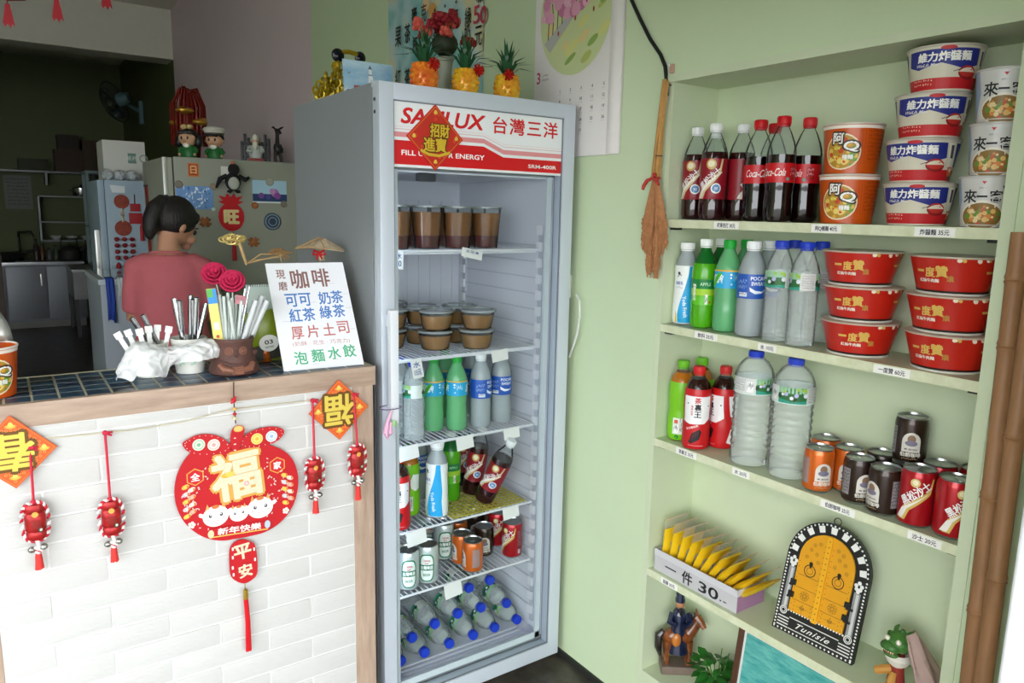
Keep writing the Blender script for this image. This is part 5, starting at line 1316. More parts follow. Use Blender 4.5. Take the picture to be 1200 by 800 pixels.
m = MB(); m.tube([(-.02, 0, .135), (-.005, 0, .146), (.015, 0, .149), (.035, 0, .146), (.05, 0, .137)], .007, 6); m.tube([(-.02, 0, .0), (-.024, 0, .07), (-.02, 0, .13)], .006, 6); m.build('gold_bar', M_go, gt)
bk = OY(655, 119, .12); bt = thing('black_tray', 'flat glossy black dish lying on the right end of the fridge top', 'dish', (bk.x-.008, .13, ZF))
MB().lathe([(0, 0), (.03, 0), (.036, .006), (.034, .0065), (.028, .002), (0, .002)], 20, sx=1, sy=.8).build('dish', mat('glossy_black', (16, 20, 26), .2), bt)
# ================================================================== ON THE COUNTER TOP
ZT0 = ZT+.0004
# open noodle cup at the left end
oc = thing('open_noodle_cup', 'open orange noodle cup with peeled foil lid at the left end of the counter', 'noodle cup', (-1.497, .075, ZT0), face(-1.497, .075, 30))
aqp = _K['aq']
for ch in aqp.children:
    if ch.name.startswith('cup_body'):
        c = ch.copy(); COL.objects.link(c); c.parent = oc
        for g_ in ch.children: d = g_.copy(); COL.objects.link(d); d.parent = c
MB().lathe([(.0603, .0995), (.062, .1), (.062, .1035), (.0603, .104), (.059, .102)], 32).build('rim', pc('#e9e4da', .4), oc)
MB().lathe([(0, .085), (.0585, .085)], 28).build('noodles', mat('dry_noodle', (206, 160, 84), .7, bump=.8, bscale=120), oc)
m = MB(); vs = []; fs = []; n = 14
for i in range(7):
    f = i/6; w_ = .0615*math.sin(PI*(.5-.30*f)); 
    for k in range(9): g_ = k/8-.5; vs.append((g_*2*w_, .034+.026*f*f-.006*math.cos(g_*3), .1045+.085*f+.006*math.cos(g_*6)*f))
for i in range(6):
    for k in range(8): fs.append((i*9+k, i*9+k+1, i*9+10+k, i*9+9+k))
m.add(vs, fs); o = m.build('foil_lid', mat('foil_lid', (196, 196, 192), .3, metal=.6, bump=.3, bscale=30), oc); o.rotation_euler = (0, 0, R(-20)); sd = o.modifiers.new('thick', 'SOLIDIFY'); sd.thickness = .0008
# paper cups with cutlery under a plastic bag
def paper_cup(loc, label, rb, rt, h):
    t = thing('paper_cup', label, 'paper cup', loc, face(loc[0], loc[1]))
    MB().lathe([(0, .003), (rb-.001, .003), (rb, 0), (rt, h), (rt+.0018, h+.001), (rt+.001, h+.003), (rt-.001, h+.002), (rb-.0015, .006), (0, .006)], 26).build('cup', pc('#ecece4', .5), t)
    a = Art(.0002)
    for u, v in ((-.02, .03), (.012, .026), (.03, .036)): 
        for q in (0, 1.2, 2.4): a.disc(u+.006*math.cos(q+u*90), v+.006*math.sin(q+u*90), .007, '#b9dfc6', ry=.002, n=8, rot=q+u*90)
    a.build('print', t, mp_round(lambda z: rb+(rt-rb)*z/h+.0003), .006); return t
c1 = (-1.184, .118, ZT0); c2 = (-1.098, .120, ZT0)
paper_cup(c1, 'white paper cup full of plastic forks on the counter', .029, .038, .075); paper_cup(c2, 'white paper cup with green leaf print holding steel straws', .031, .040, .08)
M_forkw = pc('#f2f3f0', .3)
for k in range(6):
    q = k*1.05; t = thing('plastic_fork', ['leftmost white plastic fork in the paper cup', 'second white plastic fork from the left in the cup', 'third white plastic fork from the left in the cup', 'third white plastic fork from the right in the cup', 'second white plastic fork from the right in the cup', 'rightmost white plastic fork in the paper cup'][k], 'fork', (c1[0]+(-.02+.008*k), c1[1]+.010*math.sin(q*2), ZT0+.012), 0, 'plastic forks in the paper cup')
    t.rotation_euler = (R(6*math.sin(q)), R(-26+8*k), 0)
    m = MB(); m.bbox(-.0052, .0052, -.0016, .0016, 0, .088, .0012); m.build('handle', M_forkw, t); MB().bbox(-.008, .008, -.0018, .0018, .088, .104, .0016).build('handle_end', M_forkw, t)
M_st = mat('polished_steel', (200, 202, 206), .12, metal=1)
sp = [(-.020, .01, -2, 10, .165), (-.008, -.008, -6, -4, .17), (.004, .008, 2, 4, .175), (.012, -.006, 3, 10, .172), (.02, .006, 0, 14, .168), (-.003, -.016, 12, -2, .16)]
for k, (dx, dy, ry, rx_, L) in enumerate(sp):
    t = MB(); t.lathe([(.0062, 0), (.0062, L), (.005, L), (.005, L-.02)], 14); o = t.build('steel_straw', M_st); o.location = (c2[0]+dx*.5, c2[1]+dy*.7, ZT0+.008); o.rotation_euler = (R(rx_*.6), R(ry*1.3), 0)
    tag(o, ['wide steel straw leaning at the left of the cup', 'wide steel straw second from the left in the cup', 'wide steel straw in the middle of the cup', 'wide steel straw second from the right in the cup', 'wide steel straw leaning at the right of the cup', 'wide steel straw at the front of the cup'][k], 'straw', 'steel straws in the paper cup')
for k in range(2):
    o = MB().lathe([(.006, 0), (.006, .12), (.005, .12), (.005, .11)], 12).build('steel_straw', M_st); o.location = (c1[0]+.025+.012*k, c1[1]+.02, ZT0+.03); o.rotation_euler = (R(4), R(-28+6*k), 0); tag(o, ['short steel straw slanting over the fork cup, left one', 'short steel straw slanting over the fork cup, right one'][k], 'straw', 'slanting steel straws')
# crumpled plastic bag over both cups
m = MB(); vs = []; fs = []; NU, NV = 80, 24; rd = random.Random(4)
from mathutils import noise as NZ
def bagpt(u, v):                    # u along the counter 0..1, v from the rim down the front 0..1
    x = -1.262+.228*u
    zt = ZT+.082+.006*math.sin(u*9)
    if u < .14: zt = ZT+.024+(.058)*(u/.14)**.7
    if u > .94: zt -= (u-.94)*.35
    drop = (.040 if u > .46 else .066)*min(1, u/.16+.25)
    y = .066-.030*math.sin(min(1, v*1.25)*PI*.5)+.014*math.cos(u*12)*(v)
    y -= .012*math.exp(-((u-.34)/.2)**2)+.012*math.exp(-((u-.74)/.16)**2)
    z = zt-drop*v**1.35+.006*math.sin(PI*v)
    k = .010; d = NZ.noise_vector(Vector((x*34, y*30, z*34)))*k+NZ.noise_vector(Vector((x*90, v*5, z*90)))*.005
    return (x+d.x*.6, y+d.y, max(z+d.z*.7, ZT+.002))
for i in range(NU+1):
    for j in range(NV+1): vs.append(bagpt(i/NU, j/NV))
for i in range(NU):
    for j in range(NV): fs.append((i*(NV+1)+j, i*(NV+1)+j+1, (i+1)*(NV+1)+j+1, (i+1)*(NV+1)+j))
m.add(vs, fs)
o = m.build('plastic_bag', clear('bag_film', (244, 246, 246), .18, .25, milk=.72, milkcol='#f0f2f2')); tag(o, 'crumpled white plastic bag wrapped around the paper cups on the counter', 'bag')
sb = o.modifiers.new('sub', 'SUBSURF'); sb.levels = 1; sb.render_levels = 1
# clay face pot
px_, py_ = -1.013, .055
cp = thing('clay_face_pot', 'dark brown clay pot with a carved face holding straws on the counter', 'pot', (px_, py_, ZT0), face(px_, py_, 8))
M_clay = mat('dark_clay', (98, 64, 56), .6, noise=.35, nscale=22, bump=.5, bscale=70); M_clay2 = mat('rubbed_clay', (150, 100, 80), .6, noise=.3, nscale=26, bump=.5, bscale=60)
P = [(0, .001), (.05, .001), (.056, .006), (.057, .014), (.052, .024), (.050, .034), (.047, .046), (.044, .058), (.0435, .070), (.046, .078), (.0475, .084), (.046, .0875), (.041, .086), (.039, .07), (.042, .03), (0, .02)]
MB().lathe(P, 32).build('pot', M_clay, cp)
def on(u, z, dr=0): a_ = u; r_ = prof_r(P[1:12])(z)+dr; return Vector((r_*math.sin(a_), -r_*math.cos(a_), z))
for s_ in (-1, 1):
    m = MB()
    for rr in (.0085, .0045): m.tube([on(s_*.36+rr*math.cos(2*PI*i/14)/.045, .060+rr*math.sin(2*PI*i/14), .0006) for i in range(14)], .0014, 5, True)
    m.ball(on(s_*.36, .060, 0), .0028, 7, 5); m.build('eye', M_clay2, cp)
m = MB(); m.tube([on(0, .062, .001), on(-.03, .05, .003), on(.03, .047, .002)], [.003, .0045, .003], 6); m.build('nose', M_clay, cp)
MB().tube([on(-.8+1.6*i/12, .041-.010*math.sin(PI*i/12), .0002) for i in range(13)], .0022, 5).build('mouth', M_clay, cp)
m = MB()
for s_ in (-1, 1):
    m.tube([on(s_*.75, .028, .002), on(s_*.5, .02, .006), on(s_*.15, .017, .006)], [.007, .0085, .006], 7)
    for k in range(4): m.tube([on(s_*.2-s_*.06*0, .024-.0045*k, .007), on(-s_*.08, .023-.0045*k, .007)], [.0026, .0022], 6)
m.build('clasped_hands', M_clay2, cp)
for s_ in (-1, 1): MB().ball(on(s_*1.25, .05, .001), .007, 8, 6, sz=1.3).build('ear', M_clay, cp)
# straws, wrapped packs and stirrers in the pot
def stick(name, label, cat, base, tip, w_, col, group=None, flat=True, m_=None):
    b_, t_ = Vector(base), Vector(tip); d = t_-b_; L = d.length
    o = MB()
    if flat: o.bbox(-w_, w_, -.0014, .0014, 0, L, .0012)
    else: o.lathe([(w_, 0), (w_, L), (w_*.7, L), (w_*.7, L-.01)], 10)
    ob = o.build(name, m_ or pc(col, .35)); ob.location = b_
    q = Vector((0, 0, 1)).rotation_difference(d); ob.rotation_euler = (q @ Matrix.Rotation(face(px_, py_), 4, 'Z').to_quaternion()).to_euler(); tag(ob, label, cat, group); return ob
def at(px, py, y): return OY(px, py, y)
bz = ZT+.03
M_wrap = clear('straw_wrap', (226, 236, 232), .2, .15, milk=.78, milkcol='#e2ece6')
g = 'wrapped straws in the clay pot'
W0 = [(257, 345, .06), (262, 347, .05), (267, 343, .065), (272, 349, .055), (277, 346, .075), (283, 352, .05), (268, 352, .04)]
od2 = ['first', 'second', 'third', 'fourth', 'fifth', 'sixth', 'seventh']
for k, (a_, b_, yy) in enumerate(W0):
    tip = at(a_, b_, yy); stick('wrapped_straw', 'pale paper-wrapped straw, %s from the left in the clay pot' % od2[k], 'straw', (px_-.02+.0045*k, py_-.01+.003*(k % 3), bz), tip, .0042, None, g, False, M_wrap)
g = 'clear plastic sleeves of straws in the clay pot'
M_slv = clear('clear_sleeve', (236, 240, 242), .25, .1, milk=.55, milkcol='#eef1f2')
for k, (a_, b_, yy) in enumerate([(300, 352, .055), (307, 347, .07), (313, 352, .06)]):
    stick('straw_sleeve', ['clear sleeve of straws leaning right, the left one', 'clear sleeve of straws leaning right, the middle one', 'clear sleeve of straws leaning right, the right one'][k], 'straws', (px_+.004+.008*k, py_-.008+.008*k, bz), at(a_, b_, yy), .0075, None, g, False, M_slv)
pk1 = stick('colour_packet', 'slim yellow packet with blue and green top in the clay pot', 'packet', (px_-.03, py_-.012, bz), at(247, 338, .045), .0105, '#e8d873')
a = Art(.0002); L_ = (at(247, 338, .045)-Vector((px_-.03, py_-.012, bz))).length
a.rect(-.0103, L_-.035, .0103, L_-.001, '#3a8fd0'); a.rect(-.0103, L_-.02, .002, L_-.001, '#5bb04a'); a.rect(-.005, L_*.45, .006, L_*.55, '#f4f0e0'); a.disc(.0, L_*.36, .004, '#c84a3a', n=10); a.build('print', pk1, lambda u, v, d: Vector((u, -.0015-d, v)))
g = 'metal stirrers in the clay pot'
for k, (a_, b_) in enumerate([(287, 338), (292, 336)]): stick('metal_stirrer', ['left thin metal stirrer in the clay pot', 'right thin metal stirrer in the clay pot'][k], 'stirrer', (px_+.01, py_+.018, bz), at(a_, b_, .085), .003, None, g, False, M_st)
# fabric roses
M_rose = mat('hot_pink_felt', (200, 32, 82), .8, noise=.15, nscale=40)
def rose(px, py, y, label, r_):
    c = at(px, py, y); t = thing('fabric_rose', label, 'flower', c, 0, 'hot pink fabric roses in the clay pot')
    for j, (rr, n_, zz) in enumerate([(.004, 3, .008), (.010, 5, .004), (.017, 6, -.001), (.023, 7, -.006)]):
        for k in range(n_):
            q = 2*PI*k/n_+j*.5; vs = []; fs = []
            for a_ in range(5):
                for b2 in range(4):
                    th = q+(a_/4-.5)*(1.5 if j else 2.2); v_ = b2/3; rad = (rr*(.55+.6*v_))*r_/.023+(.004 if b2 == 3 else 0)
                    vs.append((rad*math.cos(th), rad*math.sin(th), zz*r_/.023+(v_-.5)*.022*math.cos((a_/4-.5)*1.6)))
            for a_ in range(4):
                for b2 in range(3): fs.append((a_*4+b2, a_*4+4+b2, a_*4+5+b2, a_*4+1+b2))
            o = MB().add(vs, fs).build('petal', M_rose, t)
            o.modifiers.new('thick', 'SOLIDIFY').thickness = .0016
    MB().ball((0, 0, -.004), .010*r_/.023, 8, 6).build('core', M_rose, t)
    Q = Vector((0, 0, 1)).rotation_difference(Vector((-.25, -.8, .55)).normalized())
    base = Q.inverted() @ (Vector((px_+.004, py_+.01, bz))-c); MB().tube([(0, 0, -.008), tuple(base*.5), tuple(base)], .0016, 5).build('stem', pc('#c6c8bc', .5), t)
    t.rotation_euler = Q.to_euler(); return t
rose(251, 321, .098, 'left hot pink fabric rose rising from the clay pot', .0225); rose(272, 330, .036, 'right hot pink fabric rose rising from the clay pot', .022)
o = MB(); c = at(281, 351, .05); o.prism([(-.012, -.008), (.012, -.014), (.014, .008), (-.008, .012)], .001); o = o.build('pink_tag', mat('pink_paper', (226, 150, 160), .5, noise=.5, nscale=60)); o.location = c; tag(o, 'small pink paper tag among the straws', 'tag')
# menu board
mb0 = Vector((-.9035, .012, ZT0)); mb1 = Vector((-.7105, .000, ZT0)); mc = (mb0+mb1)/2; yaw = math.atan2(mb1.y-mb0.y, mb1.x-mb0.x)
mn = thing('menu_board', 'white handwritten drinks menu board leaning at the right end of the counter', 'menu', mc, 0); mn.rotation_euler = (R(-32), 0, yaw)
MW, MH = .101, .294
MB().box(-MW, MW, 0, .0035, 0, MH).build('board', pc('#f1f2f6', .35), mn, False)
a = Art(.0002)
def tri(t, cx, cz, h, col, w_, bd=.05): a.text(t, cx, cz, h, col, w=w_, bold=bd)
br, bl, pkc, gn, gy = '#8d6660', '#4a80c4', '#c4706c', '#4fb487', '#c8c8d0'
tri('現', -.068, .262, .025, br, .022, .02); tri('磨', -.067, .229, .025, br, .022, .02); tri('咖', -.022, .247, .054, br, .044, .03); tri('啡', .034, .25, .052, br, .044, .03)
for ch, cx, cz in (('可', -.052, .188), ('可', -.018, .189), ('奶', .033, .191), ('茶', .066, .193), ('紅', -.049, .146), ('茶', -.015, .147), ('綠', .029, .151), ('茶', .064, .153)): tri(ch, cx, cz, .036, bl, .031, .03)
for ch, cx, cz in (('厚', -.052, .098), ('片', -.013, .1), ('土', .028, .103), ('司', .066, .106)): tri(ch, cx, cz, .034, pkc, .03, .02)
tri('(奶酥 · 花生 · 巧克力)', .004, .068, .014, '#cf9a98', .145, .0)
for ch, cx, cz in (('泡', -.055, .031), ('麵', -.012, .034), ('水', .03, .037), ('餃', .07, .04)): tri(ch, cx, cz, .034, gn, .032, .03)
for cx, cz in ((.06, .232), (.09, .2), (-.075, .13), (.092, .16), (.005, .18), (.09, .1), (.03, .02), (-.02, .012)): a.marks(cx-.008, cx+.008, cz, .004, gy, 4, int(cz*1000))
a.build('lettering', mn, mp_xz(0))
MB().box(-.003, .003, .0035, .0045, .02, .24).build('back_strut', pc('#d8d8d8', .5), mn, False)
# snack bag behind the pot
sc = at(313, 412, .14); sg = thing('green_snack_bag', 'green foil snack bag with a white round label behind the menu board', 'snack bag', (sc.x+.012, .155, ZT0)); sg.rotation_euler = (R(6), R(-8), face(sc.x, .14, 10))
m = MB(); vs = []; fs = []
for i in range(9):
    f = i/8; z = .135*f; th = .022*math.sin(PI*min(1, f*1.0))**.7*(1-.2*f)+.001; w_ = .048-.004*math.sin(PI*f)
    for k in range(10): q = 2*PI*k/10; vs.append((w_*math.copysign(abs(math.cos(q))**.6, math.cos(q)), th*math.sin(q), z))
for i in range(8):
    for k in range(10): fs.append((i*10+k, i*10+(k+1) % 10, i*10+10+(k+1) % 10, i*10+10+k))
fs += [tuple(reversed(range(10))), tuple(range(80, 90))]
m.add(vs, fs).build('pouch', mat('lime_foil', (140, 158, 34), .3, noise=.3, nscale=12), sg)
MB().box(-.046, .046, -.0225, -.0195, .012, .05).build('dark_panel', pc('#33332c', .35), sg, False)
a = Art(.0003); a.disc(.0, .055, .024, '#e9ebe2', ry=.022); a.text('03', .0, .058, .011, '#33342c', w=.02, bold=.08); a.text('NATURE', 0, .045, .004, '#33342c', w=.02, bold=.05); a.build('print', sg, mp_xz(-.0235))
ot = at(321, 405, .12); og = thing('orange_ornament', 'small round orange ornament tucked beside the menu board', 'ornament', (-.912, .150, ZT0))
m = MB(); m.lathe([(0, 0), (.014, .001), (.02, .012), (.021, .03), (.016, .046), (.006, .054), (0, .055)], 14); m.build('orb', mat('orange_foil_orb', (206, 110, 30), .3, metal=.3, noise=1, nscale=50, col2=(130, 50, 20)), og)
MB().tube([(0, 0, .054), (.002, 0, .066), (-.002, 0, .074)], .0014, 5).build('loop', pc('#b03a2a', .5), og)
# spiral notepad
nc = at(307, 350, .2); npd = thing('spiral_notepad', 'small pale green spiral notepad standing behind the straws', 'notepad', (nc.x, .215, ZT0)); npd.rotation_euler = (R(-6), 0, R(-6)); nh = at(307, 334, .21).z-ZT
MB().bbox(-.032, .032, 0, .008, 0, nh, .001).build('pad', pc('#cfe0d6', .5), npd)
for k in range(10): MB().tube([(-.027+.006*k, .004+.006*math.cos(2*PI*i/10), nh-.002+.006*math.sin(2*PI*i/10)) for i in range(10)], .0008, 4, True).build('coil', mat('coil_wire', (150, 154, 156), .3, metal=.8), npd)
# woven straw grasshopper on a stick
gh = thing('straw_grasshopper', 'woven straw grasshopper on a stick above the counter', 'ornament', (-.905, .205, ZT0))
o0 = Vector((-.905, .205, ZT0)); G = lambda px, py, y=.2: at(px, py, y)-o0
M_str = mat('dry_bamboo', (190, 156, 106), .6, noise=.25, nscale=50); M_str2 = mat('dry_grass', (150, 116, 74), .7, noise=.3, nscale=60); M_gst = mat('gold_straw', (222, 196, 120), .35, metal=.4, noise=.4, nscale=50)
MB().tube([(0, 0, 0), tuple(G(333, 315)), tuple(G(327, 297))], .0016, 6).build('stick', M_str, gh)
m = MB(); m.tube([tuple(G(281, 286)), tuple(G(289, 310))], [.0042, .0036], 8); m.build('body', M_str, gh)
m = MB()
for a_, b_ in (((289, 309), (305, 298)), ((289, 309), (312, 303)), ((305, 298), (329, 297)), ((312, 303), (330, 299)), ((291, 306), (327, 301)), ((296, 304), (306, 297))): m.tube([tuple(G(*a_)), tuple(G(*b_))], .0015, 6)
m.build('leg', M_str, gh)['kind'] = 'stuff'
m = MB(); rd = random.Random(6)
for k in range(16): m.tube([tuple(G(312+rd.random()*4, 296+rd.random()*3)), tuple(G(325+4*rd.random(), 290+8*rd.random())), tuple(G(334+10*rd.random(), 293+12*rd.random()))], .0011, 4)
for k in range(5): c_ = G(322+k*1.5, 295); m.tube([(c_.x+.011*math.cos(2*PI*i/12), c_.y+.004*math.sin(2*PI*i/12+k), c_.z+.008*math.sin(2*PI*i/12)) for i in range(12)], .0012, 4, True)
m.build('tail_grass', M_str2, gh)['kind'] = 'stuff'
m = MB()
for k in range(12):
    c_ = G(259+26*rd.random(), 276+8*rd.random()); m.tube([(c_.x+.011*math.cos(2*PI*i/10+k), c_.y+.004*math.sin(2*PI*i/10), c_.z+.006*math.sin(2*PI*i/10+k)) for i in range(10)], .0024, 5, True)
m.build('woven_head', M_gst, gh)
# conical hat doll on a stick
hd = thing('straw_hat_doll', 'little straw hat figure with a red bow rising behind the menu board', 'ornament', (-.775, .215, ZT0)); o0 = Vector((-.775, .215, ZT0))
ht = at(374, 285, .215)-o0
MB().tube([(0, 0, 0), (ht.x, 0, ht.z-.055), (ht.x, 0, ht.z)], .0026, 6).build('stick', M_str, hd)
M_hat = mat('hat_straw', (206, 186, 156), .7, noise=.25, nscale=70)
vs = [(ht.x, 0, ht.z+.016)]; fs = []
for k in range(8): q = 2*PI*k/8; vs.append((ht.x-.003+.062*math.cos(q), .05*math.sin(q), ht.z-.012+.004*math.sin(q*2)))
for k in range(8): fs.append((0, 1+k, 1+(k+1) % 8))
for k in range(8): fs.append((0, 1+(k+1) % 8, 1+k)) if False else None
o = MB().add(vs, [f for f in fs if f]).build('hat', M_hat, hd, False); o.modifiers.new('thick', 'SOLIDIFY').thickness = .002; o.rotation_euler = (0, R(3), 0)
m = MB()
for k in range(8): q = 2*PI*k/8; m.tube([vs[0], vs[1+k]], .0013, 5)
m.tube(vs[1:], .0016, 5, True); m.build('hat_rib', M_str, hd)
m = MB(); c_ = Vector((ht.x-.004, -.008, ht.z-.026))
for s_ in (-1, 1): m.tube([c_, c_+Vector((s_*.014, -.002, .008)), c_+Vector((s_*.018, -.003, -.002)), c_+Vector((s_*.006, -.002, -.004)), c_], .0034, 6); m.tube([c_, c_+Vector((s_*.008, -.003, -.016))], .0028, 6)
m.ball(c_, .005, 7, 5); m.build('bow', pc('#bf2026', .5), hd)
m = MB(); m.ball((ht.x+.004, -.002, ht.z-.034), .009, 9, 7, sz=1.4); m.build('doll_body', pc('#d8d4c0', .6), hd)
MB().tube([(ht.x+.006, -.009, ht.z-.03), (ht.x+.009, -.01, ht.z-.045)], .0022, 5).build('doll_sash', pc('#a8a060', .6), hd)
# ================================================================== NEW YEAR DECORATIONS ON THE COUNTER FRONT
YD = YC-.004
D = lambda px, py, y=YD: OY(px, py, y)
M_red = mat('felt_red', (190, 14, 26), .6); M_cream = '#efe6cc'
# string
pts = [D(-20, 522), D(10, 517), D(66, 512.5), D(123, 507), D(160, 503), D(215, 494), D(268, 480), D(320, 473.5), D(366, 469), D(414, 462)]
o = MB().tube(pts, .0012, 5).build('hanging_string', mat('jute_string', (206, 196, 164), .8)); tag(o, 'thin beige string strung across the white brick counter front', 'string')
# diamonds
def diamond(px, py, ch, label, s_):
    c = D(px, py, YD-.003); t = thing('paper_diamond', label, 'ornament', (c.x, YD-.0055, c.z), 0, 'orange diamond shaped ornaments on the counter')
    MB().prism([(-s_, 0), (0, -s_), (s_, 0), (0, s_)], .002, Matrix.Translation((0, 0, 0))).build('card', pc('#d8521c', .5), t, False)
    a = Art(.00015); rd = random.Random(int(px))
    a.poly([(-s_*.96, 0), (0, -s_*.96), (s_*.96, 0), (0, s_*.96)], '#e07a2c'); a.poly([(-s_*.93, 0), (0, -s_*.93), (s_*.93, 0), (0, s_*.93)], '#dc5a1e')
    n = 9
    for i in range(-n, n+1):
        for j in range(-n, n+1):
            x, z = i*s_*.1, j*s_*.1
            if abs(x)+abs(z) < s_*.86 and max(abs(x), abs(z)) > .2*s_: a.ring(x, z, s_*.04, s_*.014, '#eda052', 5)
    for q in range(4):
        x, z = [(0, .7), (0, -.7), (.7, 0), (-.7, 0)][q]; a.disc(x*s_, z*s_, s_*.11, '#d9b444', ry=s_*.06, n=12); a.disc(x*s_, z*s_+s_*.05, s_*.06, '#e8cc60', n=10)
    a.build('print', t, mp_xz(0))
    a = Art(.0002); a.text(ch, 0, 0, s_*1.05, '#6a4408', w=s_*1.0, bold=.12, rot=PI); a.text(ch, 0, 0, s_*1.02, mat('gold_emboss', (224, 198, 84), .4, metal=.15), w=s_*.96, bold=.05, rot=PI)
    a.build('gold_lettering', t, mp_xz(-.002))
diamond(15, 529.5, '春', 'orange diamond with upside-down gold character at the left end of the string', .0745); diamond(397, 480, '福', 'orange diamond with upside-down gold character near the counter corner', .0765)
# firecracker charms
M_rope_r = pc('#c41c34', .5); M_rope_w = pc('#f2eeea', .5); M_fc = mat('glitter_red', (196, 40, 40), .35, metal=.3, noise=1, nscale=60, col2=(130, 20, 24), bump=.4, bscale=90); M_bell = mat('bell_steel', (176, 178, 172), .25, metal=.9)
def charm(px, py, sx_, sy_, label, kz=1.0, tas=.03):
    c = D(px, py, YD-.016); top = D(sx_, sy_, YD-.003)
    t = thing('firecracker_charm', label, 'ornament', (c.x, YD-.016, c.z), 0, 'red firecracker charms on the string')
    b = Vector((top.x-c.x, .012, top.z-c.z)); h = .037*kz; w_ = .0185
    # strap
    m = MB(); m.tube([b, b*.5+Vector((0, -.002, h*.55)), Vector((0, -.002, h+.006))], .0028, 6); m.ball(b, .0055, 8, 6); m.ball(b+Vector((.005, -.003, .0)), .004, 7, 5); m.tube([b, b+Vector((.012, -.004, -.006))], .0025, 5); m.tube([b, b+Vector((.014, -.003, .001))], .0022, 5); m.ball((0, -.001, h+.005), .005, 8, 6)
    m.build('strap', pc('#c8203c', .55), t)
    m = MB(); m.lathe([(0, -h), (w_*.8, -h), (w_*.95, -h*.9), (w_, -h*.6), (w_*.86, -h*.52), (w_, -h*.4), (w_, h*.4), (w_*.86, h*.52), (w_, h*.6), (w_*.95, h*.9), (w_*.8, h), (0, h)], 18, (0, 0, 0), None, 1, .62); m.build('cracker', M_fc, t)
    a = Art(.0001); a.disc(0, h*.5, .006, '#d8a24a', n=8); a.text('福', 0, -.002, .018, '#8a2018', bold=.05); a.disc(.008, -h*.4, .005, '#2c4a3a', n=8); a.disc(.0085, -h*.4, .003, '#d8d8c0', n=8); a.build('print', t, lambda u, v, d: Vector((w_*math.sin(u/w_), -.62*w_*math.cos(u/w_)-d-.0006, v)), .004)
    # twisted rope round it
    N = 26; ov = [Vector(((w_+.0045)*math.copysign(abs(math.cos(q))**.75, math.cos(q)), 0, (h+.004)*math.copysign(abs(math.sin(q))**.75, math.sin(q)))) for q in [2*PI*i/N for i in range(N)]]
    for par, mm, nm in ((0, M_rope_r, 'rope_red'), (1, M_rope_w, 'rope_white')):
        m = MB()
        for i in range(N):
            if i % 2 != par: continue
            p, q_ = ov[i], ov[(i+1) % N]; mid = (p+q_)/2; d = (q_-p).normalized(); out = Vector((mid.x, 0, mid.z*.6)).normalized()
            m.tube([mid-d*.0042-out*.0028, mid+Vector((0, -.0035, 0)), mid+d*.0042+out*.0028], [.0018, .0032, .0018], 6)
        m.build(nm, mm, t)['kind'] = 'stuff'
    for s_ in (-1, 1):
        m = MB(); m.ball((s_*.0105, -.004, -h-.018+s_*.001), .0068, 12, 9, sx=1.1); m.box(s_*.0105-.0045, s_*.0105+.0045, -.0116, -.0106, -h-.0186, -h-.0176); m.build('bell', M_bell, t)
    m = MB(); m.tube([(0, -.003, -h-.004), (.002, -.006, -h-.014), (-.002, -.006, -h-.024), (.001, -.004, -h-.03)], .0036, 6); m.tube([(-.006, -.006, -h-.014), (0, -.008, -h-.019), (.006, -.006, -h-.024)], .003, 6); m.build('bow_knot', M_rope_w, t)
    m = MB(); m.tube([(-.005, -.008, -h-.019), (0, -.0098, -h-.021), (.005, -.008, -h-.026)], .0014, 5); m.build('bow_stripe', M_rope_r, t)
    m = MB(); m.lathe([(.0045, 0), (.0062, -.006), (.0075, -tas), (0, -tas)], 12, (0, -.003, -h-.029)); rd = random.Random(int(px))
    for k in range(16): q = 2*PI*k/16; m.tube([(.004*math.cos(q), -.003+.004*math.sin(q), -h-.03), (.0072*math.cos(q), -.003+.0065*math.sin(q), -h-.029-tas-.003*rd.random())], .0011, 4)
    m.build('tassel', mat('coral_tassel', (214, 52, 46), .7), t)
charm(41.5, 611, 35, 524, 'red firecracker charm hanging over the left diamond, first of four', 1.0, .032); charm(130.5, 606, 123, 507, 'red firecracker charm hanging alone, second of four from the left', 1.0, .03)
charm(368.5, 555, 366, 469, 'red firecracker charm left of the right diamond, third of four', 1.0, .032); charm(418.5, 539, 414, 462, 'red firecracker charm by the counter corner post, last of four', 1.0, .036)
# apple shaped fortune hanging
c = D(276, 573, YD-.002); ap = thing('apple_fortune_hanging', 'red apple shaped new year hanging with gold character and cartoon cows', 'ornament', (c.x, YD-.006, c.z)); 
U = lambda px, py: ((D(px, py).x-c.x), (D(px, py).z-c.z))
out = [U(*p) for p in [(268, 527), (250, 518), (232, 521), (216, 536), (206, 556), (203, 578), (208, 600), (220, 617), (238, 629), (258, 633), (276, 630), (293, 627), (312, 622), (330, 610), (343, 592), (349, 570), (348, 550), (340, 533), (325, 523), (308, 519), (292, 519), (280, 524)]]
def smooth_poly(p, n=3):
    for _ in range(n):
        q = []
        for i in range(len(p)): a_, b_ = p[i], p[(i+1) % len(p)]; q += [(.75*a_[0]+.25*b_[0], .75*a_[1]+.25*b_[1]), (.25*a_[0]+.75*b_[0], .25*a_[1]+.75*b_[1])]
        p = q
    return p
out = smooth_poly(out, 2); MB().prism(out, .0028).build('apple_card', M_red, ap, False)
lf = smooth_poly([U(*p) for p in [(272, 524), (262, 512), (246, 507), (230, 508), (217, 515), (212, 518), (216, 526), (226, 532), (244, 533), (262, 530)]], 2); lf2 = smooth_poly([U(*p) for p in [(278, 521), (286, 508), (300, 501), (318, 498), (334, 502), (328, 513), (316, 520), (300, 523), (288, 524)]], 2)
for p in (lf, lf2): MB().prism(p, .0016, Matrix.Translation((0, -.0017, 0))).build('leaf', M_red, ap, False)
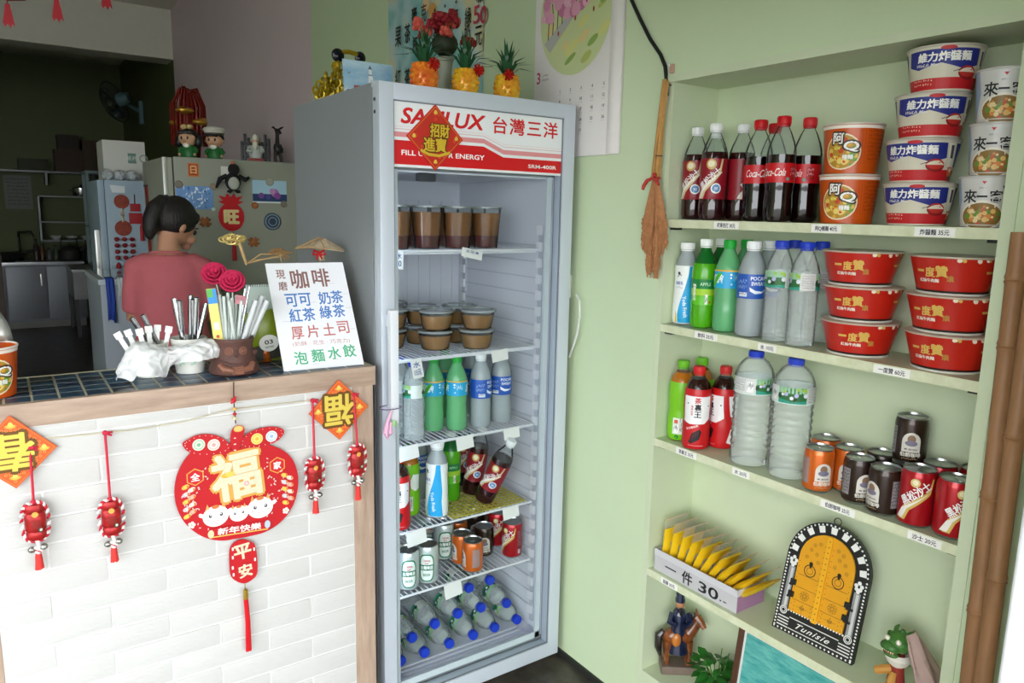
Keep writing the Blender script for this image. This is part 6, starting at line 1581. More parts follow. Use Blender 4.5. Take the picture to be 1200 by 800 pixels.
st = smooth_poly([U(*p) for p in [(270, 528), (268, 512), (271, 500), (280, 496), (286, 500), (284, 510), (279, 526)]], 2); MB().prism(st, .0018, Matrix.Translation((0, -.0038, 0))).build('stem', M_red, ap, False)
mpx = .00187
a = Art(.0001); rd = random.Random(12)
for k in range(130):
    q = rd.random()*2*PI; rr = rd.uniform(.62, .93); x, z = .128*rr*math.cos(q), -.008+.104*rr*math.sin(q)
    if abs(x) > .06: a.disc(x, z, .0028, '#e7c9c0', ry=.0014, n=6, rot=rd.random()*3)
for px, py, ch in ((228, 558, '全'), (324, 544, '家')):
    u, v = U(px, py); hx = lambda r_: [(u+r_*math.sin(PI*i/3), v+r_*math.cos(PI*i/3)) for i in range(6)]
    a.poly(hx(.0205), '#e8a24a'); a.poly(hx(.018), '#c8141f'); a.text(ch, u, v, .018, '#f5f1ea', bold=.06)
for s0, (px, py) in ((1, (221, 585)), (-1, (336, 570))):
    u, v = U(px, py)
    for k in range(9):
        x, z = u+.009*((k % 2)*2-1)*.7, v+.032-.0085*k; a.disc(x, z, .0085, ['#f0c95a', '#f2e6d8', '#c8cfe0', '#f0b0a0'][k % 4], ry=.0055, n=10, rot=.4*s0); a.disc(x+.005, z, .0024, '#d8742c', ry=.004, n=8); a.ring(x, z, .0055, .0009, '#d98a3a', 10)
for px, py in ((224, 614), (334, 597)):
    u, v = U(px, py)
    for k in range(5): q = 2*PI*k/5; a.disc(u+.005*math.cos(q), v+.005*math.sin(q), .0035, '#f6efe6', n=8)
    a.disc(u, v, .0022, '#e8b84a', n=8)
a.build('print', ap, mp_xz(0))
for lfp, cs_ in ((lf, ((232, 520, '#d8e8d0', '#7fb88a'), (249.5, 520, '#f2e0d0', '#e8a0a0'))), (lf2, ((300, 513, '#f2d878', '#e0b040'), (317, 510, '#dfe6ee', '#9ab4d8')))):
    a = Art(.0002); cx, cz = sum(p[0] for p in lfp)/len(lfp), sum(p[1] for p in lfp)/len(lfp); q = [(cx+(x-cx)*.9, cz+(z-cz)*.86) for x, z in lfp]
    for i in range(0, len(q), 2): a.disc(q[i][0], q[i][1], .0011, '#f0d2c8', n=6)
    for px, py, c0_, c1_ in cs_: u, v = U(px, py); a.disc(u, v, .0135, c0_, n=20); a.ring(u, v, .0105, .0016, c1_, 16); a.disc(u, v, .0045, c1_, n=8)
    a.build('leaf_print', ap, mp_xz(-.0018))
a = Art(.0002); u, v = U(278, 501); a.disc(u, v, .011, '#e8a24a', ry=.0075, n=16); a.disc(u, v, .009, '#f0c070', ry=.0058, n=16); 
for k in range(3): u, v = U(274, 512+7*k); a.disc(u, v, .003, '#f0d2c8', ry=.0016, n=7)
a.build('stem_print', ap, mp_xz(-.0039))
a = Art(.00025); u, v = U(276, 556); M_glit = mat('cream_glitter', (226, 222, 190), .4, metal=.2, bump=.5, bscale=300, noise=.1, nscale=120)
a.text('福', u, v, .112, '#d8a24a', w=.108, bold=.10, rot=.08); a.text('福', u, v, .110, M_glit, w=.106, bold=.075, rot=.08); 
u2, v2 = U(264, 556); a.disc(u2, v2, .011, '#e6b03c', ry=.006, n=14); a.disc(u2+.009, v2+.002, .011, '#efc65a', ry=.006, n=14); u2, v2 = U(288, 565); a.disc(u2, v2, .006, '#e8a4a4', n=10); a.disc(u2, v2, .0025, '#f6e2d8', n=8)
a.build('gold_character', ap, mp_xz(-.0006))
def cow(px, py, r_, nm):
    u, v = U(px, py); o = MB(); 
    for s_ in (-1, 1): o.prism(smooth_poly([(u+s_*r_*.8, v+r_*.25), (u+s_*r_*1.25, v+r_*.5), (u+s_*r_*1.3, v+r_*.15), (u+s_*r_*.9, v-.0)], 1), .0012, Matrix.Translation((0, -.0022, 0))); 
    o.prism([(u+r_*math.cos(2*PI*i/24)*1.0, v+r_*.88*math.sin(2*PI*i/24)) for i in range(24)], .0016, Matrix.Translation((0, -.0026, 0))); ob = o.build('cow_face', pc('#f4f1ec', .5), ap, False)
    a = Art(.00015)
    for s_ in (-1, 1): a.poly([(u+s_*r_*.45, v+r_*.7), (u+s_*r_*.62, v+r_*1.12), (u+s_*r_*.78, v+r_*.6)], '#d8a860'); a.disc(u+s_*r_*.42, v+r_*.08, r_*.13, '#4a4250', ry=r_*.15, n=12); a.disc(u+s_*r_*.39, v+r_*.13, r_*.05, '#ffffff', n=8); a.disc(u+s_*r_*.62, v-r_*.22, r_*.13, '#f0c2c0', ry=r_*.08, n=10); a.disc(u+s_*r_*.16, v-r_*.42, r_*.05, '#c88a86', n=8)
    a.disc(u, v+r_*.78, r_*.3, '#cf7a3a', ry=r_*.16, n=12); a.line([(u-r_*.18, v-r_*.58), (u, v-r_*.64), (u+r_*.18, v-r_*.58)], .0009, '#b0605c'); a.disc(u, v-r_*.46, r_*.5, '#f6dcd6', ry=r_*.24, n=14) if False else None
    a.build('face_print', ob, mp_xz(-.0027))
cow(252, 603, .0285, 'l'); cow(304, 593, .0295, 'r'); cow(279, 600, .0215, 'm')
u0, v0 = U(246, 624); u1, v1 = U(312, 614); m = MB(); m.prism([(u0, v0-.008), (u1, v1-.008), (u1, v1+.013), (u0, v0+.013)], .001, Matrix.Translation((0, -.0040, 0))); bn = m.build('banner', M_red, ap, False)
a = Art(.00015); rt = math.atan2(v1-v0, u1-u0); a.line([(u0, v0-.008), (u1, v1-.008)], .0028, '#e6bc5a'); a.disc(u0, v0, .007, '#d8c9a0', ry=.010, n=12); a.disc(u1, v1+.004, .007, '#b9c6d6', ry=.010, n=12); a.text('新年快樂', (u0+u1)/2, (v0+v1)/2+.003, .0165, '#f6f3ec', w=.098, bold=.05, rot=rt); a.build('banner_print', bn, mp_xz(-.0041))
# hanging loop, beads, plaque and tassel
m = MB(); m.tube([U3 for U3 in [(U(273, 447)[0], .001, U(273, 447)[1]), (U(273, 470)[0], -.001, U(273, 470)[1]), (U(275, 495)[0], -.002, U(275, 495)[1])]], .0014, 5); m.build('cord', pc('#4a2a24', .6), ap)
m = MB(); u, v = U(272.5, 468); m.ball((u, -.003, v), .006, 9, 7); m.tube([(u-.006, -.004, v-.006), (u, -.006, v), (u+.005, -.004, v+.009)], .0026, 6); m.build('knot', pc('#c41c2c', .55), ap)
for k, (py, cl_) in enumerate(((478, '#d8b04a'), (484, '#c41c2c'), (489, '#e6d8a8'))): u, v = U(274, py); MB().ball((u, -.002, v), .0045, 9, 7, sz=.9).build('bead', pc(cl_, .3), ap)
m = MB(); q0 = smooth_poly([U(*p) for p in [(268, 640), (275, 633), (284, 630), (293, 633), (299, 637), (301, 655), (301, 672), (295, 678), (286, 683), (276, 680), (269, 674), (268, 658)]], 2); m.prism(q0, .0022); pq = m.build('plaque', M_red, ap, False)
a = Art(.0002); u, v = U(283.5, 645); a.text('平', u, v, .036, M_glit, bold=.09, rot=.08); u, v = U(287, 667); a.text('安', u, v, .032, M_glit, bold=.09, rot=.08)
for px, py in ((272, 642), (272, 652), (272, 664), (273, 672), (297, 642), (298, 654)): u, v = U(px, py); a.rect(u-.002, v-.004, u+.002, v+.004, '#f0e2d8')
a.build('plaque_print', pq, mp_xz(0))
u, v = U(286.5, 693); MB().lathe([(.002, .012), (.0055, .009), (.0062, -.010), (.005, -.014), (0, -.014)], 12, (u, -.004, v)).build('gold_cap', mat('brass', (206, 172, 70), .3, metal=.8), ap)
MB().tube([(u, -.002, v+.012), (u, -.002, U(285, 682)[1])], .001, 5).build('link', mat('brass', (206, 172, 70), .3, metal=.8), ap)
m = MB(); rd = random.Random(1); u2, v2 = U(290, 760)
for k in range(36): q = 2*PI*k/12; r_ = .0016*(1+k//12); m.tube([(u+r_*math.cos(q)*.9, -.004+r_*math.sin(q)*.6, v-.012), (u+.002+r_*math.cos(q), -.005+r_*math.sin(q)*.6, (v+v2)/2), (u2+r_*1.25*math.cos(q), -.005+r_*math.sin(q)*.7, v2+.004*rd.random())], .0011, 4)
m.build('tassel', mat('bright_red_thread', (212, 24, 36), .65), ap)
# ================================================================== BACK OF THE SHOP
# grey fridge with magnets
YM = 2.38
xa = OY(194, 250, YM).x; zt2 = OY(210, 183.5, YM).z
M_gf = mat('grey_green_fridge', (150, 152, 140), .4, noise=.03); M_gfd = mat('fridge_door_face', (158, 160, 146), .35); M_chr = mat('satin_silver', (206, 206, 200), .3, metal=.6)
f2 = thing('grey_fridge', 'grey household fridge covered in magnets behind the counter', 'fridge', ((xa-.03)/2, YM+.3, 0))
def f2p(m, n, mm, sm=False): o = m.build(n, mm, f2, sm); o.location = (-(xa-.03)/2, -(YM+.3), 0); return o
f2p(MB().bbox(xa+.05, -.02, YM, YM+.62, .03, zt2, .008), 'cabinet', M_gf, True)
for z0, z1 in ((.06, 1.08), (1.095, zt2-.004)): f2p(MB().bbox(xa, xa+.046, YM+.002, YM+.618, z0, z1, .014), 'door', M_gfd, True)
f2p(MB().bbox(xa-.003, xa+.02, YM-.003, YM+.02, .06, zt2-.004, .009), 'edge_trim', M_chr, True)
for z in (1.0, 1.15): f2p(MB().bbox(xa-.03, xa-.002, YM+.1, YM+.13, z-.07, z+.07, .008), 'handle', M_chr, True)
f2p(MB().box(xa+.06, -.03, YM+.02, YM+.6, 0, .03), 'plinth', mat('black_plinth', (30, 30, 30), .6))
ZK = zt2+.0005
ym = YM-.0008
S2 = lambda px, py, y=ym: OY(px, py, y)
def flatcard(name, label, cat, x0, y0, x1, y1, m_, th=.002, artf=None, group=None):
    c = S2((x0+x1)/2, (y0+y1)/2); w_ = (S2(x1, (y0+y1)/2).x-S2(x0, (y0+y1)/2).x)/2; h_ = (S2((x0+x1)/2, y0).z-S2((x0+x1)/2, y1).z)/2
    t = thing(name, label, cat, (c.x, ym, c.z), 0, group); MB().box(-w_, w_, -th, 0, -h_, h_).build('card', m_, t, False)
    if artf: a = Art(.0003); artf(a, w_, h_); a.build('print', t, mp_xz(-th))
    return t
def a_blue(a, w_, h_):
    rd = random.Random(2)
    for k in range(60): a.disc(rd.uniform(-w_*.85, w_*.85), rd.uniform(-h_*.85, h_*.85), rd.uniform(.004, .012), rd.choice(['#bcd2ea', '#4a78b8', '#7fa4d4', '#dfe8f2', '#30589a']), ry=rd.uniform(.002, .005), n=7, rot=rd.random()*3)
flatcard('blue_postcard', 'speckled blue and white postcard on the grey fridge side', 'postcard', 207, 218, 250, 245, pc('#6c94cc', .35), artf=a_blue)
def a_flo(a, w_, h_):
    a.rect(-w_, -h_, w_, -h_*.2, '#27406a'); a.rect(-w_, -h_*.2, w_, h_, '#a8cbe0')
    for x, z, r_, cl_ in ((.3, -.1, .022, '#b070b8'), (.45, -.35, .018, '#8a4a9a'), (-.5, -.35, .016, '#7a4a98'), (-.1, -.45, .014, '#50489a'), (.15, .05, .016, '#c690c8')): a.disc(x*w_, z*h_, r_, cl_, n=12)
    a.rect(-w_, -h_, w_, -h_*.86, '#e0e6ea')
flatcard('flower_postcard', 'postcard of purple flowers under a pale sky on the fridge side', 'postcard', 296, 211.5, 336, 238, pc('#a8cbe0', .35), artf=a_flo)
flatcard('red_charm_card', 'small orange and red square charm at the top of the fridge side', 'magnet', 220, 191, 233, 207, pc('#c8783a', .5), artf=lambda a, w_, h_: (a.rect(-w_*.8, -h_*.8, w_*.8, h_*.8, '#a83a20'), a.text('日', 0, 0, h_*1.1, '#e0b070', bold=.08), a.line([(-w_*.4, h_*.6), (w_*.4, h_*.6)], .003, '#e0b070')))
flatcard('white_note', 'small white paper note behind the penguin on the fridge side', 'note', 259, 195, 273, 212, pc('#dcdcd2', .6))
def magnet(px, py, r_, m_, label, shape='round'):
    c = S2(px, py); t = thing('fridge_magnet', label, 'magnet', (c.x, ym, c.z), 0, 'small fridge magnets')
    R2 = Matrix.Rotation(R(90), 4, 'X')
    if shape == 'round': m = MB(); m.lathe([(0, 0), (r_, 0), (r_, .003), (r_*.8, .007), (0, .008)], 18, (0, 0, 0), R2); m.build('disc', m_, t)
    else:
        m = MB(); m.ball((0, -.006, 0), r_*.7, 10, 8, sy=.5)
        for q in (.5, 1.1, 2.0, 2.6, 3.6, 4.2, 5.2, 5.8): m.tube([(r_*.4*math.cos(q), -.005, r_*.4*math.sin(q)), (r_*1.0*math.cos(q), -.006, r_*.9*math.sin(q)), (r_*1.2*math.cos(q+.2), -.004, r_*1.0*math.sin(q+.2))], .006, 5)
        m.build('crab', m_, t)
    return t
M_mg = mat('stone_magnet', (120, 112, 100), .6); M_mo = mat('orange_magnet', (178, 108, 60), .5, noise=.4, nscale=60)
magnet(209.5, 216, .020, M_mg, 'grey pebble magnet at the upper left of the speckled postcard'); magnet(250, 218.5, .017, mat('tan_magnet', (150, 130, 106), .6), 'tan magnet at the upper right of the speckled postcard'); magnet(250, 245, .010, pc('#c8d4d0', .4), 'pale magnet at the lower right of the speckled postcard')
magnet(316, 213, .022, mat('shell_magnet', (160, 160, 148), .5), 'shell magnet at the top of the flower postcard'); magnet(298.5, 240.5, .018, M_mo, 'orange magnet at the lower left of the flower postcard'); magnet(332.5, 239, .018, M_mg, 'grey magnet at the lower right of the flower postcard')
magnet(240, 260, .026, M_mo, 'orange crab magnet beside the woman', 'crab'); magnet(297, 283.5, .026, M_mo, 'orange crab magnet below the red pineapple charm', 'crab')
bp_ = magnet(319, 259.5, .047, mat('blue_plate', (52, 66, 84), .35), 'round dark blue plate magnet on the fridge side')
a = Art(.0004)
for r_, cl_ in ((.040, '#8fa2b4'), (.034, '#3c4e66'), (.024, '#7f94aa'), (.014, '#33445c')): a.ring(0, 0, r_, .005, cl_, 24)
a.build('print', bp_, mp_xz(-.0082))
# felt pineapple charm
c = S2(271, 253); fp2 = thing('felt_pineapple', 'red felt pineapple charm with gold characters on the fridge side', 'ornament', (c.x, ym, c.z)); kk = S2(281, 253).x-S2(271, 253).x; kk /= 10
MB().prism([(15*kk*math.cos(2*PI*i/20), 17*kk*math.sin(2*PI*i/20)-1*kk) for i in range(20)], .006, Matrix.Translation((0, -.006, 0))).build('fruit', M_red, fp2, False)
MB().prism([(x*kk, z*kk) for x, z in [(-6, 13), (-15, 17), (-9, 18), (-14, 24), (-6, 22), (-4, 27), (0, 22), (4, 27), (6, 22), (14, 24), (9, 18), (15, 17), (6, 13)]], .006, Matrix.Translation((0, -.0065, 0))).build('crown', M_red, fp2, False)
a = Art(.0005); a.text('旺', 0, -1*kk, 15*kk, '#e2cf94', bold=.1); a.build('gold_lettering', fp2, mp_xz(-.0062))
m = MB(); m.tube([(0, -.004, 26*kk), (0, -.004, 40*kk)], .003, 5); m.build('cord', pc('#2a2a2a', .5), fp2)
m = MB(); m.lathe([(.004, 0), (.010, -.02), (.012, -.12), (0, -.12)], 10, (1*kk, -.0145, -26*kk)); m.tube([(1*kk, -.006, -18*kk), (1*kk, -.006, -26*kk)], .002, 5); m.build('tassel', pc('#b01a26', .6), fp2)
# penguin
c = S2(271, 213); pg = thing('plush_penguin', 'small black and white plush penguin clipped to the fridge side', 'toy', (c.x, ym-.002, c.z))
m = MB(); m.ball((0, -.03, 0), .045, 14, 10, sx=.9, sy=.6, sz=1.05); m.ball((.006, -.034, .062), .03, 12, 9)
for s_ in (-1, 1): m.tube([(s_*.03, -.03, .03), (s_*.065, -.032, .012), (s_*.085, -.03, -.004+.03*s_)], [.012, .013, .006], 7)
m.build('body', mat('plush_black', (24, 24, 26), .9), pg)
MB().ball((0, -.048, -.008), .032, 12, 9, sx=.9, sy=.45, sz=1.05).build('belly', mat('plush_grey', (176, 176, 168), .9), pg)
m = MB(); m.lathe([(.010, 0), (0, -.028)], 8, (0, 0, 0), Matrix.Translation((.01, -.056, .06)) @ Matrix.Rotation(R(-90), 4, 'X') @ Matrix.Rotation(PI, 4, 'X')); m.ball((.004, -.03, .094), .012, 8, 6); m.build('beak', mat('salmon', (196, 116, 92), .7), pg)
m = MB(); m.ball((-.02, -.035, -.05), .014, 8, 6, sz=.6); m.ball((.022, -.035, -.05), .014, 8, 6, sz=.6); m.build('foot', mat('plush_black', (24, 24, 26), .9), pg)
# red scroll on the fridge front
c = OY(170, 240, YM+.45); sc_ = thing('red_scroll', 'narrow red paper scroll hanging on the front of the grey fridge', 'scroll', (xa-.003, YM+.5, 1.32))
MB().box(-.003, 0, -.035, .035, -.22, .25).build('paper', mat('red_paper', (150, 40, 28), .6), sc_, False); m = MB(); m.tube([(-.004, -.04, .25), (-.004, .04, .25)], .006, 6); m.tube([(-.004, -.04, -.22), (-.004, .04, -.22)], .006, 6); m.build('roller', mat('dark_roller', (50, 30, 24), .5), sc_)
a = Art(.0005); a.vtext('恭喜發財', 0, .015, .06, '#2a1810', pitch=.1, bold=.05); a.build('lettering', sc_, lambda u, v, d: Vector((-.003-d, -u, v)))
# ---- dolls on the grey fridge
M_skin2 = mat('doll_skin', (206, 160, 128), .35); M_dgrn = mat('doll_green', (34, 104, 50), .45); M_dhair = mat('doll_hair', (22, 20, 22), .4); M_dwht = mat('doll_white', (222, 218, 206), .45)
def doll(px, y, label, girl, off):
    c = OY(px, 186, y); t = thing('vinyl_doll', label, 'doll', (c.x, y, ZK), face(c.x, y, off), 'vinyl dolls on the grey fridge')
    m = MB(); m.lathe([(0, 0), (.036, 0), (.040, .01), (.036, .035), (.026, .058), (.018, .066)], 18, (0, 0, 0), None, 1, .85)
    for s_ in (-1, 1): m.tube([(s_*.03, 0, .05), (s_*.044, -.006, .036), (s_*.040, -.016, .02)], [.012, .011, .008], 8)
    m.build('body', M_dgrn, t)
    m = MB(); m.ball((0, 0, .098), .042, 18, 12, sx=1.08, sz=.92)
    for s_ in (-1, 1): m.ball((s_*.045, .002, .094), .009, 8, 6)
    m.ball((0, -.043, .091), .004, 6, 5)
    for s_ in (-1, 1): m.ball((s_*.040, -.02, .016), .008, 8, 6)
    m.build('head', M_skin2, t)
    for s_ in (-1, 1): MB().ball((s_*.015, -.038, .098), .0065, 9, 7, sy=.45, sz=1.25).build('eye', M_dhair, t)
    MB().tube([(-.008, -.0405, .080), (0, -.042, .078), (.008, -.0405, .080)], .0012, 5).build('mouth', pc('#a03a34', .5), t)
    if girl:
        m = MB(); m.ball((0, .010, .108), .046, 16, 10, sx=1.08, sy=.95, sz=.9)
        for s_ in (-1, 1): m.ball((s_*.05, .010, .085), .022, 10, 8, sz=1.5)
        for k in range(5): m.ball((-.028+.014*k, -.030, .126), .011, 7, 5)
        m.build('hair', M_dhair, t); m = MB(); m.ball((-.018, 0, .156), .014, 8, 6, sx=1.3); m.ball((.012, 0, .157), .013, 8, 6, sx=1.3); m.build('bow', mat('yellow_bow', (196, 170, 110), .5), t)
    else:
        m = MB(); m.ball((0, .008, .106), .044, 16, 10, sx=1.08, sy=.95, sz=.85)
        for k in range(4): m.ball((-.022+.014*k, -.030, .122), .010, 7, 5)
        m.build('hair', M_dhair, t); m = MB(); m.lathe([(.046, .128), (.05, .14), (.058, .150), (.05, .160), (.02, .166), (0, .167)], 20); m.build('sailor_hat', M_dwht, t)
        MB().lathe([(.047, .124), (.0485, .130), (.0475, .137)], 20).build('hat_band', pc('#4a4436', .5), t); m = MB(); m.lathe([(.044, .123), (.062, .119), (.05, .126)], 16, (0, -.012, 0), None, .8, .9); m.build('hat_peak', M_dhair, t)
    m = MB(); m.ball((0, -.026, .062), .012, 8, 6, sx=1.6, sy=.6); m.build('collar', M_dwht, t)
doll(221.5, YM+.08, 'black-haired girl doll in green on top of the grey fridge', True, -25); doll(252.5, YM+.08, 'boy doll in green with a white sailor hat on the fridge', False, -20)
c = OY(224, 183, YM+.22); fd = thing('firecracker_bouquet', 'red and gold new year tinsel ornament behind the dolls on the fridge', 'ornament', (c.x, YM+.24, ZK)); rd = random.Random(17)
hh = OY(224, 103, YM+.24).z-ZK
m = MB()
for k in range(26): q = 2*PI*k/26; m.tube([(0, 0, hh-.02), (.05*math.cos(q), .04*math.sin(q), hh-.02+.02*math.cos(3*q)), (.085*math.cos(q), .06*math.sin(q), hh*.75), (.088*math.cos(q), .06*math.sin(q), hh*.2)], .005, 5)
m.lathe([(0, 0), (.05, 0), (.06, .1), (.05, hh*.7), (.02, hh-.01), (0, hh)], 14); m.build('red_tinsel', mat('dark_red_tinsel', (136, 34, 26), .4, metal=.4, noise=.5, nscale=40), fd)
M_og = mat('old_gold', (180, 136, 50), .35, metal=.6)
for k in range(8): z = hh*(.25+.5*k/8); q = k*2.4; MB().ball((.07*math.cos(q), .055*math.sin(q), z), .024, 9, 6, sx=1.3, sz=.55).build('gold_ingot', M_og, fd)
MB().ball((-.03, -.07, hh*.66), .036, 10, 7, sx=1.3, sz=.5).build('gold_ingot', M_og, fd); MB().ball((.045, -.065, hh*.52), .03, 10, 7, sx=1.3, sz=.6).build('gold_ingot', M_og, fd)
# bearded figure before a dark board, and black donkey
c = OY(300, 190, YM+.1); sf = thing('bearded_figurine', 'white-bearded figurine in red before dark posts on the fridge', 'figurine', (c.x, YM+.1, ZK), face(c.x, YM+.1))
MB().bbox(-.04, .04, -.03, .03, 0, .018, .004).build('base', pc('#8a2420', .5), sf)
m = MB(); m.lathe([(0, .018), (.032, .018), (.036, .04), (.03, .075), (.018, .09), (0, .092)], 16, (0, -.004, 0), None, 1, .8)
for s_ in (-1, 1): m.tube([(s_*.026, -.004, .08), (s_*.038, -.014, .055), (s_*.016, -.03, .05)], [.011, .012, .009], 7)
m.build('coat', pc('#b4b8b4', .6), sf)
MB().ball((0, -.008, .105), .019, 12, 9).build('head', M_skin2, sf)
m = MB(); m.tube([(0, -.022, .1), (0, -.03, .078), (0, -.03, .06)], [.012, .014, .004], 8); m.ball((0, -.004, .118), .021, 12, 8, sz=.55); m.build('beard', M_dwht, sf)
m = MB(); m.lathe([(.020, .118), (.016, .134), (.0, .15)], 12, (0, -.002, 0)); m.build('hat', M_dwht, sf)
m = MB()
for k in range(9): x = -.07+.0175*k; m.bbox(x-.008, x+.008, .034, .046, 0, .11+.02*((k*5) % 3), .002)
m.box(-.078, .078, .046, .05, .02, .035); m.box(-.078, .078, .046, .05, .09, .104); m.build('picket', M_dhair, sf)
c = OY(327, 191, YM+.06); dk = thing('black_donkey_figurine', 'black wooden long-eared animal figurine at the right of the fridge top', 'figurine', (c.x, YM+.08, ZK), R(10))
m = MB(); m.ball((0, 0, .075), .022, 12, 9, sx=1.0, sz=1.5)
for s_ in (-1, 1):
    m.tube([(s_*.012, 0, .06), (s_*.018, -.004, .02), (s_*.016, -.004, 0)], [.010, .008, .009], 7); m.tube([(s_*.014, -.004, .098), (s_*.024, -.010, .075), (s_*.018, -.018, .056)], [.007, .006, .005], 6)
m.tube([(0, 0, .1), (0, -.002, .14), (0, -.006, .165)], [.013, .010, .012], 8); m.tube([(0, .002, .172), (.002, -.018, .166), (.002, -.034, .158)], [.014, .012, .008], 8)
m.tube([(-.008, 0, .178), (-.022, .002, .190), (-.03, .002, .184)], [.005, .006, .002], 6); m.tube([(.008, 0, .178), (.026, .002, .188), (.042, .002, .196)], [.005, .006, .002], 6)
m.build('donkey', M_dhair, dk)
# ---- pale blue upright freezer beyond, with bags and a box on top
YU = 3.7
xu = OY(117, 260, YU).x; zu = OY(140, 211, YU).z
uf = thing('blue_grey_freezer', 'pale blue-grey upright freezer with red charms beyond the grey fridge', 'freezer', ((xu-.1)/2, YU+.32, 0))
def ufp(m, n, mm, sm=False): o = m.build(n, mm, uf, sm); o.location = (-(xu-.1)/2, -(YU+.32), 0); return o
M_uf = mat('blue_grey_enamel', (150, 170, 184), .4)
ufp(MB().bbox(xu+.04, -.1, YU, YU+.64, .04, zu, .006), 'cabinet', M_uf, True); ufp(MB().bbox(xu, xu+.037, YU, YU+.64, .06, zu-.003, .006), 'door', M_uf, True); ufp(MB().box(xu+.05, -.12, YU+.02, YU+.62, 0, .04), 'plinth', mat('black_plinth', (30, 30, 30), .6))
ufp(MB().bbox(xu-.03, xu-.001, YU+.05, YU+.08, .9, 1.3, .006), 'handle', M_chr, True)
c = OY(138, 222, YU); o = thing('white_sticker', 'white paper sticker near the top of the blue-grey freezer', 'sticker', (c.x, YU-.0004, c.z)); MB().prism([(-.035, -.02), (.04, -.02), (.04, .022), (-.045, .028)], .0008, Matrix.Translation((0, -.0008, 0))).build('paper', pc('#d6dadc', .6), o, False)
def redcharm(px, py, label, big):
    c = OY(px, py, YU); t = thing('red_knot_charm', label, 'ornament', (c.x, YU-.001, c.z), 0, 'red charms on the freezer'); R2 = Matrix.Rotation(R(90), 4, 'X')
    if big:
        for zz, rr in ((.13, .045), (-.04, .05)): MB().lathe([(0, 0), (rr, 0), (rr, .006), (0, .008)], 18, (0, 0, 0), Matrix.Translation((0, 0, zz)) @ R2).build('medallion', mat('brick_red', (160, 66, 44), .6, noise=.5, nscale=60), t)
        m = MB(); m.tube([(0, -.004, .09), (0, -.004, .0)], .006, 6); m.ball((0, -.008, .05), .012, 8, 6); m.build('cord', pc('#c8b494', .6), t)
        for dx in (-.045, 0, .045):
            m = MB()
            for k in range(4): m.ball((dx, -.018, -.11-.04*k), .016, 9, 7, sz=.9)
            m.build('bead', pc('#8a1a22', .5), t); MB().lathe([(.006, 0), (.014, -.02), (.016, -.12), (0, -.12)], 10, (dx, -.018, -.26)).build('tassel', pc('#a41620', .6), t)
    else:
        m = MB(); m.bbox(-.04, .04, -.014, -.001, -.04, .03, .006); m.bbox(-.03, .03, -.014, -.001, .04, .09, .006); m.build('lantern', pc('#a01c24', .6), t); MB().lathe([(.004, 0), (.012, -.02), (.012, -.11), (0, -.11)], 10, (.03, -.014, -.04)).build('tassel', pc('#a41620', .6), t); MB().tube([(0, -.004, .09), (0, -.004, .15)], .003, 5).build('cord', pc('#6a2020', .6), t)
redcharm(144, 260, 'brick red medallion charm with three bead tassels on the freezer', True); redcharm(159, 255, 'small red lantern charm at the right of the freezer', False)
c = OY(142, 181, YU+.35); bz0 = zu+.0006
wb = thing('white_carton', 'white carton box on top of the blue-grey freezer', 'box', (OY(143, 180, YU+.3).x, YU+.36, bz0)); hw = (OY(168, 180, YU+.2).x-OY(118, 180, YU+.2).x)/2; hb_ = OY(143, 165, YU+.2).z-zu
MB().bbox(-hw, hw, -.16, .16, 0, hb_, .004).build('carton', mat('white_card', (206, 206, 198), .6), wb); MB().box(-hw, hw, -.03, .03, hb_, hb_+.001).build('tape', pc('#b8a684', .4), wb, False)
a = Art(.0005); a.rect(.02, hb_*.45, .07, hb_*.7, '#6a8a80'); a.ring(.115, hb_*.58, .026, .008, '#8a9a90'); a.text('紙杯', .045, hb_*.58, .03, '#d8e0d8'); a.build('print', wb, mp_xz(-.1601))
for k, (px, lb) in enumerate(((127, 'crumpled white plastic bag at the left on the freezer top'), (141, 'crumpled white plastic bag in the middle of the freezer top'), (155, 'crumpled white plastic bag at the right on the freezer top'))):
    c = OY(px, 207, YU+.07); bm = bmesh.new(); bmesh.ops.create_icosphere(bm, subdivisions=3, radius=1)
    for v in bm.verts: v.co = v.co*(1+.28*NZ.noise(v.co*2.6+Vector((k*7, 0, 0)))); v.co = Vector((v.co.x*.038, v.co.y*.045, max(v.co.z*.038, -.03)))
    o = MB().bm(bm).build('plastic_bag', mat('bag_grey', (190, 196, 200), .35, noise=.15, nscale=30), None, True); bm.free(); o.location = (c.x, YU+.09, bz0+.031); tag(o, lb, 'bag', 'plastic bags on the freezer')
# ---- chest freezer with blue cloth, left of the woman
YQ = 2.75; xq = OY(119, 360, YQ).x; zq = OY(130, 327, YQ).z
cf = thing('chest_freezer', 'low grey chest freezer with glass lid left of the woman', 'freezer', (xq+.2, YQ+.3, 0))
def cfp(m, n, mm, sm=False): o = m.build(n, mm, cf, sm); o.location = (-(xq+.2), -(YQ+.3), 0); return o
cfp(MB().bbox(xq, xq+.24, YQ, YQ+.7, .02, zq-.03, .01), 'cabinet', mat('grey_blue_enamel', (150, 158, 168), .45), True); cfp(MB().bbox(xq-.008, xq+.245, YQ-.008, YQ+.705, zq-.03, zq, .006), 'rim', mat('pale_rim', (170, 180, 184), .35), True); cfp(MB().box(xq+.02, xq+.22, YQ+.03, YQ+.67, zq, zq+.004), 'glass_lid', mat('lid_glass', (120, 136, 140), .08, coat=.5)); cfp(MB().box(xq+.02, xq+.22, YQ+.03, YQ+.67, 0, .02), 'foot', mat('black_plinth', (30, 30, 30), .6))
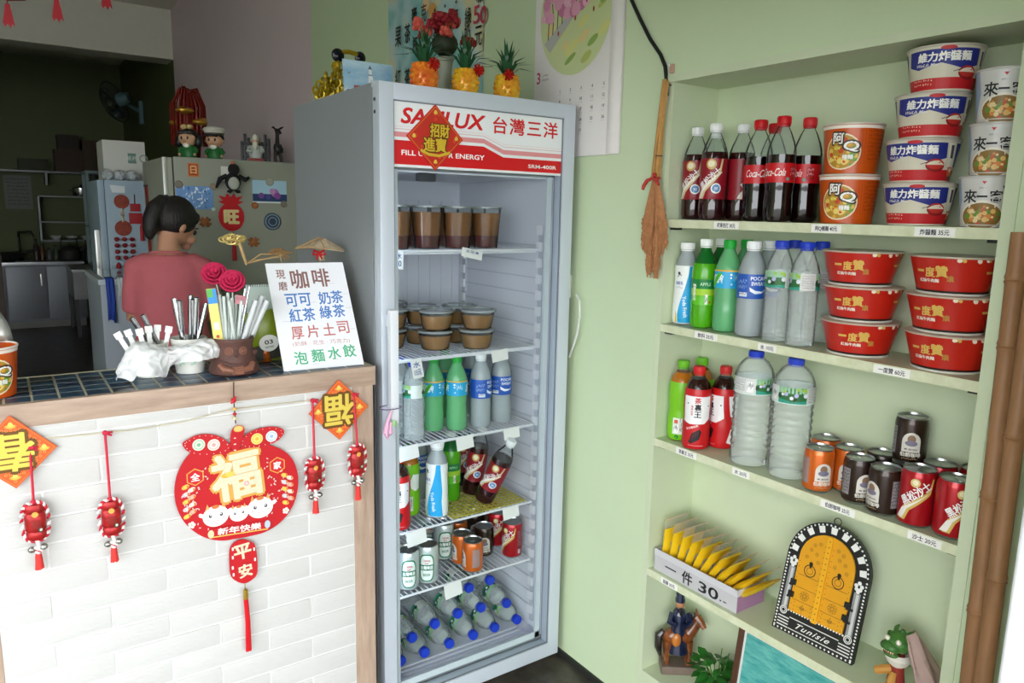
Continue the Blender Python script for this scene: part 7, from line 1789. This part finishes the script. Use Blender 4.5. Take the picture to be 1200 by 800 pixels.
def cloth(name, label, px0, px1, py0, py1, col, top=True):
    a_, b_ = OY(px0, py0, YQ-.014), OY(px1, py1, YQ-.014); m = MB(); vs = []; fs = []; n = 10
    for i in range(n+1):
        f = i/n; x = a_.x+(b_.x-a_.x)*f; w_ = .006*math.sin(f*14); vs += [(x, YQ+.05, zq+.006), (x, YQ-.011, zq+.005), (x+.002, YQ-.018+w_, (zq+b_.z)/2), (x-.003*math.sin(f*9), YQ-.018-w_, b_.z+.01*math.sin(f*5))]
    for i in range(n):
        for j in range(3): fs.append((i*4+j, i*4+4+j, i*4+5+j, i*4+1+j))
    o = m.add(vs, fs).build(name, mat('cloth_'+name, col, .85)); o.modifiers.new('thick', 'SOLIDIFY').thickness = .003; tag(o, label, 'cloth')
cloth('blue_cloth', 'royal blue cloth hanging over the chest freezer edge', 124, 136.5, 338, 376, (36, 64, 150)); cloth('white_rag', 'white rag hanging over the chest freezer beside the blue cloth', 137.5, 146, 336, 352, (190, 196, 200))
# ---- far kitchen
M_ss = mat('stainless', (90, 92, 92), .35, metal=.7, noise=.1, nscale=4); M_dk = mat('dark_clutter', (44, 44, 42), .6)
YKF = 8.57
kc = thing('kitchen_counter', 'stainless steel kitchen counter with cupboard doors at the far back', 'counter', (-1.2, YKF+.29, 0))
def kp(m, n, mm, sm=False): o = m.build(n, mm, kc, sm); o.location = (1.2, -(YKF+.29), 0); return o
kp(MB().box(-2.2, -.62, YKF+.02, YB-.002, .08, .74), 'body', mat('cabinet_steel', (112, 114, 120), .45, metal=.4)); kp(MB().bbox(-2.22, -.60, YKF-.01, YB-.002, .74, .78, .006), 'worktop', mat('bright_steel', (190, 192, 194), .3, metal=.7), True); kp(MB().box(-2.2, -.62, YKF+.05, YB-.05, 0, .08), 'kickboard', mat('pale_kick', (120, 120, 116), .5))
for i in range(4):
    x0 = -2.19+.4*i; d_ = kp(MB().bbox(x0, x0+.385, YKF, YKF+.018, .11, .72, .004), 'door', mat('cabinet_door', (120, 122, 128), .4, metal=.3), True); MB().bbox(x0+.33, x0+.345, YKF-.02, YKF, .5, .64, .004).build('handle', M_chr, d_)
lc = thing('low_steel_cabinet', 'low pale steel cabinet at the right of the far kitchen', 'cabinet', (-.45, YKF-.9, 0)); xl = OY(86, 330, YKF-.9).x; xr = OY(113, 330, YKF-.9).x
def lp(m, n, mm, sm=False): o = m.build(n, mm, lc, sm); o.location = (.45, -(YKF-.9), 0); return o
lp(MB().box(xl, xr+.2, YKF-.9, YKF-.02, .42, .72), 'body', mat('worn_steel', (150, 150, 150), .5, metal=.3, noise=.2, nscale=6)); lp(MB().bbox(xl-.01, xr+.21, YKF-.92, YKF-.02, .72, .75, .004), 'top', mat('worn_steel_top', (160, 160, 158), .4, metal=.4), True)
for x in (xl+.02, xr+.17):
    for y in (YKF-.88, YKF-.06): lp(MB().box(x-.02, x+.02, y-.02, y+.02, 0, .42), 'leg', mat('dark_leg', (60, 60, 60), .5))
# wall shelf with boxes
zsf = OY(50, 200, YB-.3).z
ks = thing('kitchen_wall_shelf', 'dark wall shelf with brackets high on the far kitchen wall', 'shelf', (-1.0, YB-.15, zsf)); 
MB().box(-1.0, .85, -.15, .148, -.02, 0).build('board', M_ss, ks, False)
for x in (-.62, .1, .6): MB().box(x-.012, x+.012, -.12, .148, -.16, -.02).build('bracket', mat('bracket', (110, 112, 114), .4, metal=.5), ks, False)
for k, (x0, x1, y0, y1, lb, cl_) in enumerate([(65, 97, 175, 200, 'wide brown cardboard box on the kitchen shelf', (92, 66, 52)), (68, 92, 158, 174.5, 'small dark brown box stacked on the wide box', (70, 56, 46)), (99, 117, 163, 200, 'tall brown cardboard box at the right of the kitchen shelf', (96, 74, 54)), (22, 56, 188, 200, 'flat greenish parcel at the left of the kitchen shelf', (86, 90, 66))]):
    a_, b_ = OY(x0, y1, YB-.28), OY(x1, y0, YB-.28); t = thing('cardboard_box', lb, 'box', ((a_.x+b_.x)/2, YB-.15, zsf+.001 if k != 1 else OY(80, 175, YB-.28).z+.002), 0); hw = (b_.x-a_.x)/2; hz = (b_.z-a_.z) if k != 1 else (OY(80, 158, YB-.28).z-OY(80, 175, YB-.28).z)
    if k in (0,): hz = OY(80, 175, YB-.28).z-zsf
    MB().bbox(-hw, hw, -.12, .12, 0, max(.05, hz), .004).build('carton', mat('carton_%d' % k, tuple(int(v*.7) for v in cl_), .7), t); MB().box(-hw, hw, -.02, .02, max(.05, hz), max(.05, hz)+.0015).build('tape', mat('parcel_tape', (130, 104, 70), .4), t, False)
# dish rack on the wall
a_, b_ = OY(48, 283, YB-.25), OY(117, 232, YB-.25)
dr_ = thing('dish_rack', 'steel wall rack with stacked bowls above the far kitchen counter', 'rack', (a_.x, YB-.13, a_.z)); W_, H_ = b_.x-a_.x, b_.z-a_.z
m = MB()
for z in (0, H_*.42, H_): m.box(0, W_, -.13, .126, z, z+.014)
for x in (0, W_*.96): m.box(x, x+.02, -.13, .126, 0, H_+.014)
m.build('frame', mat('rack_steel', (110, 114, 114), .35, metal=.6), dr_, False)
def bowlset(loc, n, label, col, r_=.07):
    t = thing('bowl', label, 'bowl', loc); 
    for k in range(n): MB().lathe([(0, 0), (r_*.5, 0), (r_*.9, .035), (r_, .05), (r_*.94, .048), (r_*.5, .008), (0, .008)], 16, (0, 0, .018*k)).build('bowl_body', pc(col, .35), t)
for k in range(3): bowlset((a_.x+W_*(.25+.25*k), YB-.14, a_.z+.016), 1, ['white bowl at the left of the dish rack', 'white bowl in the middle of the dish rack', 'white bowl at the right of the dish rack'][k], '#b8bab4')
t = thing('cooking_pot', 'shiny steel pot on top of the dish rack', 'pot', (a_.x+W_*.72, YB-.13, a_.z+H_+.016)); MB().lathe([(0, 0), (.09, 0), (.1, .02), (.1, .1), (.106, .103), (.09, .11), (.03, .13), (0, .13)], 22).build('pan', mat('pot_steel', (190, 190, 188), .2, metal=1), t); MB().ball((0, 0, .142), .015, 8, 6).build('lid_knob', M_dk, t); 
for s_ in (-1, 1): MB().tube([(s_*.1, -.03, .07), (s_*.125, 0, .07), (s_*.1, .03, .07)], .006, 6).build('handle', M_dk, t)
# things on the far counter
def far(px, lb, fn, nm, ct_, y=None): y = y or YKF+.2; t = thing(nm, lb, ct_, (OY(px, 300, y).x, y, .7805)); fn(t); return t
def f_kettle(t): MB().lathe([(0, 0), (.11, 0), (.125, .03), (.12, .12), (.07, .17), (.02, .18), (0, .2)], 20).build('kettle_body', M_dk, t); MB().tube([(.1, 0, .12), (.16, 0, .15), (.19, 0, .2)], [.03, .022, .016], 8).build('spout', M_dk, t); MB().tube([(-.09, 0, .14), (-.08, 0, .26), (.08, 0, .26), (.09, 0, .14)], .01, 6).build('handle', M_dk, t)
def f_tap(t): MB().tube([(0, .1, 0), (0, .1, .28), (.0, .06, .33), (.12, -.06, .34), (.15, -.08, .28)], .014, 8).build('spout', mat('tap_chrome', (120, 120, 120), .25, metal=1), t); MB().cyl((0, .1, .05), (.07, .1, .09), .012, n=8).build('lever', mat('tap_chrome', (120, 120, 120), .25, metal=1), t); MB().lathe([(.04, 0), (.03, .02), (0, .02)], 12, (0, .1, 0)).build('base', mat('tap_chrome', (120, 120, 120), .25, metal=1), t)
def f_wok(t): MB().lathe([(0, 0), (.08, .002), (.18, .07), (.2, .1), (.19, .1), (.08, .012), (0, .01)], 22).build('wok_body', M_dk, t); MB().tube([(.19, 0, .1), (.3, 0, .14)], .014, 8).build('handle', M_dk, t)
far(82, 'black kettle on the far kitchen counter', f_kettle, 'kettle', 'kettle'); far(24, 'tall dark tap at the far kitchen sink', f_tap, 'kitchen_tap', 'tap', YKF+.3); far(8, 'black wok on the far kitchen counter at the left', f_wok, 'wok', 'wok')
def f_bot(h, r_, col):
    def f(t): MB().lathe([(0, 0), (r_, 0), (r_, h*.6), (r_*.4, h*.78), (r_*.35, h*.95), (0, h*.95)], 14).build('jar_body', mat('jar_'+str(col), col, .35), t); MB().lathe([(r_*.42, h*.9), (r_*.42, h), (0, h)], 12).build('cap', M_dk, t)
    return f
for px, lb, h, r_, cl_ in ((43, 'tall dark sauce bottle left of the kettle', .26, .033, (52, 40, 34)), (50, 'short amber sauce bottle left of the kettle', .2, .033, (90, 60, 30)), (58, 'grey seasoning jar left of the kettle', .15, .036, (84, 86, 84)), (66, 'green-topped seasoning jar beside the kettle', .18, .034, (60, 76, 54)), (103, 'dark sauce bottle at the right end of the far counter', .24, .04, (40, 36, 40))): far(px, lb, f_bot(h, r_, cl_), 'sauce_bottle', 'bottle', YKF+.3)
a_ = OY(19, 200, YB-.004); t = thing('notice_sheet', 'grey printed notice sheet on the far kitchen wall', 'notice', (a_.x, YB-.0005, OY(19, 225, YB).z)); MB().box(-.14, .14, -.002, 0, -.2, .2).build('sheet', pc('#6a6c66', .6), t, False); a = Art(.0005)
for k in range(8): a.marks(-.11, .11, .15-.042*k, .02, '#33342f', 10, k)
a.build('print', t, mp_xz(-.002))
# glass-sided cabinet right of the dish rack
a_ = OY(106, 320, YKF-.2); b_ = OY(116, 205, YKF-.2); t = thing('glass_cabinet', 'narrow glass-sided display cabinet edge beyond the freezer', 'cabinet', (a_.x, YKF-.62, 0)); gw = b_.x-a_.x+.1
m = MB()
for x in (0, gw):
    for y in (0, .4): m.box(x-.015, x+.015, y-.015, y+.015, .76, b_.z)
m.box(-.015, gw, -.015, .41, b_.z, b_.z+.03); m.box(-.015, gw, -.015, .41, 1.2, 1.22); m.box(-.015, gw, -.015, .41, .76, .79); m.build('frame', mat('cab_frame', (130, 150, 150), .4), t, False); MB().box(0, gw, -.004, 0, .79, b_.z).build('pane', M_glass, t, False); 
MB().box(0, gw-.01, 0, .39, .751, .76).build('base', mat('cab_base', (120, 124, 124), .5), t, False)
# wall fan
c = OX(165, 132, -.02); wf = thing('wall_fan', 'dark wall fan on a pale blue bracket high on the kitchen wall', 'fan', (-.001, c.y, c.z)); M_fb = mat('fan_blue', (96, 126, 130), .5)
m = MB(); m.bbox(-.04, 0, -.05, .05, -.12, .12, .01); m.tube([(-.03, 0, .02), (-.1, -.01, .05), (-.17, -.04, .09)], [.022, .02, .024], 8); m.build('bracket', M_fb, wf)
ctr = Vector((-.24, -.08, .10)); Mf = Matrix.Translation(ctr) @ Matrix.Rotation(R(-38), 4, 'Z') @ Matrix.Rotation(R(72), 4, 'Y')
MB().lathe([(0, 0), (.07, 0), (.075, .05), (.05, .12), (0, .13)], 18, (0, 0, .0), Mf).build('motor', M_fb, wf)
m = MB()
for k in range(28): q = 2*PI*k/28; m.tube([Mf @ Vector((.04*math.cos(q), .04*math.sin(q), -.11)), Mf @ Vector((.17*math.cos(q), .17*math.sin(q), -.1)), Mf @ Vector((.22*math.cos(q), .22*math.sin(q), -.05)), Mf @ Vector((.17*math.cos(q), .17*math.sin(q), .0)), Mf @ Vector((.06*math.cos(q), .06*math.sin(q), .0))], .003, 4)
for r_, z in ((.22, -.05), (.16, -.102), (.08, -.108)): m.tube([Mf @ Vector((r_*math.cos(2*PI*i/28), r_*math.sin(2*PI*i/28), z)) for i in range(28)], .005, 5, True)
m.build('cage', mat('fan_cage', (46, 52, 52), .5), wf)
for k in range(3):
    q = 2*PI*k/3; m = MB(); m.add([Mf @ Vector((r_*math.cos(q+a_), r_*math.sin(q+a_), -.05+z)) for r_, a_, z in ((.03, -.3, -.01), (.17, -.35, -.025), (.19, .1, 0), (.16, .5, .025), (.03, .4, .01))], [(0, 1, 2, 3, 4)]); o = m.build('blade', mat('fan_blade', (60, 72, 74), .4), wf); o.modifiers.new('thick', 'SOLIDIFY').thickness = .003
# hanging red paper ornaments at the beam
def hang(px, py, label):
    y = 1.2; c = OY(px, py, y); t = thing('hanging_red_tassel', label, 'ornament', (c.x, y, c.z), 0, 'red paper ornaments hanging from the ceiling')
    m = MB(); m.tube([(0, 0, .012), (0, 0, ZC-c.z-.001)], .0015, 4); m.build('thread', pc('#8a2020', .6), t)
    vs = [(-.006, 0, .012), (.006, 0, .012), (.016, 0, -.055), (.009, 0, -.047), (.003, 0, -.06), (-.004, 0, -.048), (-.012, 0, -.057), (-.016, 0, -.045)]; m = MB(); m.prism([(v[0], v[2]) for v in vs], .003); m.build('paper_tassel', pc('#a8202a', .6), t, False)
    m = MB(); m.lathe([(0, .02), (.05, .03), (.075, .06), (.06, .1), (.02, .12), (0, .125)], 14, (0, 0, .0), None, 1, .5); m.build('lantern', pc('#b0202c', .5), t)
hang(9, 9, 'leftmost red paper lantern tassel hanging at the top left'); hang(66.5, 3, 'middle red paper lantern tassel hanging at the top left'); hang(124, -11, 'rightmost red paper lantern tassel barely showing at the top')
# dark wooden door edge at far left
o = MB().bbox(OY(-40, 350, 5.0).x, OY(6, 350, 5.0).x, 5.0, 5.04, 0, OY(6, 290, 5.0).z, .004); t = thing('wooden_panel', 'dark brown wooden panel edge at the far left behind the counter', 'panel', (0, 0, 0)); o.build('panel_board', mat('dark_brown_wood', (58, 40, 26), .5, noise=.3, nscale=8, stretch=(8, 8, 1)), t); MB().box(OY(-40, 350, 5.0).x-.0, OY(-40, 350, 5.0).x+.03, 5.04, 5.3, 0, .05).build('panel_foot', mat('dark_brown_wood', (58, 40, 26), .5), t, False)
# ================================================================== THE WOMAN BEHIND THE COUNTER
PX, PY = OY(198, 300, 1.97).x, 1.97
pr = thing('person', 'person in a dusty red t-shirt with dark tied hair, seen from behind, head bowed', 'person', (PX, PY, 0), R(158))
M_sk = mat('skin', (192, 140, 112), .5, noise=.05); M_sh = mat('dusty_red_jersey', (196, 102, 110), .85, noise=.08, nscale=14, bump=.15, bscale=40); M_tr = mat('dark_trousers', (40, 42, 52), .85); M_hr = mat('dark_hair', (26, 20, 20), .55, noise=.4, nscale=18, stretch=(6, 6, 1), bump=.8, bscale=30)
def remesh(o, v, it=6):
    r_ = o.modifiers.new('skin', 'REMESH'); r_.mode = 'VOXEL'; r_.voxel_size = v; r_.use_smooth_shade = True
    s_ = o.modifiers.new('smooth', 'SMOOTH'); s_.factor = .5; s_.iterations = it
def loft(m, rings, n=20):           # rings of (x, y, z, rx, ry)
    vs = []; fs = []
    for x, y, z, rx_, ry_ in rings:
        for k in range(n): q = 2*PI*k/n; vs.append((x+rx_*math.cos(q), y+ry_*math.sin(q), z))
    for i in range(len(rings)-1):
        for k in range(n): fs.append((i*n+k, i*n+(k+1) % n, (i+1)*n+(k+1) % n, (i+1)*n+k))
    fs += [tuple(reversed(range(n))), tuple(range((len(rings)-1)*n, len(rings)*n))]
    m.add(vs, fs)
HT = Matrix.Translation((0, -.035, 1.30)) @ Matrix.Rotation(R(-42), 4, 'Z') @ Matrix.Rotation(R(24), 4, 'X')     # head: turned to her right-hand side and bowed
# front of the body = -Y
m = MB()
loft(m, [(0, 0, .74, .14, .1), (0, 0, .82, .155, .11), (0, 0, .92, .125, .09), (0, -.004, 1.02, .14, .1), (0, -.004, 1.12, .155, .1), (0, 0, 1.19, .148, .085), (0, .004, 1.23, .11, .065), (0, 0, 1.255, .065, .055)])
m.tube([(0, .002, 1.23), (0, -.012, 1.29), (0, -.03, 1.33)], [.054, .047, .05], 14)
def hv(x, y, z): return HT @ Vector((x, y, z))
h0_ = len(m.v); m.ball((0, 0, .095), .088, 22, 16, sx=.86, sy=1.02, sz=1.2); m.ball((0, -.02, .05), .06, 16, 12, sx=.92, sy=.95, sz=.95); m.ball((0, -.085, .012), .028, 10, 8, sx=1.1, sy=.7, sz=.7) ; m.ball((0, -.092, .062), .014, 8, 6, sy=1.2, sz=1.2)
for s_ in (-1, 1): m.ball((s_*.077, .012, .075), .021, 10, 8, sx=.45, sy=.8, sz=1.45); m.ball((s_*.034, -.074, .044), .026, 10, 8, sz=.9)
m.xf(HT, h0_)
for s_ in (-1, 1):
    sh_, el, wr = Vector((s_*.136, 0, 1.19)), Vector((s_*.172, -.04, .95)), Vector((s_*.11, -.25, .93))
    m.tube([Vector((s_*.10, 0, 1.2)), sh_, sh_.lerp(el, .5), el, el.lerp(wr, .4), wr], [.05, .052, .044, .037, .035, .025], 14)
    m.ball(wr+Vector((-s_*.01, -.045, -.004)), .036, 12, 8, sx=.9, sy=1.15, sz=.42)
    for k in range(4):
        b_ = wr+Vector((-s_*.01+.018*(k-1.5), -.08, -.004)); L = (.055, .068, .072, .06)[k if s_ > 0 else 3-k]; m.tube([b_+Vector((0, .02, 0)), b_+Vector((0, -L*.5, .004)), b_+Vector((0, -L*.85, -.012)), b_+Vector((0, -L, -.024))], [.0092, .0088, .0082, .007], 8)
    tb = wr+Vector((-s_*.035, -.025, -.002)); m.tube([tb, tb+Vector((-s_*.022, -.025, -.006)), tb+Vector((-s_*.026, -.05, -.016))], [.0115, .0098, .0085], 8)
    m.tube([(s_*.075, 0, .8), (s_*.085, -.006, .62), (s_*.08, -.004, .44), (s_*.08, .012, .28), (s_*.08, .014, .08)], [.085, .075, .052, .05, .036], 14); m.ball((s_*.08, -.04, .035), .042, 12, 8, sx=.9, sy=2.1, sz=.8)
body_o = m.build('body', M_sk, pr); remesh(body_o, .006, 5)
for s_ in (-1, 1):
    e = MB(); c_ = hv(s_*.032, -.083, .082); e.ball(c_, .0115, 10, 8); e.build('eye', pc('#2a1c16', .2), pr)
    e = MB(); e.tube([hv(s_*.016, -.094, .104), hv(s_*.032, -.094, .108), hv(s_*.05, -.084, .103)], .003, 5); e.build('eyebrow', M_hr, pr)
e = MB(); e.tube([hv(-.02, -.098, .022), hv(0, -.104, .021), hv(.02, -.098, .022)], [.003, .005, .003], 6); e.build('mouth', pc('#a05a52', .5), pr)
# t-shirt
m = MB()
loft(m, [(0, 0, .72, .168, .122), (0, 0, .82, .172, .126), (0, 0, .92, .150, .112), (0, -.004, 1.02, .158, .115), (0, -.004, 1.12, .160, .113), (0, 0, 1.19, .160, .097), (0, .003, 1.228, .122, .078), (0, .003, 1.246, .09, .072)])
for s_ in (-1, 1): m.tube([Vector((s_*.09, 0, 1.2)), Vector((s_*.132, 0, 1.19)), Vector((s_*.154, -.016, 1.08)), Vector((s_*.166, -.03, 1.0)), Vector((s_*.170, -.034, .975))], [.056, .060, .058, .056, .054], 16)
st_ = m.build('t_shirt', M_sh, pr); remesh(st_, .010, 8)
m = MB(); m.tube([(.078*math.cos(2*PI*i/24), .001+.066*math.sin(2*PI*i/24), 1.25+.008*math.sin(2*PI*i/24)) for i in range(24)], .005, 8, True); m.build('collar', M_sh, pr)
m = MB(); loft(m, [(0, 0, .70, .15, .11), (0, 0, .8, .16, .116), (0, 0, .9, .14, .105)])
for s_ in (-1, 1): m.tube([(s_*.075, 0, .8), (s_*.085, -.006, .62), (s_*.08, -.004, .44), (s_*.08, .012, .28), (s_*.08, .014, .09)], [.092, .083, .065, .06, .055], 14)
t_ = m.build('trousers', M_tr, pr); remesh(t_, .012, 5)
for s_ in (-1, 1): MB().ball((s_*.08, -.04, .034), .05, 14, 10, sx=.92, sy=2.05, sz=.66).build('shoe', pc('#3a3632', .6), pr)
# hair: cap, side lock and low ponytail
m = MB(); h0_ = len(m.v); m.ball((0, .014, .113), .098, 22, 16, sx=.92, sy=1.0, sz=1.06)
for s_ in (-1, 1): m.tube([(s_*.055, -.05, .155), (s_*.078, -.03, .12), (s_*.078, .004, .105)], [.02, .022, .014], 10)
m.tube([(0, .06, .16), (0, .098, .155), (.002, .118, .115), (.003, .118, .06), (.002, .108, .01), (.0, .10, -.03)], [.03, .036, .04, .04, .033, .014], 12)
m.xf(HT, h0_)
hr_ = m.build('hair', M_hr, pr); remesh(hr_, .008, 4)
m = MB(); m.tube([hv(.0+.033*math.cos(2*PI*i/16), .09, .155+.033*math.sin(2*PI*i/16)) for i in range(16)], .006, 6, True); m.build('hair_tie', pc('#2c2430', .6), pr)
